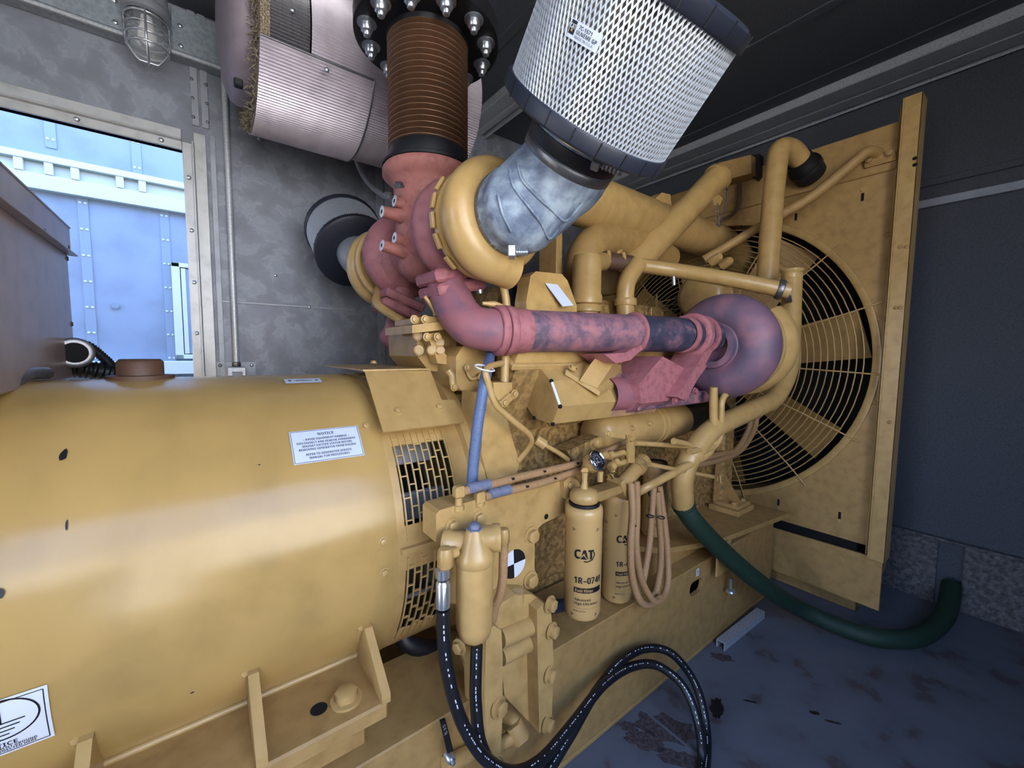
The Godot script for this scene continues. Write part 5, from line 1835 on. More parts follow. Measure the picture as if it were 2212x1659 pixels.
# ---------------------------------------------------------------- exhaust pipe, front turbocharger, coolant pipes
func ring_band(called: String, c: Vector3, ax: Vector3, r: float, w: float, t: float, m: Material, parent: Node3D) -> MeshInstance3D:
	return part_lathe(called, c, ax, [[r - 0.003, -w], [r + t * 0.6, -w], [r + t, -w * 0.7], [r + t, w * 0.7], [r + t * 0.6, w], [r - 0.003, w]], m, parent, 40)
func pipes() -> void:
	var P := thing("exhaust_pipe", "horizontal red exhaust pipe burnt bluish black along the engine side", "exhaust pipe", zp(1200, 760, -0.78))
	var zl := -0.83
	var zr := -0.70
	var ze := -0.68
	var at := func(u: float, v: float) -> Vector3:
		return zp(u, v, lerpf(zl, zr, clampf((u - 1050.0) / 450.0, 0, 1)))
	var A: Vector3 = at.call(1066, 714)
	var B: Vector3 = at.call(1368, 720)
	var C: Vector3 = at.call(1495, 724)
	var D: Vector3 = at.call(1535, 727)
	var ax: Vector3 = (B - A).normalized()
	part_tube("elbow", smooth([zp(966, 606, -0.945), zp(974, 640, -0.93), zp(990, 675, -0.90), zp(1020, 705, -0.86), A, A + ax * 0.03], 7), 0.052, M.dusty_red, P, 28)
	part_tube("pipe_run", [A + ax * 0.03, A.lerp(B, 0.3), A.lerp(B, 0.7), B], 0.0535, M.heat, P, 36)
	part_tube("pipe_end", [B, B.lerp(C, 0.5), C, D], 0.054, M.heat_dark, P, 36)
	ring_band("clamp_ring", A + ax * 0.012, ax, 0.056, 0.010, 0.006, M.pink, P)
	ring_band("clamp_ring", A + ax * 0.035, ax, 0.056, 0.010, 0.006, M.pink, P)
	ring_band("sleeve", A + ax * 0.065, ax, 0.0535, 0.022, 0.003, M.pink, P)
	part_tube("clamp_stud", [at.call(1042, 655), at.call(1068, 657), at.call(1085, 662)], [0.004, 0.008, 0.006], M.yellow, P, 8)
	ring_band("support_ring", B, ax, 0.054, 0.006, 0.007, M.pink, P)
	var ax2: Vector3 = (D - C).normalized()
	ring_band("end_ring", C - ax2 * 0.05, ax2, 0.054, 0.010, 0.004, M.pink, P)
	ring_band("flange_ring", C, ax2, 0.056, 0.012, 0.014, M.pink, P)
	ring_band("flange_ring", C + ax2 * 0.055, ax2, 0.056, 0.006, 0.010, M.pink, P)
	# pink strap shoe and its yellow bracket on the shield box
	var k := MB.new()
	var zb: float = B.z + 0.04
	zslab(k, [[1305, 765], [1352, 762], [1368, 752], [1388, 745], [1387, 755], [1362, 778], [1330, 785]], zb, 0.09)
	obj("strap_shoe", k, M.pink, P)
	# heat shield box
	var S := thing("heat_shield_box", "yellow folded sheet-metal box around the exhaust manifold, stained purple at one end", "heat shield", xp(1180, 915, 0.70))
	var xe := 0.72
	var L := 0.42
	var hexa := []
	for e in [[1163, 790], [1191, 823], [1210, 878], [1194, 916], [1154, 903], [1129, 868]]: hexa.append(xp(e[0], e[1], xe))
	k = MB.new()
	k.slab(hexa, Vector3(L, 0.0, 0.02))
	obj("shell", k, M.yellow, S)
	k = MB.new()
	var h2 := []
	for e in hexa: h2.append(e * 1.0 + Vector3(L - 0.20, 0.0, 0.02 * (L - 0.20) / L))
	var cc := Vector3()
	for e in h2: cc += e / 6.0
	for i in 6: h2[i] = cc + (h2[i] - cc) * 1.004
	k.slab(h2, Vector3(0.205, 0, 0.0098))
	obj("stained_end", k, M.stain, S, "end of the box stained purple by heat")
	k = MB.new()
	var e0: Vector3 = hexa[1]
	var e1: Vector3 = hexa[2]
	k.tube([e0, e1], 0.004, 8)
	obj("edge_trim", k, M.white_print, S, "bright bare edge")
	for e in [e0, e1, hexa[3], hexa[4]]:
		k = MB.new()
		k.ball(e, 0.006, 6)
		obj("corner_notch", k, M.void, S)
	# flat side plate left of the box
	k = MB.new()
	var pl := []
	for e in [[1163, 790], [1129, 868], [1105, 850], [1105, 770], [1120, 752]]: pl.append(xp(e[0], e[1], xe - 0.006))
	k.slab(pl, Vector3(0.006, 0, 0))
	obj("side_plate", k, M.yellow, S)
	# bracket on top of the box
	var K := thing("pipe_bracket", "yellow welded gusset bracket holding the red pipe on the shield box", "bracket", zp(1290, 840, -0.73))
	k = MB.new()
	var bz := -0.72
	var q := [zp(1222, 800, bz - 0.06), zp(1296, 846, bz), zp(1338, 822, bz - 0.03), zp(1262, 780, bz - 0.09)]
	k.face(q, Vector3(0, 1, 1))
	var dn := Vector3(0.0, -0.012, -0.002)
	k.face([q[0] + dn, q[1] + dn, q[2] + dn, q[3] + dn], Vector3.DOWN)
	for i in 4: k.face([q[i], q[(i + 1) % 4], q[(i + 1) % 4] + dn, q[i] + dn], Vector3(0, 0, 1))
	obj("base_plate", k, M.yellow, K)
	k = MB.new()
	var g0 := [zp(1252, 822, bz - 0.03), zp(1290, 838, bz - 0.01), zp(1332, 776, bz - 0.01), zp(1290, 768, bz - 0.03), zp(1276, 786, bz - 0.03)]
	k.face([g0[0], g0[1], g0[2], g0[3], g0[4]], Vector3(0, 0, 1))
	k.face([g0[1], g0[2], zp(1340, 804, bz - 0.06), zp(1326, 822, bz - 0.05)], Vector3(1, 0, 0))
	k.face([g0[0], g0[4], zp(1258, 790, bz - 0.09), zp(1240, 800, bz - 0.08)], Vector3(-1, 0, 0))
	k.face([g0[3], g0[2], zp(1340, 804, bz - 0.06), zp(1300, 780, bz - 0.10)], Vector3(0, 1, 0))
	obj("gusset", k, M.yellow, K)
	bolt(K, zp(1237, 797, bz - 0.055), Vector3(0, 1, 0.6), 0.010, M.yellow)
	# front turbocharger
	var hx := D.x + 0.075
	var hc := Vector3(hx, xp(1562, 748, hx).y, xp(1562, 748, hx).z)
	var HR := 112.0 / FOCAL * (hc - EYE).dot(FW)
	var T := thing("turbocharger", "purple-red front turbocharger at the end of the horizontal exhaust pipe", "turbocharger", hc - Vector3(0, HR, 0))
	k = MB.new()
	var tor := []
	for i in 48: tor.append(hc + Vector3(0, sin(TAU * i / 48), cos(TAU * i / 48)) * HR * 0.61)
	k.tube(tor, HR * 0.39, 24, false, true)
	k.lathe(hc - Vector3(0.085, 0, 0), Vector3.RIGHT, [Vector2(0.0, 0.03), Vector2(0.05, 0.03), Vector2(0.055, 0.0), Vector2(0.075, 0.0), Vector2(0.075, 0.02), Vector2(0.09, 0.03), Vector2(0.10, 0.06), Vector2(0.13, 0.12), Vector2(0.12, 0.16), Vector2(0, 0.16)], 48)
	obj("turbine_housing", k, M.purple, T)
	part_lathe("clamp_band", hc + Vector3(0.085, 0, 0), Vector3.RIGHT, [[HR * 0.80, -0.012], [HR * 0.9, -0.01], [HR * 0.92, 0], [HR * 0.9, 0.01], [HR * 0.80, 0.012]], M.yellow, T, 48)
	k = MB.new()
	volute(k, hc + Vector3(0.15, 0, -0.005), Vector3.RIGHT, HR * 0.62, HR * 0.68, HR * 0.28, HR * 0.36, deg_to_rad(90), deg_to_rad(-320))
	k.lathe(hc + Vector3(0.10, 0, 0), Vector3.RIGHT, [Vector2(0, 0), Vector2(HR * 0.8, 0), Vector2(HR * 0.75, 0.05), Vector2(HR * 0.5, 0.10), Vector2(HR * 0.45, 0.16), Vector2(0, 0.16)], 40)
	obj("compressor_housing", k, M.yellow, T)
	part_tube("t_bolt", [zp(1625, 785, hc.z + 0.03), zp(1650, 765, hc.z + 0.03), zp(1662, 755, hc.z + 0.03)], [0.010, 0.007, 0.005], M.yellow, T, 8)
	# pedestal of the front turbocharger: pink block down to the manifold
	var Q := thing("turbo_pedestal", "pink-red cast pedestal and clamp joining shield box and front turbocharger", "pedestal", zp(1420, 880, -0.68))
	k = MB.new()
	zslab(k, [[1405, 800], [1432, 770], [1478, 795], [1500, 790], [1510, 770], [1528, 790], [1480, 856], [1440, 866], [1385, 872], [1380, 830]], -0.69, 0.12)
	obj("casting", k, M.pink, Q)
	k = MB.new()
	zslab(k, [[1528, 752], [1540, 757], [1482, 866], [1462, 858]], -0.655, 0.10)
	obj("gusset", k, M.pink, Q)
	k = MB.new()
	k.lathe(zp(1350, 850, -0.76), Vector3(1, 0, 0.10), [Vector2(0.05, -0.08), Vector2(0.05, -0.012), Vector2(0.058, -0.010), Vector2(0.058, 0.012), Vector2(0.052, 0.016), Vector2(0.052, 0.026), Vector2(0.058, 0.030), Vector2(0.058, 0.052), Vector2(0.05, 0.056), Vector2(0.048, 0.14)], 36)
	obj("clamp", k, M.dusty_red, Q)
	for e in [[1456, 864], [1480, 838], [1500, 845]]: bolt(Q, zp(e[0], e[1], -0.68), Vector3.BACK, 0.009, M.pink)
	k = MB.new()
	k.bb(zp(1380, 880, -0.72) + Vector3(0, -0.012, -0.1), zp(1560, 868, -0.72) * Vector3(1, 0, 1) + Vector3(0, zp(1380, 880, -0.72).y + 0.03, 0), 0.004)
	obj("manifold_rail", k, M.heat, Q)
	# ---- coolant tubes
	var cw := thing("coolant_tube", "yellow coolant tube slanting above the red pipe to the riser", "coolant tube", zp(1530, 640, -0.9), "coolant tubes")
	var t0 := zp(1352, 569, -1.04)
	var t1 := zp(1450, 583, -0.93)
	var t2 := zp(1705, 629, -0.58)
	part_tube("tube", smooth([t0, t1, zp(1580, 604, -0.74), t2], 6), 0.028, M.yellow, cw, 20)
	part_tube("drain_stub", [zp(1455, 597, -0.92), zp(1456, 616, -0.92)], 0.008, M.zinc, cw, 10)
	ring_band("hose_clamp", t2 - (t2 - t1).normalized() * 0.03, t2 - t1, 0.032, 0.010, 0.004, M.steel, cw)
	part_tube("rubber_joint", [zp(1300, 562, -1.08), t0 + (t1 - t0).normalized() * 0.02], 0.033, M.brown_hose, cw, 20)
	ring_band("hose_clamp", zp(1310, 563, -1.075), t1 - t0, 0.034, 0.008, 0.005, M.yellow, cw)
	ring_band("hose_clamp", zp(1342, 567, -1.05), t1 - t0, 0.034, 0.008, 0.005, M.yellow, cw)
	# thermostat tower left of it
	var th := thing("thermostat_housing", "short upright yellow thermostat tower behind the red pipe", "thermostat housing", zp(1270, 690, -1.0))
	var ty0 := zp(1265, 700, -1.0)
	var tr := 31.0 / FOCAL * (ty0 - EYE).dot(FW)
	var hgt := zp(1265, 552, -1.0).y - ty0.y
	part_lathe("tower", ty0, Vector3.UP, [[tr * 0.88, 0], [tr * 0.88, hgt * 0.16], [tr * 1.02, hgt * 0.18], [tr * 1.02, hgt * 0.26], [tr * 0.9, hgt * 0.28], [tr * 1.1, hgt * 0.30], [tr * 1.1, hgt * 0.40], [tr * 1.0, hgt * 0.44], [tr * 1.0, hgt * 0.92], [tr * 0.9, hgt], [0, hgt]], M.yellow, th, 32)
	part_tube("outlet", [zp(1265, 575, -1.0), zp(1302, 565, -1.07)], 0.034, M.yellow, th, 20)
	# bend beside it
	var b2 := thing("coolant_bend", "yellow pipe bend rising behind the red pipe to the filler neck", "pipe bend", zp(1360, 680, -1.15), "coolant tubes")
	part_tube("bend", smooth(ZP([[1352, 700, -1.0], [1350, 640, -1.0], [1356, 605, -1.0], [1378, 570, -1.0]])), 0.034, M.yellow, b2, 20)
	ring_band("joint_band", zp(1351, 653, -1.0), Vector3.UP, 0.036, 0.014, 0.006, M.yellow, b2)
	# filler neck with cap and chain
	var fn := thing("filler_neck", "slanting yellow filler neck with a capped top and a little chain", "filler neck", zp(1395, 560, -1.12))
	var n0 := zp(1332, 612, -1.16)
	var n1 := zp(1549, 385, -1.00)
	part_tube("neck", [n0, n0.lerp(n1, 0.66), n0.lerp(n1, 0.661), n1], [0.062, 0.062, 0.059, 0.059], M.yellow, fn, 28)
	var na := (n1 - n0).normalized()
	part_lathe("cap", n1, na, [[0.060, -0.006], [0.065, -0.004], [0.065, 0.012], [0.058, 0.018], [0, 0.018]], M.yellow, fn, 28)
	k = MB.new()
	k.box(n1 + na * 0.045 + Vector3(0.01, 0, 0), Vector3(0.05, 0.014, 0.012), frame(na), 0.003)
	k.tube([n1, n1 + na * 0.045], 0.009, 8)
	obj("cap_handle", k, M.yellow, fn)
	part_tube("cap_lever", [n1 + na * 0.03 + Vector3(0.02, 0, 0), zp(1572, 402, -0.98)], 0.006, M.zinc, fn, 8)
	k = MB.new()
	zslab(k, [[1540, 428], [1552, 420], [1562, 428], [1556, 442], [1545, 444]], -0.975, 0.004)
	obj("chain_tab", k, M.yellow, fn)
	var chain := smooth(ZP([[1570, 402, -0.97], [1568, 430, -0.97], [1563, 460, -0.97], [1556, 486, -0.97], [1550, 484, -0.97], [1549, 460, -0.97], [1549, 440, -0.97]]), 6)
	for i in range(0, chain.size() - 2, 2):
		k = MB.new()
		var lp := []
		var md: Vector3 = (chain[i] + chain[i + 2]) / 2
		var dd: Vector3 = (chain[i + 2] - chain[i]).normalized()
		var sd := Vector3(0, 0, 1).cross(dd).normalized() if (i / 2) % 2 == 0 else Vector3(0, 0, 1)
		for j in 10: lp.append(md + dd * cos(TAU * j / 10) * chain[i].distance_to(chain[i + 2]) * 0.62 + sd * sin(TAU * j / 10) * 0.006)
		k.tube(lp, 0.0016, 5, false, true)
		obj("chain_link", k, M.steel, fn)
	# fat header cylinder and the bends behind the neck
	var hd := thing("expansion_header", "fat yellow horizontal cylinder behind the filler neck", "header tank", Vector3(1.3, 1.55, ZC))
	var h0 := zp(1290, 440, ZC)
	var h1 := zp(1428, 478, ZC)
	h1.y = h0.y
	part_lathe("shell", Vector3(0.95, h0.y - 0.005, ZC), Vector3.RIGHT, [[0, 0], [0.08, 0.0], [0.1, 0.02], [0.1, h1.x - 0.95 - 0.03], [0.09, h1.x - 0.95 - 0.01], [0, h1.x - 0.95]], M.yellow, hd, 36)
	k = MB.new()
	zslab(k, [[1412, 432], [1430, 416], [1448, 420], [1452, 450], [1436, 468], [1418, 455]], ZC + 0.06, 0.05)
	obj("clamp_saddle", k, M.yellow, hd)
	bolt(hd, zp(1428, 438, ZC + 0.06), Vector3.BACK, 0.012, M.yellow)
	for x in [1.05, 1.4]:
		k = MB.new()
		k.bb(Vector3(x, 1.40, ZC - 0.05), Vector3(x + 0.03, h0.y - 0.09, ZC + 0.05), 0.004)
		obj("leg", k, M.yellow_matt, hd)
	var ib := thing("intake_bend", "brownish glossy intake bend under the header cylinder", "pipe bend", zp(1330, 560, ZC), "intake bends")
	part_tube("bend", smooth(ZP([[1252, 640, ZC + 0.02], [1258, 565, ZC + 0.02], [1285, 525, ZC + 0.02], [1330, 518, ZC], [1390, 530, ZC], [1440, 560, ZC - 0.02]])), 0.068, M.yellow_matt, ib, 24)
	var ob := thing("intake_bend", "thick yellow intake bend curving down towards the fan", "pipe bend", zp(1600, 600, ZC + 0.1), "intake bends")
	part_tube("bend", smooth(ZP([[1440, 490, ZC], [1500, 508, ZC + 0.02], [1560, 530, ZC + 0.04], [1600, 570, ZC + 0.06], [1625, 625, ZC + 0.08], [1630, 680, ZC + 0.1]])), 0.088, M.yellow, ob, 28)
	# charge air pump body by the fan
	var al := thing("alternator", "round yellow ribbed alternator body beside the fan guard", "alternator", zp(1560, 690, -1.0))
	var ac := zp(1505, 640, -1.0)
	part_lathe("body", ac, Vector3.RIGHT, [[0, 0], [0.08, 0.0], [0.105, 0.015], [0.11, 0.03], [0.11, 0.10], [0.116, 0.102], [0.116, 0.12], [0.11, 0.122], [0.11, 0.2], [0.09, 0.22], [0, 0.22]], M.yellow, al, 36)
	for e in [[1545, 560], [1568, 568]]: part_lathe("lug", zp(e[0], e[1], -0.93), Vector3(-0.4, 0.3, 1), [[0, 0.03], [0.014, 0.03], [0.02, 0.02], [0.022, -0.02]], M.yellow, al, 14)
	# riser with its lower bend
	var rs := thing("coolant_riser", "tall yellow coolant riser curving down to the green hose", "coolant tube", zp(1470, 1100, -0.72), "coolant tubes")
	part_tube("riser", smooth(fillet(ZP([[1711, 584, -0.62], [1706, 800, -0.645], [1676, 862, -0.65], [1535, 926, -0.68], [1490, 985, -0.70], [1471, 1035, -0.71], [1476, 1094, -0.72]]), 0.07), 2), 0.035, M.yellow, rs, 24)
	var rt := zp(1711, 584, -0.62)
	part_lathe("open_end", rt, Vector3.UP, [[0.035, -0.01], [0.040, -0.004], [0.040, 0.003], [0.033, 0.004], [0.031, -0.03], [0, -0.03]], M.yellow, rs, 24)
	ring_band("joint_band", zp(1494, 980, -0.70), zp(1478, 1012, -0.705) - zp(1510, 953, -0.69), 0.036, 0.012, 0.004, M.yellow, rs)
	part_tube("band_screw", [zp(1455, 953, -0.66), zp(1490, 960, -0.66)], [0.010, 0.008], M.yellow, rs, 8)
	ring_band("hose_clamp", zp(1700, 632, -0.63), Vector3(0.3, 0.2, 1), 0.038, 0.012, 0.003, M.steel, rs)
	# thin tubes beside the riser
	var tubes := [
		["oil_line", "thin yellow oil line looping beside the riser", [[1628, 687, -0.66], [1690, 690, -0.63], [1701, 706, -0.62], [1693, 772, -0.63], [1676, 800, -0.63], [1566, 852, -0.66], [1558, 868, -0.66], [1557, 946, -0.66], [1540, 968, -0.665], [1490, 975, -0.68]], 0.011],
		["oil_line", "thin yellow oil line running down and slanting behind the fuel filters", [[1541, 836, -0.67], [1542, 960, -0.67], [1528, 982, -0.67], [1390, 1056, -0.72], [1345, 1082, -0.80]], 0.0135],
		["fuel_line", "thin straight yellow line between bracket and oil lines", [[1372, 957, -0.72], [1450, 962, -0.70], [1535, 966, -0.68]], 0.008],
		["oil_line", "yellow oil line bending down beside the blue hose", [[1085, 784, -0.80], [1056, 791, -0.76], [1047, 802, -0.74], [1056, 832, -0.74], [1067, 873, -0.74], [1107, 908, -0.74], [1143, 937, -0.75], [1150, 952, -0.76], [1140, 970, -0.78], [1120, 995, -0.80]], 0.0075],
		["oil_line", "yellow oil line dropping from the turbocharger by the wall to the governor", [[820, 620, -1.42], [812, 655, -1.34], [830, 670, -1.30], [873, 697, -1.25], [884, 730, -1.22], [890, 768, -1.2], [905, 790, -1.18], [935, 806, -1.12]], 0.0145],
		["oil_line", "upright yellow oil line under the near compressor", [[1083, 596, -0.86], [1096, 660, -0.86], [1092, 720, -0.84], [1090, 830, -0.82]], 0.0105],
		["oil_line", "second upright yellow oil line behind the near compressor", [[1122, 590, -0.92], [1123, 660, -0.92], [1123, 720, -0.92]], 0.0075],
	]
	for e in tubes:
		k = MB.new()
		k.tube(fillet(ZP(e[2]), 0.035), e[3], 12)
		solo(e[0], e[1], "pipe", k, M.yellow, "thin engine lines")
	# valve block at the foot of the upright line
	var vb := thing("line_valve", "yellow valve block and lever where an oil line meets the housing", "valve", zp(1085, 880, -0.80))
	k = MB.new()
	zslab(k, [[1066, 826], [1106, 826], [1106, 850], [1098, 864], [1076, 864], [1066, 850]], -0.79, 0.06)
	obj("body", k, M.yellow, vb)
	k = MB.new()
	zslab(k, [[1080, 868], [1098, 852], [1112, 846], [1117, 856], [1106, 864], [1094, 878], [1084, 877]], -0.78, 0.02)
	obj("lever", k, M.yellow, vb)
	for e in [[1090, 870], [1111, 851]]: bolt(vb, zp(e[0], e[1], -0.78), Vector3.BACK, 0.008, M.yellow)
	# pipes at the radiator top
	var up := thing("radiator_inlet_pipe", "upright yellow pipe bending into the radiator header through a black hose", "coolant tube", xp(1655, 620, 1.95), "coolant tubes")
	part_tube("pipe", smooth(fillet(XP([[1655, 630, 1.95], [1670, 420, 2.0], [1682, 318, 2.02], [1712, 322, 2.10], [1748, 372, 2.2]]), 0.12), 2), 0.042, M.yellow, up, 20)
	var e0x := xp(1726, 345, 2.14)
	var e1x := xp(1752, 378, 2.235)
	part_tube("rubber_joint", [e0x, e0x.lerp(e1x, 0.3), e0x.lerp(e1x, 0.35), e1x], [0.050, 0.050, 0.062, 0.060], M.black, up, 20)
	ring_band("hose_clamp", e0x.lerp(e1x, 0.55), e1x - e0x, 0.062, 0.012, 0.004, M.black_steel, up)
	var dg := thing("vent_pipe", "thin yellow vent pipe climbing to a bolted flange on the radiator header", "vent pipe", xp(1700, 450, 2.1))
	part_tube("pipe", smooth(fillet(XP([[1520, 562, 1.96], [1600, 514, 2.05], [1760, 422, 2.14], [1850, 346, 2.17], [1875, 325, 2.185], [1896, 332, 2.236]]), 0.06), 2), 0.021, M.yellow_matt, dg, 16)
	k = MB.new()
	xslab(k, [[1866, 345], [1934, 325], [1936, 345], [1868, 363]], 2.226, 0.01)
	obj("flange", k, M.yellow_matt, dg)
	for e in [[1878, 346], [1922, 331]]: bolt(dg, xp(e[0], e[1], 2.226), Vector3.LEFT, 0.012, M.yellow_matt)
	var bx := thing("header_box", "square yellow box bracket on the radiator behind the filler cap", "bracket", xp(1590, 390, 2.19))
	k = MB.new()
	xslab(k, [[1552, 352], [1622, 334], [1623, 374], [1556, 392]], 2.15, 0.10)
	obj("box", k, M.yellow_matt, bx)
	k = MB.new()
	xslab(k, [[1623, 336], [1640, 332], [1640, 378], [1632, 388], [1624, 384]], 2.2, 0.05)
	obj("strap", k, M.black_steel, bx)
	k = MB.new()
	k.tube(smooth(XP([[1560, 475, 2.2], [1590, 455, 2.2], [1598, 420, 2.2], [1596, 395, 2.2]])), 0.008, 8)
	solo("thin_cable", "thin dark cable curving beside the filler chain", "cable", k, M.brown_hose)

# ---------------------------------------------------------------- fuel filters and the side bracket
func can_map(p: Vector2, c: Vector3, r: float, facing: float) -> Array:
	var w := facing + p.x / r
	var d := Vector3(sin(w), 0, cos(w))
	return [c + d * (r + 0.0004) + Vector3(0, p.y, 0), d]
func canister(called: String, label: String, cu: float, vtop: float, vbot: float, z: float, turn: float, number: String, sub: String, group: String) -> Node3D:
	var top := zp(cu, vtop, z)
	var bot := zp(cu, vbot, z)
	var t := (top - EYE).dot(FW)
	var r := 0.047
	var L := top.y - bot.y
	var c := Vector3(top.x, bot.y, top.z)
	var F := thing(called, label, "filter", c, group)
	part_lathe("can", c, Vector3.UP, [[0, 0.004], [r * 0.75, 0.002], [r * 0.92, 0.004], [r, 0.014], [r, L - 0.030], [r * 1.015, L - 0.028], [r * 1.015, L - 0.014], [r * 0.96, L - 0.004], [r * 0.80, L], [0, L]], M.can, F, 48)
	part_lathe("gasket", c + Vector3(0, L - 0.002, 0), Vector3.UP, [[r * 0.82, 0], [r * 0.84, 0.004], [r * 0.82, 0.008], [r * 0.7, 0.008]], M.black, F, 36)
	var k := MB.new()
	var face := atan2(EYE.x - c.x, EYE.z - c.z) + turn
	var mp := can_map.bind(c + Vector3(0, L * 0.5, 0), r, face)
	# mark, number, black band, lines
	var y := L * 0.115
	logo(k, Vector2(0.002, y), 0.046, mp)
	for bo in [-0.0003, 0.0003]: letters(k, number, 0.0158, Vector2(-0.0235 + bo, -L * 0.115), mp, true, 0.0, 0.88)
	var yb := -L * 0.205
	for i in 6:
		var xa := -0.024 + 0.0125 * i
		patch(k, PackedVector2Array([Vector2(xa, yb - 0.0068), Vector2(xa + 0.0126, yb - 0.0068), Vector2(xa + 0.0126, yb + 0.0068), Vector2(xa, yb + 0.0068)]), mp)
	letters(k, "Advanced", 0.0062, Vector2(-0.021, -L * 0.287), mp, true, 0.0)
	letters(k, "High Efficiency", 0.0062, Vector2(-0.021, -L * 0.326), mp, true, 0.0)
	strip(k, Vector2(-0.024, -L * 0.235), Vector2(-0.024, -L * 0.365), 0.0004, mp)
	strip(k, Vector2(-0.024, -L * 0.365), Vector2(0.05, -L * 0.365), 0.0004, mp, 8)
	letters(k, "Made in U.S.A.", 0.0034, Vector2(-0.024, -L * 0.39), mp, true, 0.0)
	for e in [[-0.027, 0.325], [-0.027, -0.43], [0.036, 0.325], [0.036, -0.43]]: letters(k, "I•", 0.008, Vector2(e[0], L * e[1]), mp, true, 0.5)
	# small pictograms on the far left of the print
	for i in 4:
		var py := L * (0.24 - 0.085 * i)
		var cc := Vector2(-0.062, py)
		if i == 0:
			for j in 12: strip(k, cc + Vector2(cos(TAU * j / 12), sin(TAU * j / 12)) * 0.006, cc + Vector2(cos(TAU * (j + 1) / 12), sin(TAU * (j + 1) / 12)) * 0.006, 0.0008, mp)
			strip(k, cc + Vector2(-0.004, -0.004), cc + Vector2(0.004, 0.004), 0.0012, mp)
			strip(k, cc + Vector2(-0.004, 0.004), cc + Vector2(0.004, -0.004), 0.0012, mp)
		else:
			for sgm in [[-1, -1, 1, -1], [1, -1, 1, 1], [-1, -1, -1, 1]]: strip(k, cc + Vector2(sgm[0], sgm[1]) * 0.005, cc + Vector2(sgm[2], sgm[3]) * 0.005, 0.0007, mp)
			strip(k, cc + Vector2(0.001, 0.006), cc + Vector2(0.006, 0.002), 0.0015, mp)
	obj("print", k, M.ink, F, "black printed lettering and mark")
	k = MB.new()
	var mq := can_map.bind(c + Vector3(0, L * 0.5, 0), r + 0.0005, face)
	letters(k, sub, 0.0068, Vector2(-0.020, yb), mq, true, 0.0)
	patch(k, PackedVector2Array([Vector2(-0.011, y - 0.0115), Vector2(0.010, y - 0.0115), Vector2(-0.001, y + 0.003)]), mq)
	obj("print_light", k, M.can, F)
	k = MB.new()
	mq = can_map.bind(c + Vector3(0, L * 0.5, 0), r + 0.001, face)
	patch(k, PackedVector2Array([Vector2(-0.007, y - 0.0115), Vector2(0.006, y - 0.0115), Vector2(-0.001, y - 0.001)]), mq)
	obj("print_triangle", k, M.ink, F)
	return F
func logo(k: MB, c: Vector2, w: float, mp: Callable) -> void:
	for bo in [-0.0008, 0.0, 0.0008]: letters(k, "CAT", 0.0225, c + Vector2(-w * 0.55 + bo, bo * 0.6), mp, true, 0.0, 0.86)
	# bent bracket at the right of the letters
	var p := [c + Vector2(w * 0.42, 0.011), c + Vector2(w * 0.56, 0.0), c + Vector2(w * 0.42, -0.013), c + Vector2(w * 0.14, -0.018), c + Vector2(-w * 0.05, -0.017)]
	for i in p.size() - 1: strip(k, p[i], p[i + 1], 0.0032, mp, 2)
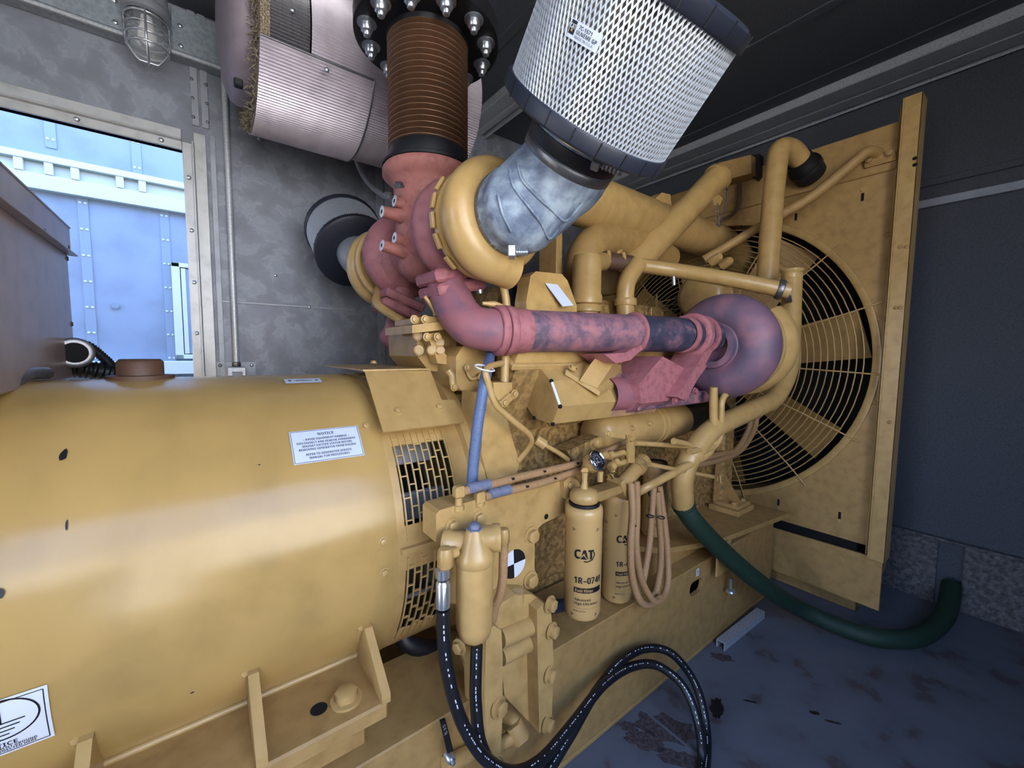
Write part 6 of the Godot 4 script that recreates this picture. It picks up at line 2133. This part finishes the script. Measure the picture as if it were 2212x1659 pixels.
func fuel_side() -> void:
	var zf := -0.69
	canister("fuel_filter", "front yellow spin-on fuel filter with black print, the one under the pressure gauge", 1262, 1088, 1319, zf, 0.05, "1R–0749", "Fuel Filter", "spin-on filters")
	canister("fuel_filter", "rear yellow spin-on fuel filter with black print under the priming pump", 1338, 1062, 1285, zf - 0.10, 0.42, "1R–0749", "Fuel Filter", "spin-on filters")
	canister("oil_filter", "yellow spin-on oil filter behind the looped hoses", 1418, 1000, 1150, -0.86, -0.05, "1R–0716", "Oil Filter", "spin-on filters")
	# filter head with gauge and hand pump
	var H := thing("filter_head", "yellow cast filter head carrying the two fuel filters", "filter head", zp(1290, 1095, zf - 0.05))
	var k := MB.new()
	var a := zp(1262, 1078, zf)
	var b := zp(1340, 1052, zf - 0.10)
	k.lathe(a, Vector3.UP, [Vector2(0, -0.004), Vector2(0.034, -0.004), Vector2(0.037, 0.0), Vector2(0.037, 0.012), Vector2(0.032, 0.022), Vector2(0.016, 0.028), Vector2(0, 0.03)], 32)
	k.lathe(b, Vector3.UP, [Vector2(0, -0.004), Vector2(0.036, -0.004), Vector2(0.039, 0.0), Vector2(0.039, 0.014), Vector2(0.034, 0.026), Vector2(0, 0.03)], 32)
	k.bar(a + Vector3(0, 0.004, 0), b + Vector3(0, 0.004, 0), 0.06, 0.026, Vector3.UP, 0.006)
	obj("casting", k, M.yellow, H)
	k = MB.new()
	zslab(k, [[1218, 1042], [1230, 1030], [1246, 1036], [1258, 1055], [1256, 1070], [1222, 1078]], zf - 0.055, 0.02)
	var er := obj("mounting_ear", k, M.yellow, H)
	bolt(er, zp(1229, 1047, zf - 0.055), Vector3.BACK, 0.010, M.yellow)
	part_tube("gauge_stem", [zp(1262, 1072, zf), zp(1262, 1055, zf), zp(1263, 1040, zf), zp(1263, 1020, zf)], [0.014, 0.010, 0.0065, 0.008], M.yellow, H, 12)
	# pressure gauge
	var gc := zp(1289, 995, zf + 0.01)
	var gax := (Vector3(0.12, 0.55, 0.75)).normalized()
	var Gd := thing("pressure_gauge", "small round pressure gauge with a chrome rim and black dial", "gauge", gc + Vector3(0, -0.03, 0))
	part_lathe("case", gc, gax, [[0, -0.03], [0.020, -0.03], [0.024, -0.026], [0.025, 0.0]], M.yellow, Gd, 28)
	part_lathe("rim", gc, gax, [[0.025, -0.006], [0.0275, -0.004], [0.0275, 0.004], [0.025, 0.007], [0.0225, 0.005]], M.chrome, Gd, 36)
	part_lathe("dial", gc, gax, [[0.0235, 0.003], [0, 0.003]], M.gauge_face, Gd, 28)
	k = MB.new()
	var gb := frame(gax)
	var gm := func(p: Vector2) -> Array: return [gc + gax * 0.0036 + gb.x * p.x + gb.y * p.y, gax]
	for i in 13:
		var w := deg_to_rad(225 - 270.0 * i / 12)
		strip(k, Vector2(cos(w), sin(w)) * 0.015, Vector2(cos(w), sin(w)) * 0.019, 0.0012, gm)
	for i in 20:
		var w := deg_to_rad(225 - 270.0 * i / 20)
		var w2 := deg_to_rad(225 - 270.0 * (i + 1) / 20)
		strip(k, Vector2(cos(w), sin(w)) * 0.0125, Vector2(cos(w2), sin(w2)) * 0.0125, 0.0008, gm)
	letters(k, "PSI", 0.004, Vector2(0, 0.004), gm, true, 0.5)
	letters(k, "kPa", 0.003, Vector2(0, -0.006), gm, true, 0.5)
	strip(k, Vector2.ZERO, Vector2(-0.011, -0.008), 0.0012, gm)
	obj("dial_print", k, M.plate, Gd)
	part_tube("stem_elbow", [gc - gax * 0.03, gc - gax * 0.04, zp(1263, 1018, zf)], [0.012, 0.012, 0.009], M.yellow, Gd, 10)
	# hand priming pump
	var p0 := zp(1338, 1052, zf - 0.07)
	var p1 := zp(1384, 1002, zf - 0.07)
	var pax := (p1 - p0).normalized()
	var Pm := thing("priming_pump", "slanting yellow hand priming pump with a knurled knob", "hand pump", p0 - Vector3(0, 0.02, 0))
	k = MB.new()
	k.box(p0 - pax * 0.005, Vector3(0.06, 0.07, 0.02), frame(pax), 0.004)
	obj("base_flange", k, M.yellow, Pm)
	var pl := p0.distance_to(p1)
	part_lathe("barrel", p0, pax, [[0.023, 0], [0.023, pl * 0.78], [0.027, pl * 0.79], [0.027, pl * 0.97], [0.020, pl]], M.yellow, Pm, 24)
	k = MB.new()
	var kp := []
	for i in 41:
		pass
	k.lathe(p1, pax, [Vector2(0, 0.026), Vector2(0.020, 0.026), Vector2(0.024, 0.022), Vector2(0.024, 0.004), Vector2(0.016, 0)], 28)
	for i in 18:
		var w := TAU * i / 18
		var fb := frame(pax)
		k.box(p1 + pax * 0.013 + (fb.x * cos(w) + fb.y * sin(w)) * 0.0242, Vector3(0.003, 0.004, 0.018), Basis(fb.x * cos(w) + fb.y * sin(w), -fb.x * sin(w) + fb.y * cos(w), pax), 0.0008)
	obj("knob", k, M.yellow, Pm)
	part_lathe("knob_wear", p1 + pax * 0.0262, pax, [[0.013, 0.0], [0.012, 0.0008], [0, 0.001]], M.blue_chip, Pm, 14)
	for e in [[1318, 1030], [1358, 1062]]: bolt(Pm, zp(e[0], e[1], zf - 0.06), pax, 0.008, M.yellow)
	# fittings behind the gauge
	var fit := thing("hose_fittings", "cluster of yellow hose fittings behind the pressure gauge", "fitting", zp(1325, 1015, zf - 0.06))
	for e in [[[1300, 985], [1330, 982], [1348, 978], [1362, 992]], [[1318, 1005], [1342, 1000], [1362, 990]], [[1323, 1018], [1323, 1004], [1335, 998]], [[1296, 1040], [1297, 1018]]]:
		var pp := []
		for q in e: pp.append(zp(q[0], q[1], zf - 0.05))
		part_tube("tube", smooth(pp, 5), 0.0085, M.yellow, fit, 12)
	for e in [[1318, 983], [1330, 999], [1322, 1008], [1305, 984]]: part_lathe("nut", zp(e[0], e[1], zf - 0.047), Vector3(1, 0.2, 0), [[0.006, -0.009], [0.0125, -0.008], [0.0125, 0.008], [0.006, 0.009]], M.yellow, fit, 6)
	# strap bracket
	k = MB.new()
	zslab(k, [[1357, 940], [1372, 942], [1371, 1000], [1357, 1000]], -0.725, 0.006)
	k.slab([zp(1310, 932, -0.735), zp(1362, 941, -0.725), zp(1362, 950, -0.725), zp(1310, 942, -0.735)], Vector3(0, 0, -0.005))
	var sb := solo("strap_bracket", "flat yellow strap bracket above the hose fittings", "bracket", k, M.yellow)
	for e in [[1312, 937], [1361, 948]]: bolt(sb, zp(e[0], e[1], -0.724), Vector3.BACK, 0.008, M.yellow)
	# support plate with the target sticker
	var S := thing("support_plate", "flat yellow engine support plate with a black and white target sticker", "support plate", zp(1120, 1290, -0.76))
	var sz := -0.762
	k = MB.new()
	zslab(k, [[960, 1095], [1055, 1070], [1220, 1030], [1221, 1108], [1172, 1132], [1160, 1144], [1155, 1165], [1155, 1262], [1140, 1270], [1085, 1296], [1010, 1310], [965, 1300]], sz, 0.025)
	obj("plate", k, M.yellow, S)
	for e in [[1147, 1156], [1145, 1252]]: bolt(S, zp(e[0], e[1], sz), Vector3.BACK, 0.017, M.yellow)
	k = MB.new()
	k.lathe(zp(1180, 1116, sz), Vector3.BACK, [Vector2(0, 0.0006), Vector2(0.006, 0.0006), Vector2(0.0075, 0.0001)], 14)
	obj("plate_hole", k, M.void, S)
	var tc := zp(1110, 1218, sz + 0.0006)
	for q in 4:
		k = MB.new()
		var pp := PackedVector2Array([Vector2.ZERO])
		for i in 11: pp.append(Vector2(cos(PI / 2 * (q + i / 10.0)), sin(PI / 2 * (q + i / 10.0))) * 0.036)
		k.poly(pp, Transform3D(Basis(Vector3.BACK, deg_to_rad(3)), tc), 0.0006)
		obj("target_quarter", k, M.ink if q % 2 == 0 else M.white_print, S)
	# filter block behind the canister
	k = MB.new()
	zslab(k, [[942, 1110], [950, 1102], [1055, 1072], [1055, 1148], [1020, 1165], [942, 1172]], -0.70, 0.06)
	var fb2 := obj("filter_block", k, M.yellow, S)
	for e in [[977, 1136], [1035, 1119]]: bolt(fb2, zp(e[0], e[1], -0.70), Vector3.BACK, 0.0125, M.yellow)
	# water separator: yellow canister
	var w0 := zp(1025, 1215, -0.635)
	var wb := zp(1025, 1390, -0.635)
	var R := 40.0 / FOCAL * (zp(1025, 1280, -0.635) - EYE).dot(FW)
	var Wt := thing("water_separator", "plain yellow fuel canister with a bolted cast head in front of the support plate", "fuel separator", Vector3(w0.x, wb.y, w0.z))
	var bo := Vector3(w0.x, wb.y, w0.z)
	var hh := w0.y - wb.y
	part_lathe("bowl", bo, Vector3.UP, [[0, 0.0], [R * 0.2, 0.0], [R * 0.3, 0.006], [R * 0.55, 0.010], [R * 0.85, 0.020], [R, 0.042], [R, hh - 0.006], [R * 0.98, hh]], M.yellow, Wt, 40)
	part_lathe("head", bo + Vector3(0, hh, 0), Vector3.UP, [[R * 0.98, 0], [R * 1.06, 0.004], [R * 1.06, 0.016], [R * 1.0, 0.022], [R * 0.72, 0.042], [R * 0.5, 0.058], [R * 0.42, 0.066], [0, 0.066]], M.yellow, Wt, 40)
	part_lathe("head_bolt", bo + Vector3(0, hh + 0.064, 0), Vector3.UP, [[0.016, 0], [0.016, 0.003], [0.011, 0.004], [0.011, 0.012], [0.008, 0.014], [0, 0.014]], M.blue_chip, Wt, 6)
	for e in [[-1.0, 0.004], [1.0, 0.034]]:
		var s: float = e[0]
		part_lathe("port_boss", bo + Vector3(0, hh + 0.03 + e[1] * 0.4, 0) + RT * s * 0.012 - Vector3(0, 0, 0.01), RT * s + Vector3(0, 0, -0.12), [[0.024, 0.0], [0.024, 0.026], [0.0265, 0.028], [0.0265, 0.042], [0.012, 0.044]], M.yellow, Wt, 24)
	# left port elbow, crimp sleeve
	var le := zp(962, 1200, -0.635)
	part_lathe("port_elbow", le + Vector3(0.0, -0.02, 0), Vector3.UP, [[0.0, -0.004], [0.013, -0.002], [0.015, 0.0], [0.015, 0.024], [0.012, 0.034], [0, 0.036]], M.yellow, Wt, 6)
	part_tube("port_tube", [le, zp(985, 1192, -0.64)], 0.010, M.yellow, Wt, 12)
	# right port elbow and tan hose
	var re := zp(1088, 1150, -0.66)
	part_lathe("port_elbow", re + Vector3(0, -0.012, 0), Vector3.UP, [[0.010, -0.035], [0.010, -0.012], [0.0125, -0.010], [0.0125, 0.012], [0.010, 0.020], [0, 0.021]], M.yellow, Wt, 6)
	# fittings on top of the block where the tan hoses start
	for e in [[991, 1062, 1102, -0.70], [1036, 1074, 1092, -0.70]]:
		var f0 := zp(e[0], e[2], e[3])
		var f1 := zp(e[0], e[1], e[3])
		part_lathe("riser_nut", f0, Vector3.UP, [[0.011, 0], [0.0115, 0.010], [0.008, 0.012], [0.0075, f1.y - f0.y]], M.yellow, Wt, 6)
		k = MB.new()
		k.box(f1, Vector3(0.022, 0.024, 0.022), Basis(), 0.004)
		obj("riser_elbow", k, M.yellow, Wt)
	# engine mount between plate and rail
	var N := thing("engine_mount", "heavy yellow bolted engine mount on the skid rail under the support plate", "engine mount", zp(1120, 1600, -0.72))
	var mz := -0.700
	k = MB.new()
	zslab(k, [[1050, 1362], [1068, 1352], [1083, 1362], [1086, 1420], [1085, 1560], [1081, 1632], [1052, 1648], [1047, 1500]], mz + 0.025, 0.085)
	var m0 := obj("left_cheek", k, M.yellow, N)
	k = MB.new()
	zslab(k, [[1160, 1318], [1176, 1304], [1190, 1310], [1196, 1425], [1192, 1562], [1165, 1584], [1162, 1450]], mz + 0.02, 0.08)
	var m1 := obj("right_cheek", k, M.yellow, N)
	k = MB.new()
	zslab(k, [[1082, 1430], [1162, 1392], [1165, 1583], [1090, 1505]], mz - 0.02, 0.02)
	obj("back_plate", k, M.yellow, N)
	k = MB.new()
	zslab(k, [[1068, 1345], [1078, 1306], [1115, 1284], [1150, 1284], [1172, 1298], [1172, 1352], [1130, 1372], [1085, 1390]], mz - 0.01, 0.05)
	obj("saddle", k, M.yellow, N)
	part_tube("cross_roll", [zp(1080, 1378, mz - 0.01), zp(1165, 1342, mz - 0.01)], 0.022, M.yellow, N, 18)
	part_tube("cross_roll", [zp(1082, 1418, mz - 0.015), zp(1165, 1376, mz - 0.015)], 0.020, M.yellow, N, 18)
	part_tube("centre_post", [zp(1117, 1300, mz - 0.02), zp(1117, 1278, mz - 0.02)], 0.016, M.yellow, N, 16)
	for e in [[1186, 1456], [1181, 1562], [1187, 1305], [1191, 1362]]: bolt(m1, zp(e[0], e[1], mz + 0.02), Vector3(0.25, 0, 1), 0.0155, M.yellow)
	for e in [[1076, 1527]]: bolt(m0, zp(e[0], e[1], mz + 0.025), Vector3(0.25, 0.1, 1), 0.0165, M.yellow)
	bolt(m0, zp(1072, 1645, mz + 0.025), Vector3(0, 0, 1), 0.013, M.yellow)
	bolt(N, zp(993, 1396, -0.74), Vector3(-1, 0, 0.4), 0.013, M.yellow)
	k = MB.new()
	zslab(k, [[995, 1385], [1020, 1400], [1032, 1440], [1018, 1470], [1000, 1420]], -0.755, 0.02)
	obj("wing_plate", k, M.yellow, N)
	# drain elbow below
	k = MB.new()
	k.tube(smooth(ZP([[1090, 1545, -0.715], [1108, 1556, -0.69], [1118, 1565, -0.68]])), 0.015, 12)
	k.lathe(zp(1118, 1580, -0.675), Vector3(0.3, -0.8, 0.4), [Vector2(0, -0.024), Vector2(0.022, -0.022), Vector2(0.024, 0.016), Vector2(0.014, 0.024), Vector2(0, 0.025)], 6)
	k.tube([zp(1112, 1588, -0.675), zp(1085, 1605, -0.69)], 0.014, 12)
	solo("drain_elbow", "brownish yellow drain elbow below the engine mount", "elbow fitting", k, M.yellow_matt)
	# little ball valve at the rail
	var bv := thing("ball_valve", "small valve with a black flat lever at the foot of the rail", "valve", zp(975, 1655, -0.72))
	k = MB.new()
	zslab(k, [[951, 1558], [962, 1553], [980, 1622], [967, 1628]], -0.70, 0.004)
	var hv := obj("lever", k, M.black, bv)
	k = MB.new()
	var lv0 := zp(957, 1562, -0.6995)
	var lv1 := zp(972, 1618, -0.6995)
	var lx := (lv1 - lv0).normalized()
	letters(k, "O K  S)", 0.006, Vector2(0.006, 0), func(p: Vector2) -> Array: return [lv0 + lx * p.x + Vector3(-lx.y, lx.x, 0) * p.y, Vector3.BACK], false, 0.0)
	obj("lever_print", k, M.white_print, hv)
	part_lathe("stem_nut", zp(974, 1640, -0.70), Vector3(0.1, -0.2, 1), [[0.010, -0.015], [0.011, 0.0], [0.008, 0.006], [0.005, 0.006], [0.005, 0.012], [0, 0.012]], M.zinc, bv, 6)
	part_tube("body", [zp(960, 1655, -0.73), zp(1000, 1635, -0.73), zp(1030, 1620, -0.73)], [0.016, 0.018, 0.014], M.yellow, bv, 14)

# ---------------------------------------------------------------- hoses
func printed_hose(called: String, label: String, p: Array, r: float, m: Material, marks: bool, group := "", sd := 1) -> MeshInstance3D:
	var k := MB.new()
	k.tube(p, r, 18)
	var o := solo(called, label, "hose", k, m, group)
	if marks:
		var rng := RandomNumberGenerator.new()
		rng.seed = sd
		k = MB.new()
		var run := 0.0
		for i in p.size() - 1:
			var a: Vector3 = p[i]
			var b: Vector3 = p[i + 1]
			var d := (b - a).normalized()
			var to := (EYE + Vector3(0, 0.35, 0.1) - a).normalized()
			var out := (to - d * to.dot(d)).normalized()
			var s := d.cross(out).normalized() * r * 0.085
			var off := out * (r + 0.0004)
			var n := maxi(1, int(a.distance_to(b) / 0.006))
			for j in n:
				if rng.randf() < 0.38: continue
				var q0 := a.lerp(b, float(j) / n)
				var q1 := a.lerp(b, (j + 0.35 + 0.5 * rng.randf()) / n)
				k.quad(q0 + off - s, q1 + off - s, q1 + off + s, q0 + off + s, out)
		obj("hose_print", k, M.white_print, o, "fine white printing along the hose", "stuff")
	return o
func hoses() -> void:
	var z := -0.635
	# zinc crimp on the left hose
	var c0 := zp(957, 1226, z)
	var c1 := zp(957, 1312, z)
	# hose 1: from the left port down, under and over in a loop on the rail, to the floor
	var h1 := smooth([zp(957, 1316, z), zp(960, 1400, z), zp(975, 1490, z), zp(1005, 1575, z + 0.005), zp(1050, 1640, z + 0.01), zp(1110, 1668, z + 0.01), zp(1170, 1640, z), zp(1235, 1565, -0.655), zp(1305, 1478, -0.685), zp(1365, 1440, -0.69), zp(1420, 1438, -0.66), zp(1475, 1482, -0.60), zp(1506, 1555, -0.545), yp(1516, 1640, 0.012), yp(1500, 1720, 0.012), yp(1440, 1800, 0.012)], 8)
	var Cf := printed_hose("rubber_hose", "black rubber hose hanging from the zinc coupling and looping onto the floor", h1, 0.0125, M.rubber, true, "", 3)
	part_lathe("sleeve", c1, Vector3.UP, [[0.010, 0], [0.0125, 0.001], [0.0125, (c0.y - c1.y) * 0.62], [0.010, (c0.y - c1.y) * 0.66], [0.010, (c0.y - c1.y) * 0.70]], M.zinc, Cf, 16)
	part_lathe("swivel_nut", c1 + Vector3(0, (c0.y - c1.y) * 0.72, 0), Vector3.UP, [[0.008, 0], [0.0135, 0.002], [0.0135, (c0.y - c1.y) * 0.26], [0.008, (c0.y - c1.y) * 0.28]], M.zinc, Cf, 6)
	for i in 5:
		var k := MB.new()
		k.box(c1 + Vector3(sin(i * 1.25) * 0.0125, (c0.y - c1.y) * 0.32, cos(i * 1.25) * 0.0125), Vector3(0.002, (c0.y - c1.y) * 0.5, 0.002), Basis(Vector3.UP, i * 1.25), 0.0005)
		obj("crimp_ridge", k, M.zinc, Cf)
	var h2 := smooth([zp(1030, 1394, -0.665), zp(1028, 1450, -0.66), zp(1028, 1520, -0.655), zp(1040, 1610, -0.645), zp(1085, 1680, -0.63), zp(1160, 1690, -0.63), zp(1225, 1600, -0.655), zp(1290, 1490, -0.69), zp(1345, 1425, -0.708), zp(1400, 1400, -0.705), zp(1455, 1415, -0.66), zp(1505, 1485, -0.60), yp(1527, 1590, 0.012), yp(1515, 1700, 0.012), yp(1470, 1800, 0.012)], 8)
	printed_hose("rubber_hose", "black rubber hose from behind the yellow canister arching against the rail", h2, 0.0125, M.rubber, true, "", 5)
	# tan painted hoses above the support plate
	var tn := "tan painted hoses"
	var t1 := smooth(ZP([[1000, 1062, -0.70], [1030, 1052, -0.70], [1060, 1046, -0.705], [1120, 1031, -0.72], [1190, 1015, -0.735], [1250, 1000, -0.75], [1310, 975, -0.78], [1365, 948, -0.80]]), 6)
	var fh := []
	fh.append(printed_hose("fuel_hose", "upper tan painted hose running from the filter block to the strap bracket", t1, 0.0092, M.yellow_hose, false, tn))
	var t2 := smooth(ZP([[1045, 1074, -0.70], [1090, 1062, -0.71], [1150, 1048, -0.72], [1210, 1030, -0.735], [1262, 1010, -0.75], [1290, 998, -0.76]]), 6)
	fh.append(printed_hose("fuel_hose", "lower tan painted hose running from the filter block behind the gauge", t2, 0.0092, M.yellow_hose, false, tn))
	for hs in [[t1, 0, [16, 22, 29, 33]], [t2, 1, [10, 16, 23]]]:
		var kc := MB.new()
		for i in hs[2]:
			var a: Vector3 = hs[0][i]
			var d: Vector3 = (hs[0][i + 1] - a).normalized()
			var out := (EYE - a).normalized()
			out = (out - d * out.dot(d)).normalized()
			var sd := d.cross(out) * 0.003
			kc.quad(a + out * 0.0096 - sd, a + d * 0.012 + out * 0.0096 - sd * 0.5, a + d * 0.011 + out * 0.0096 + sd, a + d * 0.002 + out * 0.0096 + sd, out)
		obj("paint_chips", kc, M.black, fh[hs[1]], "black spots where the paint has flaked")
	for e in [[1010, 1056, 1056, 1045, -0.698], [1055, 1068, 1100, 1057, -0.702]]:
		var k := MB.new()
		var a := zp(e[0], e[1], e[4])
		var b := zp(e[2], e[3], e[4] - 0.005)
		k.lathe(a, b - a, [Vector2(0.006, 0), Vector2(0.0115, 0.002), Vector2(0.0115, a.distance_to(b) * 0.4), Vector2(0.0095, a.distance_to(b) * 0.42), Vector2(0.0095, a.distance_to(b) * 0.5), Vector2(0.0112, a.distance_to(b) * 0.52), Vector2(0.0112, a.distance_to(b)), Vector2(0.009, a.distance_to(b) * 1.02)], 12)
		obj("ferrule", k, M.blue_chip, fh[0 if e[0] < 1030 else 1], "scuffed blue-grey ferrule")
	var t3 := smooth(ZP([[1088, 1178, -0.66], [1087, 1215, -0.66], [1086, 1250, -0.66], [1080, 1285, -0.665], [1070, 1310, -0.68], [1064, 1340, -0.70]]), 6)
	printed_hose("fuel_hose", "short tan hose beside the target sticker", t3, 0.0095, M.yellow_hose, false, tn)
	# looped hoses beside the fuel filters
	var loops := [
		[[[1363, 1045, -0.72], [1366, 1110, -0.70], [1362, 1180, -0.69], [1366, 1250, -0.685], [1384, 1300, -0.68], [1405, 1306, -0.69], [1425, 1290, -0.70]], "leftmost tan hose of the hanging loops beside the fuel filters"],
		[[[1375, 1040, -0.73], [1376, 1110, -0.72], [1374, 1180, -0.71], [1385, 1250, -0.70], [1410, 1296, -0.69], [1432, 1290, -0.70], [1443, 1250, -0.71], [1440, 1170, -0.73], [1430, 1090, -0.75], [1424, 1050, -0.76]], "tan hose making the widest hanging loop beside the fuel filters"],
		[[[1412, 1050, -0.75], [1408, 1110, -0.74], [1402, 1180, -0.73], [1390, 1250, -0.72], [1386, 1262, -0.72]], "slanting tan hose inside the hanging loops"],
		[[[1420, 1062, -0.755], [1424, 1120, -0.745], [1428, 1200, -0.735], [1420, 1270, -0.725], [1408, 1290, -0.72]], "tan hose hanging down through the middle of the loops"],
	]
	for e in loops: printed_hose("fuel_hose", e[1], smooth(ZP(e[0]), 6), 0.0105, M.yellow_hose, false, tn)
	var k := MB.new()
	for e in [[1366, 1135], [1404, 1115], [1428, 1118]]:
		k = MB.new()
		k.lathe(zp(e[0], e[1], -0.70), Vector3(0.05, 1, 0), [Vector2(0.0110, -0.002), Vector2(0.0125, 0), Vector2(0.0110, 0.002)], 14)
		solo("cable_tie", {1366: "thin dark tie round the leftmost tan looped hose", 1404: "thin dark tie round the slanting tan looped hose", 1428: "thin dark tie round the middle tan looped hose"}[e[0]], "cable tie", k, M.black, "dark ties on the looped hoses")
	# upright blue hose
	var bh := smooth(ZP([[1068, 730, -0.95], [1060, 765, -0.86], [1053, 795, -0.78], [1046, 830, -0.755], [1036, 890, -0.75], [1028, 950, -0.75], [1022, 1010, -0.75], [1019, 1062, -0.75], [1016, 1085, -0.76]]), 8)
	printed_hose("blue_hose", "upright blue hose beside the flywheel housing", bh, 0.0125, M.blue_hose, false)
	k = MB.new()
	k.lathe(zp(1047, 795, -0.752), Vector3(0.1, 1, 0.3), [Vector2(0.022, -0.002), Vector2(0.024, 0), Vector2(0.022, 0.002), Vector2(0.020, 0)], 16)
	solo("cable_tie", "white tie holding blue hose and oil line together", "cable tie", k, M.white_print)
	# dark blue hose behind the mount
	var dh := smooth(ZP([[1150, 1330, -0.84], [1190, 1312, -0.84], [1240, 1303, -0.84], [1320, 1290, -0.86], [1400, 1270, -0.88]]), 6)
	printed_hose("blue_hose", "dark blue hose lying along the rail behind the engine mount", dh, 0.018, M.blue_dark, false)
	# dark hose up behind the valve covers
	k = MB.new()
	k.tube(smooth(ZP([[1130, 700, -0.98], [1122, 660, -0.98], [1112, 620, -0.98], [1110, 580, -0.98]]), 6), 0.02, 12)
	solo("dark_duct_hose", "dark hose standing behind the near compressor", "hose", k, M.blue_dark)
	# green hose to the floor
	var g0 := zp(1477, 1092, -0.72)
	var gh := smooth([zp(1474, 1078, -0.72), g0, zp(1500, 1128, -0.70), zp(1560, 1190, -0.67), zp(1640, 1258, -0.62), zp(1720, 1310, -0.57), yp(1810, 1352, 0.045), yp(1900, 1378, 0.045), yp(1985, 1375, 0.045), yp(2040, 1330, 0.06), xp(2055, 1265, 2.66)], 8)
	var G := thing("green_hose", "thick dark green coolant hose from the riser down to the floor", "hose", Vector3(1.8, 0.0, -0.55))
	part_tube("hose", gh, 0.034, M.green_hose, G, 24)
	ring_band("hose_clamp", g0, gh[10] - gh[6], 0.0355, 0.010, 0.003, M.green_hose, G)
	# pair of hoses sweeping below the fan
	for e in [[0, "outer tan hose sweeping under the fan guard"], [1, "inner tan hose sweeping under the fan guard"]]:
		var o: float = e[0] * 1.0
		var sw := smooth(ZP([[1634 - o * 12, 900, -0.86], [1628 - o * 12, 930, -0.86], [1600 - o * 10, 972, -0.86], [1560, 992 - o * 12, -0.86], [1510, 1003 - o * 12, -0.86], [1480, 1005 - o * 12, -0.86]]), 6)
		printed_hose("fuel_hose", e[1], sw, 0.013, M.yellow_hose, false, tn)
	# dipstick
	k = MB.new()
	k.tube(ZP([[1402, 1003, -0.70], [1470, 1016, -0.69], [1540, 1030, -0.68]]), [0.008, 0.006, 0.007], 10)
	var dp := solo("dipstick", "thin yellow dipstick tube ending in a pull ring", "dipstick", k, M.yellow)
	k = MB.new()
	var rc := zp(1553, 1035, -0.675)
	var rg := []
	for i in 20: rg.append(rc + Vector3(cos(TAU * i / 20) * 0.013, sin(TAU * i / 20) * 0.016, -cos(TAU * i / 20) * 0.012))
	k.tube(rg, 0.0022, 6, false, true)
	obj("pull_ring", k, M.yellow, dp)
	# front support bracket on the deck
	var fs := thing("front_support", "yellow front engine support with a triangular gusset and two bolts", "bracket", yp(1590, 1115, 0.445))
	var fo := yp(1585, 1105, 0.445)
	k = MB.new()
	k.box(fo + Vector3(0.02, 0.012, -0.02), Vector3(0.16, 0.024, 0.13), Basis(), 0.003)
	k.box(fo + Vector3(0.02, 0.032, -0.02), Vector3(0.13, 0.016, 0.11), Basis(), 0.003)
	obj("pads", k, M.yellow, fs)
	k = MB.new()
	k.slab([fo + Vector3(0.0, 0.04, -0.06), fo + Vector3(0.0, 0.04, 0.03), fo + Vector3(0.0, 0.17, -0.06)], Vector3(0.012, 0, 0))
	k.slab([fo + Vector3(-0.05, 0.04, -0.06), fo + Vector3(0.10, 0.04, -0.06), fo + Vector3(0.10, 0.30, -0.06), fo + Vector3(-0.03, 0.38, -0.06)], Vector3(0, 0, -0.012))
	obj("gusset", k, M.yellow_matt, fs)
	for e in [[-0.025, 0.03], [0.06, 0.03]]: bolt(fs, fo + Vector3(e[0], 0.04, e[1] - 0.02), Vector3.UP, 0.012, M.yellow)
	# black cable under the generator and the fitting on the floor
	k = MB.new()
	k.tube(smooth([zp(862, 1360, -0.98), zp(880, 1388, -0.96), zp(915, 1400, -0.95), zp(955, 1398, -0.95), zp(1000, 1380, -0.96)], 6), 0.022, 14)
	solo("rubber_hose", "thick black hose bending under the slotted vents", "hose", k, M.rubber)
